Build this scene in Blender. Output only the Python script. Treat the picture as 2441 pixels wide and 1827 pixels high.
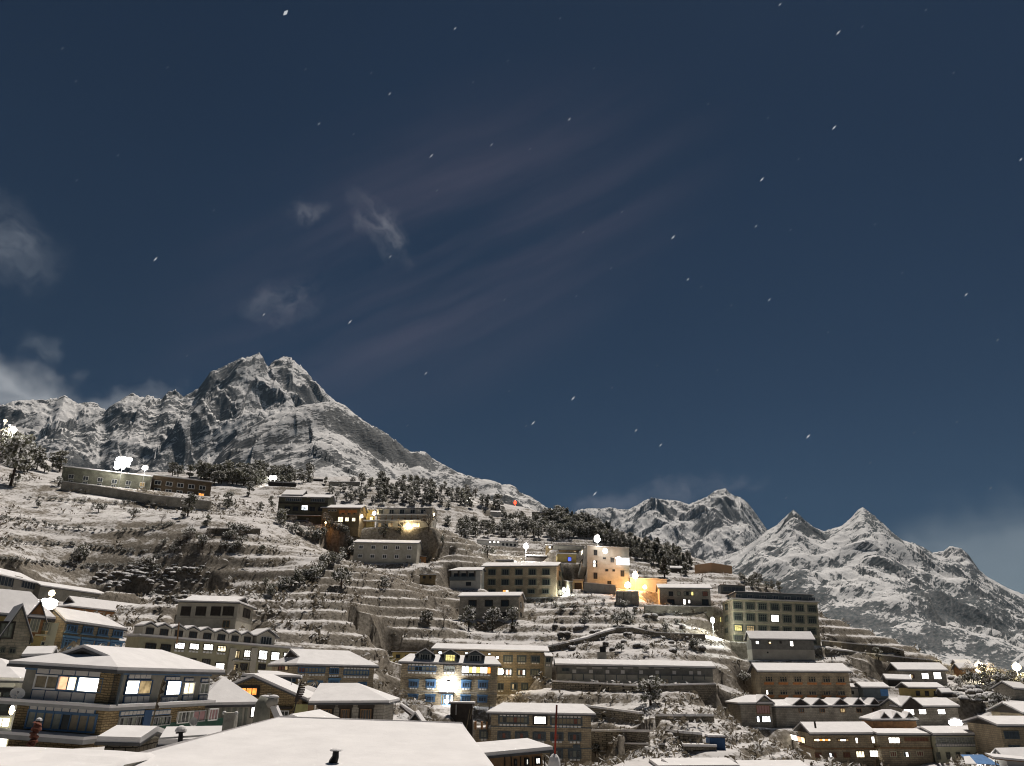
import bpy, bmesh, math, random
import numpy as np
from mathutils import Vector, Matrix

for o in list(bpy.data.objects):
    bpy.data.objects.remove(o)
S = bpy.context.scene
COL = S.collection
R = math.radians

# ------------------------------------------------------------------ camera, sky, moon, exposure
PW, PH, FPX = 2441.0, 1827.0, 1880.0            # the photograph's frame
PITCH, ROLL = R(20.6), R(0.75)
cam_data = bpy.data.cameras.new('camera')
cam_data.sensor_width = 36.0
cam_data.lens = 36.0 * FPX / PW
cam_data.clip_start, cam_data.clip_end = 0.5, 60000.0
cam = bpy.data.objects.new('camera', cam_data)
COL.objects.link(cam)
_F = Vector((0, math.cos(PITCH), math.sin(PITCH)))
_R0 = Vector((1, 0, 0))
_U0 = _R0.cross(_F)
_RC = _R0 * math.cos(ROLL) + _U0 * math.sin(ROLL)
_UC = -_R0 * math.sin(ROLL) + _U0 * math.cos(ROLL)
M3 = Matrix((_RC, _UC, -_F)).transposed()
cam.matrix_world = M3.to_4x4()
S.camera = cam

MOON_EL, MOON_AZ = R(64.0), R(22.0)             # high above the hill, ahead of the camera
moon_dir = Vector((math.sin(MOON_AZ) * math.cos(MOON_EL), math.cos(MOON_AZ) * math.cos(MOON_EL), math.sin(MOON_EL)))
sun = bpy.data.lights.new('moon', 'SUN')
sun.energy, sun.angle, sun.color = 2.25, R(0.6), (1.0, 0.93, 0.85)
so = bpy.data.objects.new('moon', sun)
so.rotation_euler = (-moon_dir).to_track_quat('-Z', 'Y').to_euler()
COL.objects.link(so)

S.view_settings.view_transform = 'Standard'
S.view_settings.look = 'None'
S.view_settings.exposure = 0.88
S.view_settings.gamma = 1.0
S.view_settings.use_curve_mapping = False
S.render.engine = 'CYCLES'
S.cycles.use_denoising = True
S.cycles.denoising_prefilter = 'ACCURATE'
S.cycles.filter_width = 1.1
S.cycles.max_bounces = 5
S.cycles.diffuse_bounces = 4
S.cycles.glossy_bounces = 2
S.cycles.transmission_bounces = 2
S.cycles.sample_clamp_indirect = 0.8
S.cycles.caustics_reflective = False
S.cycles.caustics_refractive = False

def direction(px, py):
    return (_RC * ((px - PW / 2) / FPX) + _UC * (-(py - PH / 2) / FPX) + _F)

def azel(px, py):
    d = direction(px, py)
    return math.atan2(d.x, d.y), d.z / math.hypot(d.x, d.y)

def pt(px, py, rng):
    """point at horizontal range rng seen in photo pixel (px, py)"""
    d = direction(px, py)
    return d * (rng / math.hypot(d.x, d.y))

def uv_of(p):
    q = M3.transposed() @ Vector(p)
    return (PW / 2 + FPX * q.x / -q.z, PH / 2 - FPX * q.y / -q.z)

W = bpy.data.worlds.new('World')
S.world = W
W.use_nodes = True
nt = W.node_tree
nt.nodes.clear()
def wn(t, **k):
    n = nt.nodes.new(t)
    for a, b in k.items():
        setattr(n, a, b)
    return n
def wl(a, b):
    nt.links.new(a, b)
def wmath(op, a, b=None, c=None, clamp=False):
    n = wn('ShaderNodeMath', operation=op, use_clamp=clamp)
    for i, v in enumerate((a, b, c)):
        if v is None:
            continue
        if isinstance(v, (int, float)):
            n.inputs[i].default_value = v
        else:
            wl(v, n.inputs[i])
    return n.outputs[0]
sky = wn('ShaderNodeTexSky', sky_type='NISHITA')
sky.sun_disc = False
sky.sun_elevation = MOON_EL
sky.sun_rotation = MOON_AZ
sky.altitude = 3400
sky.air_density, sky.dust_density, sky.ozone_density = 1.0, 1.2, 2.0
tint = wn('ShaderNodeMix', data_type='RGBA', blend_type='MULTIPLY')
tint.inputs[0].default_value = 1.0
wl(sky.outputs[0], tint.inputs[6])
tint.inputs[7].default_value = (0.78, 0.97, 1.06, 1)
geo = wn('ShaderNodeTexCoord')
nrm = wn('ShaderNodeVectorMath', operation='NORMALIZE')
wl(geo.outputs['Generated'], nrm.inputs[0])
DIR = nrm.outputs[0]
def cloud_patch(px, py, along, across, ang, scale, detail, lo, hi, stretch=1.0, seed=0.0, warp=1.0):
    """thin cloud: noise inside a soft elliptic region of the sky; along/across in photo px, ang the streak's slope"""
    d = direction(px, py).normalized()
    t = direction(px + 10 * math.cos(ang), py - 10 * math.sin(ang)).normalized() - d
    t = (t - d * t.dot(d)).normalized()
    b = d.cross(t)
    def dotn(v, s):
        n = wn('ShaderNodeVectorMath', operation='DOT_PRODUCT')
        wl(DIR, n.inputs[0])
        n.inputs[1].default_value = v / s
        return n.outputs['Value']
    A = along / FPX
    C = across / FPX
    x, y = dotn(t, A), dotn(b, C)
    wz = wn('ShaderNodeTexNoise'); wl(DIR, wz.inputs['Vector'])
    wz.inputs['Scale'].default_value = 220.0 / max(40.0, across); wz.inputs['Scale'].default_value *= 8; wz.inputs['Detail'].default_value = 3
    sxyz = wn('ShaderNodeSeparateXYZ'); wl(wz.outputs['Color'], sxyz.inputs[0])
    x = wmath('MULTIPLY_ADD', wmath('SUBTRACT', sxyz.outputs[0], .5), 1.1 * warp, x)
    y = wmath('MULTIPLY_ADD', wmath('SUBTRACT', sxyz.outputs[1], .5), 1.5 * warp, y)
    fwd = wmath('GREATER_THAN', dotn(d, 1.0), 0.2)
    r2 = wmath('ADD', wmath('MULTIPLY', x, x), wmath('MULTIPLY', y, y))
    mask = wmath('MULTIPLY', wmath('SUBTRACT', 1.0, wmath('SQRT', r2), clamp=True), fwd)
    mask = wmath('MULTIPLY', mask, wmath('SUBTRACT', 2.0, mask))
    mask = wmath('MULTIPLY', mask, mask)
    comb = wn('ShaderNodeCombineXYZ')
    wl(wmath('MULTIPLY', x, scale * A * FPX / 100.0 / stretch), comb.inputs[0])
    wl(wmath('MULTIPLY', y, scale * C * FPX / 100.0), comb.inputs[1])
    comb.inputs[2].default_value = seed
    nz = wn('ShaderNodeTexNoise')
    wl(comb.outputs[0], nz.inputs['Vector'])
    nz.inputs['Scale'].default_value = 1.0
    nz.inputs['Detail'].default_value = detail
    nz.inputs['Roughness'].default_value = 0.55
    mr = wn('ShaderNodeMapRange', interpolation_type='SMOOTHSTEP')
    wl(nz.outputs['Fac'], mr.inputs['Value'])
    mr.inputs['From Min'].default_value, mr.inputs['From Max'].default_value = lo, hi
    return wmath('MULTIPLY', mask, mr.outputs[0])
patches = [  # (patch, brightness, colour)
    (cloud_patch(1040, 610, 800, 400, R(25), 1.1, 4, 0.28, 0.80, 9.0, 1.3, .10), 0.025, (1.0, 0.72, 0.80, 1)),
    (cloud_patch(915, 545, 120, 55, R(-50), 2.0, 4, 0.28, 0.75, 2.0, 4.1), 0.085, (1.0, 0.97, 0.98, 1)),
    (cloud_patch(730, 503, 60, 40, R(0), 2.5, 4, 0.30, 0.7, 1.0, 2.2), 0.042, (1.0, 0.97, 0.98, 1)),
    (cloud_patch(665, 720, 130, 60, R(10), 2.0, 4, 0.30, 0.75, 1.5, 7.7), 0.042, (1.0, 0.95, 0.98, 1)),
    (cloud_patch(-20, 560, 170, 100, R(-35), 1.2, 5, 0.30, 0.75, 1.2, 9.4), 0.075, (0.92, 0.96, 1.0, 1)),
    (cloud_patch(20, 930, 260, 85, R(-22), 0.8, 3, 0.10, 0.65, 1.5, 3.9), 0.18, (1.0, 1.0, 0.97, 1)),
    (cloud_patch(310, 960, 130, 45, R(15), 1.2, 3, 0.15, 0.7, 1.5, 5.9), 0.08, (1.0, 1.0, 0.97, 1)),
    (cloud_patch(95, 850, 60, 50, R(-50), 2.0, 4, 0.25, 0.75, 1.5, 5.2), 0.05, (0.95, 1.0, 1.0, 1)),
    (cloud_patch(1650, 1165, 170, 40, R(5), 1.5, 4, 0.20, 0.75, 2.0, 6.4), 0.045, (1.0, 0.93, 0.95, 1)),
    (cloud_patch(1440, 1200, 130, 30, R(5), 1.5, 4, 0.20, 0.75, 2.0, 8.4), 0.038, (1.0, 0.93, 0.95, 1)),
    (cloud_patch(2420, 1370, 360, 170, R(0), 0.7, 3, 0.05, 0.55, 1.5, 8.8), 0.075, (0.95, 1.0, 0.92, 1)),
]
# faint bands of high thin haze over the whole sky
bandn = wn('ShaderNodeTexNoise')
wl(DIR, bandn.inputs['Vector'])
bandn.inputs['Scale'].default_value = 2.2
bandn.inputs['Detail'].default_value = 3.0
bg_sky = wn('ShaderNodeBackground')
SKY_STRENGTH = 0.0080
scl = wn('ShaderNodeVectorMath', operation='SCALE')
wl(tint.outputs[2], scl.inputs[0])
wl(wmath('MULTIPLY_ADD', bandn.outputs['Fac'], 0.25 * SKY_STRENGTH, 0.87 * SKY_STRENGTH), scl.inputs['Scale'])
acc = scl.outputs[0]
for p, bright, colr in patches:
    sc2 = wn('ShaderNodeVectorMath', operation='SCALE')
    sc2.inputs[0].default_value = colr[:3]
    wl(wmath('MULTIPLY', p, bright), sc2.inputs['Scale'])
    ad = wn('ShaderNodeVectorMath', operation='ADD')
    wl(acc, ad.inputs[0])
    wl(sc2.outputs[0], ad.inputs[1])
    acc = ad.outputs[0]
wl(acc, bg_sky.inputs[0])
bg_sky.inputs[1].default_value = 1.0
wout = wn('ShaderNodeOutputWorld')
wl(bg_sky.outputs[0], wout.inputs[0])

# ------------------------------------------------------------------ materials
def mat(name, color, rough=0.85, var=0.25, scale=1.5, bump=0.0, spec=0.2, metal=0.0):
    m = bpy.data.materials.new(name)
    m.use_nodes = True
    t = m.node_tree
    b = t.nodes['Principled BSDF']
    b.inputs['Roughness'].default_value = rough
    b.inputs['Metallic'].default_value = metal
    b.inputs['Specular IOR Level'].default_value = spec
    tc = t.nodes.new('ShaderNodeTexCoord')
    n = t.nodes.new('ShaderNodeTexNoise')
    n.inputs['Scale'].default_value = scale
    n.inputs['Detail'].default_value = 6
    n.inputs['Roughness'].default_value = 0.65
    t.links.new(tc.outputs['Object'], n.inputs['Vector'])
    r = t.nodes.new('ShaderNodeValToRGB')
    lo = tuple(c * (1 - var) for c in color) + (1,)
    hi = tuple(min(1, c * (1 + var)) for c in color) + (1,)
    r.color_ramp.elements[0].position, r.color_ramp.elements[1].position = 0.3, 0.7
    r.color_ramp.elements[0].color, r.color_ramp.elements[1].color = lo, hi
    t.links.new(n.outputs['Fac'], r.inputs[0])
    t.links.new(r.outputs[0], b.inputs['Base Color'])
    if bump:
        bp = t.nodes.new('ShaderNodeBump')
        bp.inputs['Strength'].default_value = bump
        bp.inputs['Distance'].default_value = 0.1
        t.links.new(n.outputs['Fac'], bp.inputs['Height'])
        t.links.new(bp.outputs[0], b.inputs['Normal'])
    return m

def masonry(name, c1, c2, mortar, w=0.55, h=0.24, dirt=0.5):
    """coursed rubble stone: brick pattern in the wall's own plane, each stone its own tone, with stains"""
    m = bpy.data.materials.new(name)
    m.use_nodes = True
    t = m.node_tree
    b = t.nodes['Principled BSDF']
    b.inputs['Roughness'].default_value = 0.9
    b.inputs['Specular IOR Level'].default_value = 0.15
    L = t.links.new
    tc = t.nodes.new('ShaderNodeTexCoord')
    sp = t.nodes.new('ShaderNodeSeparateXYZ')
    L(tc.outputs['Object'], sp.inputs[0])
    ad = t.nodes.new('ShaderNodeMath')
    L(sp.outputs[0], ad.inputs[0]); L(sp.outputs[1], ad.inputs[1])
    cb = t.nodes.new('ShaderNodeCombineXYZ')
    L(ad.outputs[0], cb.inputs[0]); L(sp.outputs[2], cb.inputs[1])
    wob = t.nodes.new('ShaderNodeTexNoise')
    wob.inputs['Scale'].default_value = 1.7
    L(tc.outputs['Object'], wob.inputs['Vector'])
    mx = t.nodes.new('ShaderNodeMix'); mx.data_type = 'VECTOR'
    mx.inputs[0].default_value = 0.12
    L(cb.outputs[0], mx.inputs[4]); L(wob.outputs['Color'], mx.inputs[5])
    br = t.nodes.new('ShaderNodeTexBrick')
    br.inputs['Scale'].default_value = 1.0
    br.inputs['Brick Width'].default_value = w
    br.inputs['Row Height'].default_value = h
    br.inputs['Mortar Size'].default_value = 0.03
    br.inputs['Mortar Smooth'].default_value = 0.4
    br.inputs['Color1'].default_value = (*c1, 1)
    br.inputs['Color2'].default_value = (*c2, 1)
    br.inputs['Mortar'].default_value = (*mortar, 1)
    L(mx.outputs[1], br.inputs['Vector'])
    st = t.nodes.new('ShaderNodeTexNoise')
    st.inputs['Scale'].default_value = 0.5; st.inputs['Detail'].default_value = 8
    st.inputs['Roughness'].default_value = 0.7
    L(tc.outputs['Object'], st.inputs['Vector'])
    rp = t.nodes.new('ShaderNodeMapRange')
    rp.inputs['From Min'].default_value, rp.inputs['From Max'].default_value = 0.3, 0.7
    rp.inputs['To Min'].default_value, rp.inputs['To Max'].default_value = 1 - dirt, 1 + dirt * 0.4
    L(st.outputs['Fac'], rp.inputs['Value'])
    ml = t.nodes.new('ShaderNodeVectorMath'); ml.operation = 'SCALE'
    L(br.outputs['Color'], ml.inputs[0]); L(rp.outputs[0], ml.inputs['Scale'])
    L(ml.outputs[0], b.inputs['Base Color'])
    bp = t.nodes.new('ShaderNodeBump')
    bp.inputs['Strength'].default_value = 0.6; bp.inputs['Distance'].default_value = 0.05
    L(br.outputs['Fac'], bp.inputs['Height']); bp.invert = True
    L(bp.outputs[0], b.inputs['Normal'])
    return m

def emitter(name, color, strength, var=0.0, scale=2.0):
    m = bpy.data.materials.new(name)
    m.use_nodes = True
    t = m.node_tree
    t.nodes.clear()
    e = t.nodes.new('ShaderNodeEmission')
    e.inputs[0].default_value = (*color, 1)
    e.inputs[1].default_value = strength
    if var:
        tc = t.nodes.new('ShaderNodeTexCoord')
        n = t.nodes.new('ShaderNodeTexNoise')
        n.inputs['Scale'].default_value = scale
        n.inputs['Detail'].default_value = 2
        t.links.new(tc.outputs['Object'], n.inputs['Vector'])
        mr = t.nodes.new('ShaderNodeMapRange')
        mr.inputs['From Min'].default_value, mr.inputs['From Max'].default_value = 0.3, 0.7
        mr.inputs['To Min'].default_value, mr.inputs['To Max'].default_value = strength * (1 - var), strength * (1 + var)
        t.links.new(n.outputs['Fac'], mr.inputs['Value'])
        t.links.new(mr.outputs[0], e.inputs[1])
    o = t.nodes.new('ShaderNodeOutputMaterial')
    t.links.new(e.outputs[0], o.inputs[0])
    m.cycles.emission_sampling = 'NONE'
    return m

SNOW_C = (0.74, 0.715, 0.70)
K = dict(
    snow=mat('snow', SNOW_C, 0.75, 0.07, 0.9, 0.35, 0.25),
    stone_tan=masonry('tan stone', (0.48, 0.39, 0.26), (0.40, 0.33, 0.23), (0.28, 0.24, 0.18)),
    stone_brown=masonry('brown stone', (0.42, 0.31, 0.17), (0.30, 0.225, 0.125), (0.17, 0.13, 0.075), 0.42, 0.13),
    stone_grey=masonry('grey stone', (0.45, 0.41, 0.34), (0.36, 0.33, 0.28), (0.27, 0.25, 0.21)),
    stone_green=masonry('olive grey stone', (0.45, 0.40, 0.30), (0.38, 0.34, 0.26), (0.28, 0.27, 0.205)),
    plaster=mat('grey plaster', (0.42, 0.39, 0.325), 0.9, 0.22, 0.8),
    plaster_dark=mat('dark plaster', (0.28, 0.265, 0.225), 0.9, 0.25, 0.8),
    olive=mat('olive plaster', (0.36, 0.335, 0.23), 0.9, 0.2, 0.8),
    shed_grey=mat('weathered grey boards', (0.17, 0.165, 0.15), .85, .3, 1.2),
    concrete=mat('concrete', (0.34, 0.32, 0.28), 0.9, 0.18, 0.6),
    cream=mat('cream render', (0.55, 0.53, 0.38), 0.85, 0.12, 0.7),
    pale=mat('pale render', (0.46, 0.45, 0.42), 0.85, 0.12, 0.7),
    ochre=mat('ochre render', (0.42, 0.33, 0.14), 0.85, 0.18, 0.8),
    orange_box=mat('raw brick render', (0.42, 0.27, 0.16), 0.9, 0.12, 0.7),
    timber=mat('brown timber', (0.25, 0.155, 0.085), 0.8, 0.3, 2.0),
    timber_red=mat('red brown boards', (0.28, 0.15, 0.07), 0.8, 0.35, 1.6),
    timber_dark=mat('dark timber', (0.05, 0.042, 0.036), 0.8, 0.3, 2.0),
    stone_dark=masonry('dark green grey stone', (0.16, 0.155, 0.115), (0.12, 0.12, 0.09), (0.09, 0.088, 0.07)),
    brown_dark=masonry('dark brown stone', (0.19, 0.135, 0.085), (0.14, 0.10, 0.065), (0.10, 0.08, 0.055)),
    tin=mat('dark roof sheet', (0.09, 0.09, 0.092), 0.6, 0.3, 1.0),
    tin_grey=mat('grey roof sheet', (0.32, 0.32, 0.33), 0.5, 0.15, 1.0),
    blue=mat('blue paint', (0.085, 0.16, 0.27), 0.6, 0.15, 2.0),
    blue_bright=mat('bright blue paint', (0.13, 0.25, 0.39), 0.6, 0.12, 2.0),
    blue_dark=mat('dark blue paint', (0.04, 0.09, 0.19), 0.6, 0.2, 2.0),
    slate=mat('slate grey paint', (0.10, 0.12, 0.13), 0.6, 0.2, 2.0),
    greenish=mat('grey green paint', (0.12, 0.13, 0.10), 0.6, 0.2, 2.0),
    white=mat('white paint', (0.74, 0.73, 0.70), 0.6, 0.08, 2.0),
    offwhite=mat('weathered white panel', (0.56, 0.535, 0.51), 0.7, 0.1, 1.5),
    greypaint=mat('grey paint', (0.34, 0.34, 0.33), 0.6, 0.12, 2.0),
    orange=mat('orange paint', (0.52, 0.21, 0.07), 0.6, 0.2, 2.0),
    green=mat('green paint', (0.03, 0.085, 0.06), 0.6, 0.2, 2.0),
    red=mat('red paint', (0.42, 0.06, 0.035), 0.6, 0.25, 2.0),
    red_dark=mat('red brown pole', (0.16, 0.035, 0.025), 0.6, 0.25, 2.0),
    pink=mat('pink curtain', (0.42, 0.25, 0.25), 0.8, 0.15, 2.0),
    curtain=mat('drawn curtain', (0.27, 0.23, 0.16), 0.7, 0.3, 2.5),
    curtain_grey=mat('grey curtain', (0.25, 0.26, 0.22), 0.6, 0.3, 3.0),
    curtain_red=mat('red curtain', (0.22, 0.10, 0.075), 0.7, 0.3, 3.0),
    glass=mat('dark glass', (0.030, 0.034, 0.036), 0.15, 0.3, 1.5, 0, 0.5),
    glass_blue=mat('blue grey glass', (0.05, 0.065, 0.085), 0.2, 0.35, 2.0, 0, 0.5),
    black=mat('black metal', (0.015, 0.015, 0.016), 0.5, 0.2, 3.0),
    metal=mat('grey metal', (0.30, 0.30, 0.30), 0.4, 0.2, 3.0, 0, 0.5, 0.6),
    tarp_blue=mat('blue tarpaulin', (0.07, 0.18, 0.38), 0.5, 0.2, 2.0),
    tarp_yellow=mat('yellow tarpaulin', (0.50, 0.48, 0.22), 0.6, 0.2, 2.0),
    rubble=masonry('dry stone', (0.30, 0.26, 0.20), (0.21, 0.185, 0.145), (0.045, 0.04, 0.032), 0.5, 0.25),
    wood=mat('weathered wood', (0.16, 0.13, 0.085), 0.85, 0.35, 3.0),
    bark=mat('bark', (0.055, 0.04, 0.03), 0.9, 0.3, 4.0),
    tank=mat('mossy tank', (0.25, 0.245, 0.20), 0.7, 0.35, 2.0),
    flag=mat('faded flag cloth', (0.22, 0.19, 0.14), 0.8, 0.5, 1.5),
    lit=emitter('lit window white', (1.0, 0.965, 0.87), 2.6, 0.25),
    lit_cool=emitter('lit window cool', (0.90, 0.95, 1.0), 2.6, 0.2),
    lit_warm=emitter('lit window warm', (1.0, 0.74, 0.38), 1.5, 0.35),
    lit_cream=emitter('lit window cream', (1.0, 0.86, 0.56), 1.15, 0.4),
    lit_orange=emitter('lit window orange', (1.0, 0.33, 0.07), 0.95, 0.5),
    lit_peach=emitter('lit peach curtain', (1.0, 0.48, 0.27), 0.85, 0.35),
    lit_yellow=emitter('lit window yellow', (0.85, 0.72, 0.26), 0.75, 0.5),
    lit_dim=emitter('dim lit window', (0.80, 0.58, 0.30), 0.30, 0.6),
    lit_blue=emitter('lit window blue', (0.10, 0.16, 1.0), 0.9, 0.2),
    lamp=emitter('lamp white', (1.0, 0.98, 0.93), 14.0),
    lamp_warm=emitter('lamp warm', (1.0, 0.80, 0.45), 12.0),
    lamp_green=emitter('lamp greenish', (0.93, 1.0, 0.85), 14.0),
    lamp_red=emitter('lamp red', (1.0, 0.05, 0.02), 3.0),
    star=emitter('star', (0.92, 0.96, 1.0), 0.32),
    star_faint=emitter('faint star', (0.80, 0.90, 1.0), 0.10),
)

# ------------------------------------------------------------------ helpers
class MB:
    def __init__(self):
        self.v, self.f = [], []
    def poly(self, pts):
        n = len(self.v)
        self.v += [tuple(p) for p in pts]
        self.f.append(tuple(range(n, n + len(pts))))
    def hull(self, verts, faces):
        n = len(self.v)
        self.v += [tuple(p) for p in verts]
        self.f += [tuple(n + i for i in f) for f in faces]
    def box(self, x0, y0, z0, x1, y1, z1):
        if x0 > x1: x0, x1 = x1, x0
        if y0 > y1: y0, y1 = y1, y0
        if z0 > z1: z0, z1 = z1, z0
        self.hull([(x0, y0, z0), (x1, y0, z0), (x1, y1, z0), (x0, y1, z0), (x0, y0, z1), (x1, y0, z1), (x1, y1, z1), (x0, y1, z1)],
                  [(0, 3, 2, 1), (4, 5, 6, 7), (0, 1, 5, 4), (1, 2, 6, 5), (2, 3, 7, 6), (3, 0, 4, 7)])
    def slab(self, outline_planes, dz):
        """closed sheet: the planes (lists of points) extruded down by dz"""
        top = [[tuple(p) for p in pl] for pl in outline_planes]
        edges = {}
        def key(p): return tuple(round(c, 3) for c in p)
        for pl in top:
            self.poly(pl)
            self.poly([(p[0], p[1], p[2] - dz) for p in reversed(pl)])
            for a, b in zip(pl, pl[1:] + pl[:1]):
                ka, kb = key(a), key(b)
                if (kb, ka) in edges: edges.pop((kb, ka))
                elif (ka, kb) in edges: edges.pop((ka, kb))
                else: edges[(ka, kb)] = (a, b)
        for a, b in edges.values():
            self.poly([a, (a[0], a[1], a[2] - dz), (b[0], b[1], b[2] - dz), b])
    def tube(self, pts, radii, n=8):
        rings = []
        pts = [Vector(p) for p in pts]
        for i, p in enumerate(pts):
            d = (pts[min(i + 1, len(pts) - 1)] - pts[max(i - 1, 0)]).normalized()
            a = d.orthogonal().normalized(); b = d.cross(a)
            r = radii[i] if hasattr(radii, '__len__') else radii
            rings.append([p + (a * math.cos(2 * math.pi * k / n) + b * math.sin(2 * math.pi * k / n)) * r for k in range(n)])
        base = len(self.v)
        for rg in rings: self.v += [tuple(p) for p in rg]
        for i in range(len(rings) - 1):
            for k in range(n):
                self.f.append((base + i * n + k, base + i * n + (k + 1) % n, base + (i + 1) * n + (k + 1) % n, base + (i + 1) * n + k))
        self.f.append(tuple(base + k for k in range(n))[::-1])
        self.f.append(tuple(base + (len(rings) - 1) * n + k for k in range(n)))
    def dome(self, c, rx, ry, rz, n=10, m=4, full=False):
        pts, base = [], len(self.v)
        lat = [(-90 + 180 * i / (2 * m)) if full else (90 * i / m) for i in range((2 * m if full else m) + 1)]
        for la in lat:
            for k in range(n):
                t = 2 * math.pi * k / n
                self.v.append((c[0] + rx * math.cos(R(la)) * math.cos(t), c[1] + ry * math.cos(R(la)) * math.sin(t), c[2] + rz * math.sin(R(la))))
        for i in range(len(lat) - 1):
            for k in range(n):
                self.f.append((base + i * n + k, base + i * n + (k + 1) % n, base + (i + 1) * n + (k + 1) % n, base + (i + 1) * n + k))
        self.f.append(tuple(base + k for k in range(n))[::-1])
    def mesh(self, name, m, smooth=False):
        me = bpy.data.meshes.new(name)
        me.from_pydata(self.v, [], self.f)
        bm = bmesh.new(); bm.from_mesh(me)
        bmesh.ops.remove_doubles(bm, verts=bm.verts, dist=0.0005)
        bmesh.ops.recalc_face_normals(bm, faces=bm.faces)
        bm.to_mesh(me); bm.free()
        if smooth:
            me.polygons.foreach_set('use_smooth', [True] * len(me.polygons))
        me.materials.append(K[m] if isinstance(m, str) else m)
        return me

def link(name, data, parent=None, loc=(0, 0, 0), rotz=0.0):
    o = bpy.data.objects.new(name, data)
    COL.objects.link(o)
    if parent is not None: o.parent = parent
    o.location = loc
    if rotz: o.rotation_euler = (0, 0, rotz)
    return o

def tag(o, label, cat=None, group=None, kind=None):
    if label: o['label'] = label
    if cat: o['category'] = cat
    if group: o['group'] = group
    if kind: o['kind'] = kind
    return o

def mesh_np(name, verts, faces, m, smooth=False):
    """big mesh from numpy arrays; faces is (n,3) or (n,4)"""
    me = bpy.data.meshes.new(name)
    k = faces.shape[1]
    me.vertices.add(len(verts)); me.vertices.foreach_set('co', np.ascontiguousarray(verts, dtype=np.float32).ravel())
    me.loops.add(faces.size); me.loops.foreach_set('vertex_index', np.ascontiguousarray(faces, dtype=np.int32).ravel())
    me.polygons.add(len(faces)); me.polygons.foreach_set('loop_start', np.arange(0, faces.size, k, dtype=np.int32))
    if smooth: me.polygons.foreach_set('use_smooth', np.ones(len(faces), dtype=bool))
    me.update(calc_edges=True); me.validate()
    me.materials.append(m)
    return me

# gradient noise on arrays
def perlin(x, y, seed=0):
    x = np.asarray(x, dtype=np.float64); y = np.asarray(y, dtype=np.float64)
    xi, yi = np.floor(x).astype(np.int64), np.floor(y).astype(np.int64)
    xf, yf = x - xi, y - yi
    u, v = xf * xf * xf * (xf * (xf * 6 - 15) + 10), yf * yf * yf * (yf * (yf * 6 - 15) + 10)
    def g(ix, iy, dx, dy):
        h = (ix * 374761393 + iy * 668265263 + seed * 974634541) & 0xFFFFFFFF
        h = ((h ^ (h >> 13)) * 1274126177) & 0xFFFFFFFF
        a = ((h ^ (h >> 16)) & 0xFFFF) / 65536.0 * 2 * np.pi
        return np.cos(a) * dx + np.sin(a) * dy
    a, b = g(xi, yi, xf, yf), g(xi + 1, yi, xf - 1, yf)
    c, d = g(xi, yi + 1, xf, yf - 1), g(xi + 1, yi + 1, xf - 1, yf - 1)
    return (a + (b - a) * u) + ((c + (d - c) * u) - (a + (b - a) * u)) * v
def fbm(x, y, oct=4, seed=0, gain=0.5):
    s, a = 0, 1.0
    for i in range(oct):
        s = s + a * perlin(x * 2 ** i, y * 2 ** i, seed + i * 17); a *= gain
    return s
def ridged(x, y, oct=5, seed=0, gain=0.5):
    s, a, w = 0, 1.0, 1.0
    for i in range(oct):
        n = 1 - np.abs(perlin(x * 2 ** i, y * 2 ** i, seed + i * 31)) * 1.6
        n = np.clip(n, 0, 1) ** 2 * w
        s = s + a * n; w = np.clip(n * 1.6, 0, 1); a *= gain
    return s

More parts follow.
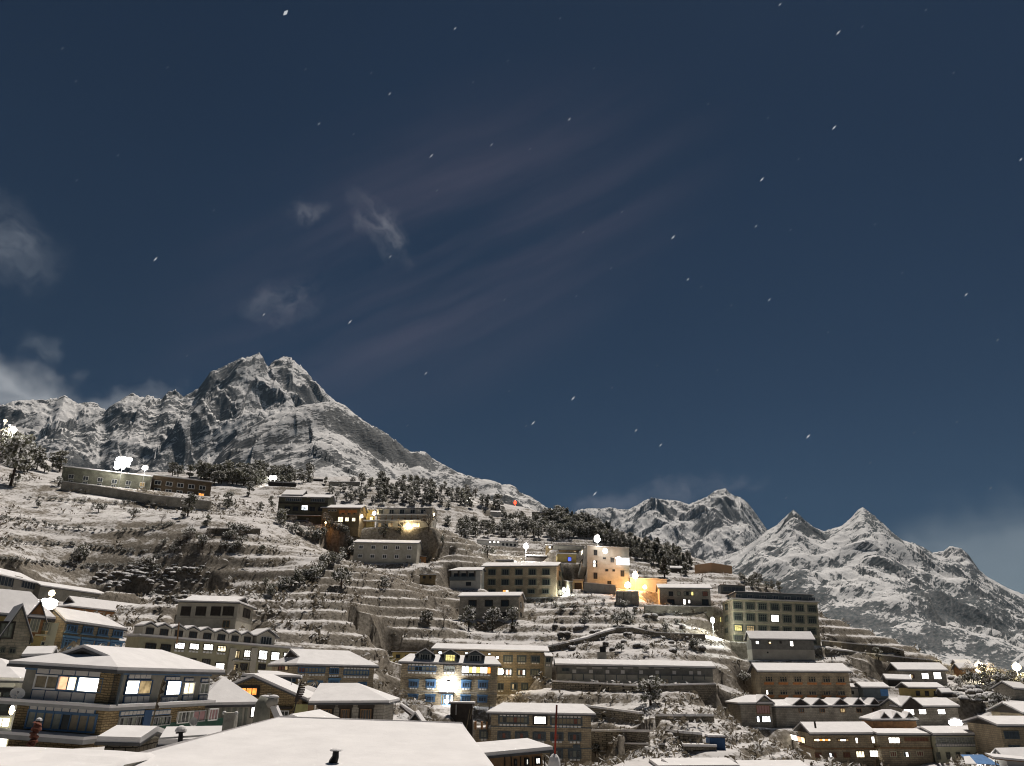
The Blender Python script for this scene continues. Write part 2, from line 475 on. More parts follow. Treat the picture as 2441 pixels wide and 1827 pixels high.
def slope_snow(name, snow_c, earth_a, earth_b, thr, wid, s1, s2, nstr, rough=.85, s0=None, bump=.5, bdist=.15, diag=None, low=None):
    """snow lies where the ground is flat enough; stone, earth and dry grass show on the steep faces and in patches"""
    m = bpy.data.materials.new(name); m.use_nodes = True
    t = m.node_tree; L = t.links.new; bs = t.nodes['Principled BSDF']
    bs.inputs['Roughness'].default_value = rough; bs.inputs['Specular IOR Level'].default_value = .2
    g = t.nodes.new('ShaderNodeNewGeometry'); sp = t.nodes.new('ShaderNodeSeparateXYZ'); L(g.outputs['Normal'], sp.inputs[0])
    tc = t.nodes.new('ShaderNodeTexCoord')
    def noise(sc, det, rg=.6, vec=None):
        n = t.nodes.new('ShaderNodeTexNoise'); n.inputs['Scale'].default_value = sc; n.inputs['Detail'].default_value = det; n.inputs['Roughness'].default_value = rg
        L(vec or tc.outputs['Object'], n.inputs['Vector']); return n.outputs['Fac']
    vec = None
    if diag:                                          # strata: streaks leaning at an angle across the face
        mp = t.nodes.new('ShaderNodeMapping'); mp.inputs['Rotation'].default_value = (0, R(diag[0]), 0); L(tc.outputs['Object'], mp.inputs[0])
        m2 = t.nodes.new('ShaderNodeMapping'); m2.inputs['Scale'].default_value = (diag[1], .6, 1.25); L(mp.outputs[0], m2.inputs[0]); vec = m2.outputs[0]
    def mm(op, a, b_=None, c_=None):
        n = t.nodes.new('ShaderNodeMath'); n.operation = op
        for i, v in enumerate((a, b_, c_)):
            if v is None: continue
            if isinstance(v, (int, float)): n.inputs[i].default_value = v
            else: L(v, n.inputs[i])
        return n.outputs[0]
    n1, n2 = noise(s1, 6, .65, vec), noise(s2, 5, .6, vec)
    v = mm('ADD', sp.outputs[2], mm('MULTIPLY', mm('SUBTRACT', n1, .5), nstr))
    v = mm('ADD', v, mm('MULTIPLY', mm('SUBTRACT', n2, .5), nstr * .8))
    if s0: v = mm('ADD', v, mm('MULTIPLY', mm('SUBTRACT', noise(s0, 3), .5), nstr * .9))
    if low:                                           # trees and bare ground take over from the snow lower down
        sz_ = t.nodes.new('ShaderNodeSeparateXYZ'); L(tc.outputs['Object'], sz_.inputs[0])
        lo_ = t.nodes.new('ShaderNodeMapRange'); lo_.inputs['From Min'].default_value, lo_.inputs['From Max'].default_value = 0, low[0]
        lo_.inputs['To Min'].default_value, lo_.inputs['To Max'].default_value = -low[1], 0; L(sz_.outputs[2], lo_.inputs['Value'])
        v = mm('ADD', v, lo_.outputs[0])
    mr = t.nodes.new('ShaderNodeMapRange'); mr.interpolation_type = 'SMOOTHSTEP'
    mr.inputs['From Min'].default_value, mr.inputs['From Max'].default_value = thr - wid, thr + wid
    L(v, mr.inputs['Value'])
    rp = t.nodes.new('ShaderNodeValToRGB'); rp.color_ramp.elements[0].color = (*earth_a, 1); rp.color_ramp.elements[1].color = (*earth_b, 1)
    rp.color_ramp.elements[0].position, rp.color_ramp.elements[1].position = .35, .68
    L(n2, rp.inputs[0])
    mx = t.nodes.new('ShaderNodeMix'); mx.data_type = 'RGBA'
    L(mr.outputs[0], mx.inputs[0]); L(rp.outputs[0], mx.inputs[6]); mx.inputs[7].default_value = (*snow_c, 1)
    L(mx.outputs[2], bs.inputs['Base Color'])
    bp = t.nodes.new('ShaderNodeBump'); bp.inputs['Strength'].default_value = bump; bp.inputs['Distance'].default_value = bdist
    L(mm('ADD', n1, mm('MULTIPLY', n2, .6)), bp.inputs['Height']); L(bp.outputs[0], bs.inputs['Normal'])
    return m

FRAMES = dict(a=(0, 1500, 3.568), b=(0, 1350, 3.568), c=(500, 1500, 3.568), d=(900, 1500, 3.568), e=(1300, 1500, 3.568), f=(1750, 1550, 3.201),
              g=(0, 800, 3.568), h=(500, 800, 3.568), i=(900, 1060, 3.568), j=(1300, 1120, 3.568), k=(1821, 1140, 3.568), l=(0, 1100, 3.568),
              m=(500, 1160, 3.568), n=(1300, 1350, 5.53), A1=(0, 1640, 7.135), A2=(180, 1540, 5.53), D2=(940, 1520, 5.53), D3=(1100, 1650, 6.32),
              F2=(1850, 1680, 3.743), F3=(2000, 1560, 5.016), H2=(640, 1150, 5.395), B2=(0, 1360, 5.53), s=(0, 0, 1.0))
def px(fr, x, y):
    a = FRAMES[fr]
    return a[0] + x / a[2], a[1] + y / a[2]

# ------------------------------------------------------------------ buildings
BUILDINGS = []
WCACHE = {}
def window_mesh(w, h, cols, rows, fw, m):
    key = ('f', round(w, 2), round(h, 2), cols, rows, fw, m)
    if key not in WCACHE:
        b = MB()
        b.box(0, -0.12, 0, w, 0.01, fw); b.box(0, -0.12, h - fw, w, 0.01, h)
        b.box(0, -0.12, fw, fw, 0.01, h - fw); b.box(w - fw, -0.12, fw, w, 0.01, h - fw)
        t = fw * 0.7
        for i in range(1, cols):
            x = w * i / cols
            b.box(x - t / 2, -0.10, fw, x + t / 2, 0.0, h - fw)
        for j in range(1, rows):
            z = h * (1 - (1 - j / rows)) if rows > 2 else h * 0.68
            for i in range(cols):
                b.box(w * i / cols + t / 2 + 0.002, -0.095, z - t / 2, w * (i + 1) / cols - t / 2 - 0.002, 0.0, z + t / 2)
        WCACHE[key] = b.mesh('window frame', m)
    return WCACHE[key]
def box_mesh(w, d, h, m):
    key = ('b', round(w, 3), round(d, 3), round(h, 3), m)
    if key not in WCACHE:
        b = MB(); b.box(0, -d, 0, w, 0, h); WCACHE[key] = b.mesh('board', m)
    return WCACHE[key]

class Bld:
    def __init__(s, fr, label, A, B, base, d, D=8.0, yaw=None, wall='stone_grey', cat='house', name='house', oh=0.7, group=None,
                 Dpx=None, maxtilt=2.6, bury=3.0, L=None, os=None, splits=None, pad=True, nowall=False):
        s.fr = fr
        a, b = px(fr, *A), px(fr, *B)
        s.oh, s.os = oh, (oh if os is None else os)
        O = pt(a[0], a[1], d)
        dB = direction(*b)
        if yaw is None:
            Bp = dB * (O.z / dB.z)
            v = Bp - O
            yaw = math.atan2(v.y, v.x)
        else:
            yaw = R(yaw)
        s.yaw = yaw
        c_, s_ = math.cos(yaw), math.sin(yaw)
        un = Vector((c_, s_, 0)); wn_ = Vector((-s_, c_, 0))
        t = O.dot(wn_) / dB.dot(wn_)
        q = dB * t - O
        s.L = q.dot(un) if L is None else L
        tilt = math.atan2(q.z, q.dot(un))
        s.tilt = max(-R(maxtilt), min(R(maxtilt), tilt))
        s.u = un * math.cos(s.tilt) + Vector((0, 0, 1)) * math.sin(s.tilt)
        s.v = -un * math.sin(s.tilt) + Vector((0, 0, 1)) * math.cos(s.tilt)
        s.w = wn_
        s.O = O
        s.D = D
        s.zoff = 0.0
        if Dpx is not None:
            s.D = min(12.5 if d > 100 else 15, s._plane(px(fr, *Dpx), s.u, s.L)[0])
        p = px(fr, A[0] * 0.5 + B[0] * 0.5, base)
        s.zoff = 0.0
        z = s._hit(p, s.w, s.oh)[1]
        s.H = -z                                     # eave height above base
        s.zoff = s.H
        s.root = bpy.data.objects.new(name, None)
        s.root.empty_display_size = 0.5
        COL.objects.link(s.root)
        Mx = Matrix((s.u, s.w, s.v)).transposed().to_4x4()
        Mx.translation = O - s.v * s.H
        s.root.matrix_world = Mx
        s.M = Mx
        tag(s.root, label, cat, group)
        if not nowall:
            if splits is None: splits = [(None, None, wall)]
            for lo, hi, mm in splits:
                b = MB()
                lo = -bury if lo is None else lo; hi = s.H if hi is None else hi
                b.box(s.os, s.oh, lo, s.L - s.os, s.D - s.oh, hi)
                link('wall', b.mesh('wall', mm), s.root)
        s.wallmat = wall
        s.bury = bury
        if pad: BUILDINGS.append(s)
        print('BLD %-40s yaw %6.1f L %5.1f D %5.1f H %5.1f tilt %4.1f z0 %5.1f' % (label[:40], math.degrees(yaw), s.L, s.D, s.H, math.degrees(s.tilt), Mx.translation.z))
    def _hit(s, p, nrm, off):
        dd = direction(*p)
        t = (s.O.dot(nrm) + off) / dd.dot(nrm)
        q = dd * t - s.O
        return (q.dot(s.u), q.dot(s.v) + s.zoff)
    def _plane(s, p, nrm, off):
        dd = direction(*p)
        t = (s.O.dot(nrm) + off) / dd.dot(nrm)
        q = dd * t - s.O
        return (q.dot(s.w), q.dot(s.v) + s.zoff)
    def pos(s, face, x, y, fr=None, off=None):
        p = px(fr or s.fr, x, y)
        if face == 'f': return s._hit(p, s.w, s.oh if off is None else off)
        if face == 'r': return s._plane(p, s.u, s.L - s.os)
        if face == 'l':
            a = s._plane(p, s.u, s.os); return (s.D - a[0], a[1])
    def place(s, face, a, z):
        """local location and rotation for something hung on a face at along-coordinate a"""
        if face == 'f': return (a, s.oh, z), 0.0
        if face == 'r': return (s.L - s.os, a, z), math.pi / 2
        if face == 'l': return (s.os, s.D - a, z), -math.pi / 2
        if isinstance(face, tuple): return (a, face[1], z), 0.0      # ('w', offset): a plane parallel to the front
    # --- openings
    def window(s, face, a, z, w, h, frame='timber_dark', pane='glass', cols=2, rows=1, fw=0.09, surround=None, sill=None, lintel=None, panels=0, panelm='white', toppanels=0):
        loc, rot = s.place(face, a, z)
        o = link('window', window_mesh(w, h, cols, rows, fw, frame), s.root, loc, rot)
        panes = pane if isinstance(pane, (list, tuple)) else [pane]
        n = len(panes)
        for i, pm in enumerate(panes):
            x0 = w * i / n + (fw * .9 if i == 0 else fw * .36); x1 = w * (i + 1) / n - (fw * .9 if i == n - 1 else fw * .36)
            link('pane', box_mesh(x1 - x0, 0.03, h - 1.8 * fw, pm), o, (x0, -0.015, fw * .9))
        if surround:
            link('surround', box_mesh(w + 0.36, 0.05, h + 0.30, surround), o, (-0.18, 0.012, -0.12))
        if lintel:
            b = link('lintel', box_mesh(w + 0.5, 0.30, 0.22, lintel), o, (-0.25, 0.01, h + 0.12))
        if sill:
            link('sill', box_mesh(w + 0.3, 0.22, 0.12, sill), o, (-0.15, 0.01, -0.125))
        for cnt, zz, hh in ((panels, -0.36, 0.24), (toppanels, h + 0.05, 0.2)):
            if cnt:
                key = ('pn', round(w, 2), cnt, panelm, hh)
                if key not in WCACHE:
                    b = MB()
                    for i in range(cnt):
                        b.box(w * (i + .14) / cnt, -0.10, 0, w * (i + .86) / cnt, 0, hh)
                    WCACHE[key] = b.mesh('panel row', panelm)
                link('panel', WCACHE[key], o, (0, 0.0, zz))
        return o
    def win(s, face, x0, y0, x1, y1, fr=None, **k):
        a0, z1 = s.pos(face, x0, y0, fr); a1, z0 = s.pos(face, x1, y1, fr)
        za = s.pos(face, x1, y0, fr)[1]; zb = s.pos(face, x0, y1, fr)[1]
        z1, z0 = (z1 + za) / 2, (z0 + zb) / 2
        if a1 < a0: a0, a1 = a1, a0
        return s.window(face, a0, z0, a1 - a0, z1 - z0, **k)
    def row(s, face, rect, last, n, fr=None, lit={}, w=None, **k):
        """n equal windows; rect = first one's x0,y0,x1,y1, last = the last one's top left"""
        x0, y0, x1, y1 = rect
        a0, zt = s.pos(face, x0, y0, fr); a1, zb = s.pos(face, x1, y1, fr)
        al, zl = s.pos(face, last[0], last[1], fr)
        zt2 = (zt + zl) / 2
        ww, hh = (a1 - a0 if w is None else w), abs(zt - zb)
        for i in range(n):
            kk = dict(k)
            if i in lit:
                v = lit[i]
                kk.update(v if isinstance(v, dict) else dict(pane=v))
            s.window(face, a0 + (al - a0) * (i / (n - 1) if n > 1 else 0), zt2 - hh, ww, hh, **kk)
    def panels(s, face, x0, y0, x1, y1, n, m='offwhite', fr=None, gap=0.08, back='blue_dark'):
        a0, zt = s.pos(face, x0, y0, fr); a1, zb = s.pos(face, x1, y1, fr)
        za = s.pos(face, x1, y0, fr)[1]; zb2 = s.pos(face, x0, y1, fr)[1]
        zt, zb = (zt + za) / 2, (zb + zb2) / 2
        if back:
            loc, rot = s.place(face, a0 - .05, zb - .06)
            link('panel_frame', box_mesh(a1 - a0 + .1, 0.05, zt - zb + .12, back), s.root, loc, rot)
        w = (a1 - a0) / n
        for i in range(n):
            loc, rot = s.place(face, a0 + i * w + gap / 2, zb)
            link('panel', box_mesh(w - gap, 0.09, zt - zb, m), s.root, loc, rot)
    def board(s, face, x0, y0, x1, y1, m, name='board', depth=0.08, fr=None):
        a0, zt = s.pos(face, x0, y0, fr); a1, zb = s.pos(face, x1, y1, fr)
        loc, rot = s.place(face, min(a0, a1), min(zt, zb))
        return link(name, box_mesh(abs(a1 - a0), depth, abs(zt - zb), m), s.root, loc, rot)
    def band(s, z, h, proj, m, snow=False, name='cornice', faces='all'):
        b = MB()
        p = proj
        if faces == 'all': b.box(s.os - p, s.oh - p, z, s.L - s.os + p, s.D - s.oh + p, z + h)
        else: b.box(s.os - .02, s.oh - p, z, s.L - s.os + .02, s.oh - 0.005, z + h)
        o = link(name, b.mesh(name, m), s.root)
        if snow:
            b = MB()
            b.box(s.os - p - .03, s.oh - p - .03, z + h + .003, s.L - s.os + (p if faces == 'all' else 0) + .03, s.oh - .01, z + h + .17)
            if faces == 'all': b.box(s.L - s.os + .01, s.oh - .008, z + h + .003, s.L - s.os + p + .03, s.D - s.oh, z + h + .17)
            link('snow_cover', b.mesh('snow', 'snow'), o)
        return o
    # --- roofs
    def roof(s, rise=None, ridge=None, left='gable', right='gable', axis='u', linset=None, rinset=None, frac=0.55, th=0.14, snow=0.24, m='tin',
             z=None, box=None, gable_m=None, snow_m='snow', mid=None, name='roof', gables=True):
        """box = (u0, w0, u1, w1) eave outline; ridge = two pixels on the mid plane"""
        z = s.H if z is None else z
        u0, w0, u1, w1 = box or (0, 0, s.L, s.D)
        if axis == 'u':
            a0, a1, b0, b1 = u0, u1, w0, w1
            T = lambda a, b, c: (a, b, c)
        else:
            a0, a1, b0, b1 = w0, w1, u0, u1
            T = lambda a, b, c: (b, a, c)
        bm_ = (b0 + b1) / 2 if mid is None else mid
        if ridge is not None:
            p0 = s._hit(px(s.fr, *ridge[0]), s.w, bm_); p1 = s._hit(px(s.fr, *ridge[1]), s.w, bm_)
            rise = (p0[1] + p1[1]) / 2 - z
            linset = max(0, p0[0] - a0) if left != 'gable' else 0
            rinset = max(0, a1 - p1[0]) if right != 'gable' else 0
            rise = max(0.35, rise - snow)
        linset = linset if linset is not None else (0 if left == 'gable' else (b1 - b0) * .5)
        rinset = rinset if rinset is not None else (0 if right == 'gable' else (b1 - b0) * .5)
        def planes(dz, e):
            A0, A1, B0, B1 = a0 + e, a1 - e, b0 + e, b1 - e
            out = []
            zr = z + rise + dz; ze = z + dz
            ends = {}
            for side, kind, inset, aa, sg in (('L', left, linset, A0, 1), ('R', right, rinset, A1, -1)):
                if kind == 'gable': ends[side] = ([(aa, B0, ze), (aa, bm_, zr)], [(aa, bm_, zr), (aa, B1, ze)])
                elif kind == 'hip':
                    rp = (aa + sg * max(inset, .05), bm_, zr)
                    ends[side] = ([(aa, B0, ze), rp], [rp, (aa, B1, ze)])
                    out.append([(aa, B1, ze), (aa, B0, ze), rp])
                else:                                 # dutch: hip below, small gable above
                    f = frac; ag = aa + sg * inset
                    zg = ze + (zr - ze) * f
                    g0 = (ag, B0 + (bm_ - B0) * f, zg); g1 = (ag, B1 + (bm_ - B1) * f, zg); gp = (ag - sg * .35, bm_, zr)
                    ends[side] = ([(aa, B0, ze), g0, gp], [gp, g1, (aa, B1, ze)])
                    out.append([(aa, B1, ze), (aa, B0, ze), g0, g1])
            lf, lb = ends['L']; rf, rb = ends['R']
            out.append(lf + rf[::-1])
            out.append(lb[::-1] + rb)
            return [[T(*p) for p in pl] for pl in out]
        b = MB(); b.slab(planes(0, 0), th)
        ro = link(name, b.mesh('roof', m), s.root)
        if snow:
            b = MB(); b.slab(planes(snow + .004, 0.05), snow)
            link('snow_cover', b.mesh('snow cover', snow_m), ro)
        # gable walls
        if gables:
            gm = gable_m or s.wallmat
            inn = s.oh if axis == 'u' else s.os
            ina = s.os if axis == 'u' else s.oh
            for kind, aa, sg, inset in ((left, a0, 1, linset), (right, a1, -1, rinset)):
                g = MB(); got = False
                if kind == 'gable':
                    f = (inn) / max(.01, (bm_ - b0))
                    zb = z + rise * 0
                    x0_, x1_ = aa + sg * ina, aa + sg * (ina + .25)
                    pr = [(b0 + inn, z - .02), (b1 - inn, z - .02), (b1 - inn, z + rise * inn / (b1 - bm_) - th), (bm_, z + rise - th), (b0 + inn, z + rise * f - th)]
                    n = len(pr)
                    g.hull([T(x0_, p[0], p[1]) for p in pr] + [T(x1_, p[0], p[1]) for p in pr],
                           [tuple(range(n)), tuple(range(2 * n - 1, n - 1, -1))] + [(i, (i + 1) % n, n + (i + 1) % n, n + i) for i in range(n)])
                    got = True
                elif kind == 'dutch':
                    ag = aa + sg * (inset + .02); bg = aa + sg * (inset + .14)
                    pr = [(b0 + (bm_ - b0) * frac + .05, z + rise * frac - .02), (b1 + (bm_ - b1) * frac - .05, z + rise * frac - .02), (bm_, z + rise - th * .9)]
                    g.hull([T(ag, p[0], p[1]) for p in pr] + [T(bg, p[0], p[1]) for p in pr], [(0, 1, 2), (5, 4, 3), (0, 1, 4, 3), (1, 2, 5, 4), (2, 0, 3, 5)])
                    got = True
                if got: link('gable', g.mesh('gable', gm if kind == 'gable' else 'timber_dark'), s.root)
        return ro
    def flat(s, th=0.18, snow=0.22, m='concrete', parapet=0, z=None, box=None):
        z = s.H if z is None else z
        u0, w0, u1, w1 = box or (0, 0, s.L, s.D)
        b = MB(); b.box(u0, w0, z + .002, u1, w1, z + th)
        ro = link('roof', b.mesh('roof', m), s.root)
        if snow:
            b = MB(); b.box(u0 + .04, w0 + .04, z + th + .003, u1 - .04, w1 - .04, z + th + snow)
            link('snow_cover', b.mesh('snow', 'snow'), ro)
        return ro
    def dormer(s, face_w, u0, u1, z0, ztop, zpeak, depth, wall, roofm='tin', frame='timber_dark', pane='glass', cols=3, oh=.35, winw=None, front=True, wz=(.15, .1)):
        """a gabled dormer whose front stands at w = face_w; parts: dormer > dormer_roof, window"""
        b = MB()
        um = (u0 + u1) / 2
        pr = [(u0, z0), (u1, z0), (u1, ztop), (um, zpeak - .1), (u0, ztop)]
        n = 5
        b.hull([(p[0], face_w, p[1]) for p in pr] + [(p[0], face_w + depth, p[1]) for p in pr],
               [tuple(range(n)), tuple(range(2 * n - 1, n - 1, -1))] + [(i, (i + 1) % n, n + (i + 1) % n, n + i) for i in range(n)])
        dm = link('dormer', b.mesh('dormer', wall), s.root)
        sl = (zpeak - ztop) / (um - u0)
        e0, e1 = u0 - oh, u1 + oh; ze = ztop - sl * oh
        def pl(dz, e):
            return [[(e0 + e, face_w - oh + e, ze + dz), (um, face_w - oh + e, zpeak + dz), (um, face_w + depth, zpeak + dz), (e0 + e, face_w + depth, ze + dz)],
                    [(um, face_w - oh + e, zpeak + dz), (e1 - e, face_w - oh + e, ze + dz), (e1 - e, face_w + depth, ze + dz), (um, face_w + depth, zpeak + dz)]]
        b = MB(); b.slab(pl(.1, 0), .1)
        link('dormer_roof', b.mesh('dormer roof', roofm), dm)
        b = MB(); b.slab(pl(.30, .04), .195)
        link('snow_cover', b.mesh('dormer snow', 'snow'), dm)
        if front:
            ww = (u1 - u0) * (winw or .62); hh = (ztop - z0) - sum(wz)
            s.window(('w', face_w), um - ww / 2, z0 + wz[0], ww, hh, frame=frame, pane=pane, cols=cols, fw=.08)
        return dm
    def local(s, x, y, w, fr=None):
        return s._hit(px(fr or s.fr, x, y), s.w, w)
    def world(s, u, w, z):
        return s.M @ Vector((u, w, z))
# ------------------------------------------------------------------ the houses
SH = dict(frame='timber_dark', pane='glass', cols=3, surround='timber_dark', fw=.08)
BL = dict(frame='blue', pane='glass_blue', cols=3, fw=.10)

# --- the big lodge close by
b = Bld('a', 'two-storey blue and white trimmed lodge with large lit windows and wide snowy hipped roof', (60, 295), (1000, 352), 1075, 61.5, yaw=-8, Dpx=(1915, 405), oh=.8,
        cat='lodge', name='lodge', nowall=True)
zmid = (b.pos('f', 500, 660)[1] + b.pos('f', 500, 640)[1]) / 2
zled = b.pos('f', 400, 905)[1]
for lo, hi, mm in ((-3, zled, 'stone_brown'), (zled, zmid, 'stone_brown'), (zmid, b.H, 'plaster_dark')):
    w_ = MB(); w_.box(b.os, b.oh, lo, b.L - b.os, b.D - b.oh, hi); link('wall', w_.mesh('wall', mm), b.root)
b.roof(rise=1.2, axis='w', left='dutch', right='hip', linset=1.9, rinset=3.2, frac=.52, th=.16, snow=.2)
b.band(zmid - .08, .18, .75, 'greypaint', snow=True)
ld = b.band(zled - .2, .25, 1.5, 'greypaint', snow=True, faces='front', name='ledge')
b.band(b.H - .28, .26, .06, 'blue', name='fascia_board')
b.board('f', 865, 372, 985, 645, 'stone_brown', 'stone_pier', .12)
b.board('f', 985, 372, 1000, 655, 'slate', 'corner_board', .12)
kw = dict(frame='white', fw=.10)
b.win('f', 312, 388, 495, 515, pane='curtain', cols=2, **kw)
b.win('f', 505, 396, 658, 528, pane=['lit_peach', 'lit_cream'], cols=2, frame='blue', fw=.08)
b.win('f', 664, 408, 866, 540, pane='lit', cols=1, frame='blue', fw=.06)
b.panels('f', 325, 335, 870, 392, 5)
b.panels('f', 278, 533, 830, 635, 5)
b.win('f', 245, 700, 808, 868, pane=['curtain_grey', 'curtain_grey', 'curtain', 'curtain_grey', 'glass', 'curtain', 'curtain', 'curtain'], cols=8, frame='blue', fw=.10)
b.panels('f', 262, 655, 808, 716, 8, back='blue')
kw = dict(frame='blue_dark', fw=.06)
b.win('r', 1072, 432, 1268, 556, pane=['lit', 'lit_dim'], cols=2, **kw)
b.panels('r', 1090, 387, 1275, 420, 4); b.panels('r', 1055, 572, 1250, 648, 4)
b.win('r', 1418, 438, 1518, 562, pane='lit', cols=1, **kw)
b.panels('r', 1405, 408, 1520, 432, 3); b.panels('r', 1370, 580, 1492, 648, 4)
b.win('r', 1562, 450, 1634, 556, pane='lit_cream', cols=2, frame='white', fw=.08)
b.panels('r', 1568, 420, 1638, 442, 2); b.panels('r', 1552, 565, 1622, 640, 2)
b.win('r', 1702, 458, 1760, 552, pane='curtain_grey', cols=2, frame='white', fw=.08)
b.panels('r', 1710, 425, 1762, 446, 2); b.panels('r', 1690, 565, 1750, 635, 2)
b.win('r', 1012, 742, 1208, 832, pane=['glass', 'curtain_grey', 'glass', 'curtain_grey', 'glass', 'glass'], cols=6, frame='greypaint', fw=.07)
b.panels('r', 1022, 698, 1215, 728, 6, back='blue')
b.board('r', 1222, 690, 1250, 860, 'blue_dark', 'door_post', .14)
b.win('r', 1268, 742, 1432, 822, pane=['curtain_grey', 'glass', 'curtain_grey', 'glass'], cols=5, frame='greypaint', fw=.07)
b.panels('r', 1275, 694, 1440, 725, 5, back='blue')
b.win('r', 1512, 698, 1624, 800, pane=['curtain_grey', 'glass', 'curtain_grey'], cols=4, frame='white', fw=.08)
b.win('r', 1642, 690, 1730, 788, pane='pink', cols=2, frame='greypaint', fw=.08)
b.win('r', 1776, 676, 1835, 778, pane='pink', cols=3, frame='white', fw=.08)
b.board('r', 1010, 836, 1880, 880, 'green', 'green_dado', .06)
LODGE = b

b = Bld('a', 'pale house at the picture edge with black framed windows beside the big lodge', (-420, 432), (165, 445), 1010, 72, yaw=2, D=8, wall='pale', oh=.6)
b.roof(ridge=((-330, 240), (10, 246)), left='gable', right='hip', th=.12)
b.win('f', -60, 520, 72, 720, frame='black', pane=['curtain_grey', 'glass'], cols=2, rows=2, fw=.14, surround='black')
b.win('f', -40, 745, 85, 838, frame='cream', pane='lit', cols=2)
b.win('f', -40, 895, 62, 1020, frame='cream', pane='lit', cols=1)

# --- foreground roofs
b = Bld('a', 'flat snow covered roof ledge along the bottom below the big lodge', (-200, 1027), (1330, 1098), 1500, 29, yaw=-2, D=.5, wall='plaster_dark', oh=.1, nowall=True, cat='house', pad=False, name='flat_roofed_house')
w_ = MB(); w_.box(-1, -9.5, -4, b.L - .2, -.15, b.H - .2); link('wall', w_.mesh('wall', 'plaster_dark'), b.root)
r_ = MB(); r_.box(-1.2, -9.8, b.H - .19, b.L, 0, b.H); ro = link('roof', r_.mesh('roof', 'concrete'), b.root)
g_ = 60; vs = []; fs = []
for i in range(g_ + 1):
    for j in range(31):
        u_, w0_ = -1.25 + (b.L + 1.3) * i / g_, -9.85 + 9.9 * j / 30
        e_ = min(1, min(j, 30 - j, i, g_ - i) / 1.2)
        vs.append((u_, w0_, b.H + .01 + .17 * e_ ** .5 + .05 * float(fbm(u_ * .5, w0_ * .5, 3, 5)) * e_ - (.10 if (j < 24 and u_ > 3 and u_ < 8.5) else 0)))
for i in range(g_):
    for j in range(30):
        k_ = i * 31 + j; fs.append((k_, k_ + 31, k_ + 32, k_ + 1))
link('snow_cover', mesh_np('snow cover', np.array(vs), np.array(fs), K['snow'], True), ro)

# the broad snow roof in the middle of the bottom edge
P0 = pt(*px('c', 590, 790), 32.5); P1 = pt(*px('c', 2145, 842), 31.5)
root = bpy.data.objects.new('snow_roofed_house', None); COL.objects.link(root); root.location = (P0.x, P0.y, P0.z - 5.5)
tag(root, 'broad smooth snow covered roof with a black stovepipe filling the bottom middle', 'house')
rel = lambda p: Vector(p) - root.location
un = (P1 - P0); un.z = 0; Lr = un.length; un.normalize(); wn_ = Vector((-un.y, un.x, 0))
hl = pt(*px('a', 1262, 1097), 27.2); hr = pt(*px('d', 862, 1078), 27.4); hr2 = pt(*px('d', 965, 1163), 26.2)
tp = (P0.z - hl.z) / max(.1, -(hl - P0).dot(wn_))
def roofpt(a, k):            # a along the ridge 0..1, k metres toward the viewer
    base = P0 + (P1 - P0) * a
    return base - wn_ * k - Vector((0, 0, tp * k))
hk = -(hl - P0).dot(wn_); hu = (hl - P0).dot(un) / hk         # left hip runs outward hu metres per metre
rk = -(hr - P1).dot(wn_); ru = (hr - P1).dot(un) / rk
vs, fs = [], []
NU, NK, KM = 80, 40, 9.0
for j in range(NK + 1):
    k = KM * j / NK
    a0, a1 = hu * k, Lr + ru * k
    for i in range(NU + 1):
        q = P0 + un * (a0 + (a1 - a0) * i / NU) - wn_ * k
        q.z = P0.z + (P1.z - P0.z) * i / NU - tp * k
        e = min(1, min(i, NU - i, j) / 1.5)
        q.z += .02 * float(fbm(q.x * .35, q.y * .35, 3, 3)) * e + .15 + (.05 * e ** .5)
        vs.append(tuple(rel(q)))
for j in range(NK):
    for i in range(NU):
        k_ = j * (NU + 1) + i; fs.append((k_, k_ + NU + 1, k_ + NU + 2, k_ + 1))
def rq(u, k, dz=0): 
    q = P0 + un * u - wn_ * k; q.z = P0.z + (P1.z - P0.z) * (u / Lr) - tp * k + dz
    return rel(q)
r_ = MB()
cor = [rq(0, 0), rq(Lr, 0), rq(Lr + ru * KM, KM), rq(hu * KM, KM)]
back = [rq(Lr, 0), rq(0, 0), rel(P0 + un * hu * 5 + wn_ * 5 - Vector((0, 0, 5 * tp))), rel(P1 - un * 0 + wn_ * 5 - Vector((0, 0, 5 * tp)))]
left_ = [rq(0, 0), rq(hu * KM, KM), rel(P0 + un * hu * KM + wn_ * 5 - Vector((0, 0, KM * tp)))]
r_.slab([cor[::-1]], .16); r_.slab([back], .16)
ro = link('roof', r_.mesh('roof', 'tin_grey'), root)
link('snow_cover', mesh_np('snow cover', np.array(vs), np.array(fs), K['snow'], True), ro)
s_ = MB(); s_.slab([[p + Vector((0, 0, .2)) for p in back]], .19)
s_.slab([[rq(0, 0, .19), rq(hu * KM, KM, .19), rel(P0 + un * hu * KM - wn_ * (KM - .5) + un * -.5 - Vector((0, 0, (KM + .6) * tp))), rel(P0 + un * -.6 + wn_ * .2 - Vector((0, 0, .5)))]], .1)
link('snow_cover', s_.mesh('snow', 'snow'), ro)
w_ = MB(); c0, c1 = rq(hu * KM + .8, KM - .6, -.2), rq(Lr + ru * KM - .6, KM - .6, -.2)
w_.hull([c0, c1, c1 + wn_ * 9, c0 + wn_ * 9, c0 - Vector((0, 0, 4)), c1 - Vector((0, 0, 4)), c1 + wn_ * 9 - Vector((0, 0, 4)), c0 + wn_ * 9 - Vector((0, 0, 4))],
        [(0, 1, 5, 4), (1, 2, 6, 5), (2, 3, 7, 6), (3, 0, 4, 7)])
link('wall', w_.mesh('wall', 'plaster'), root)
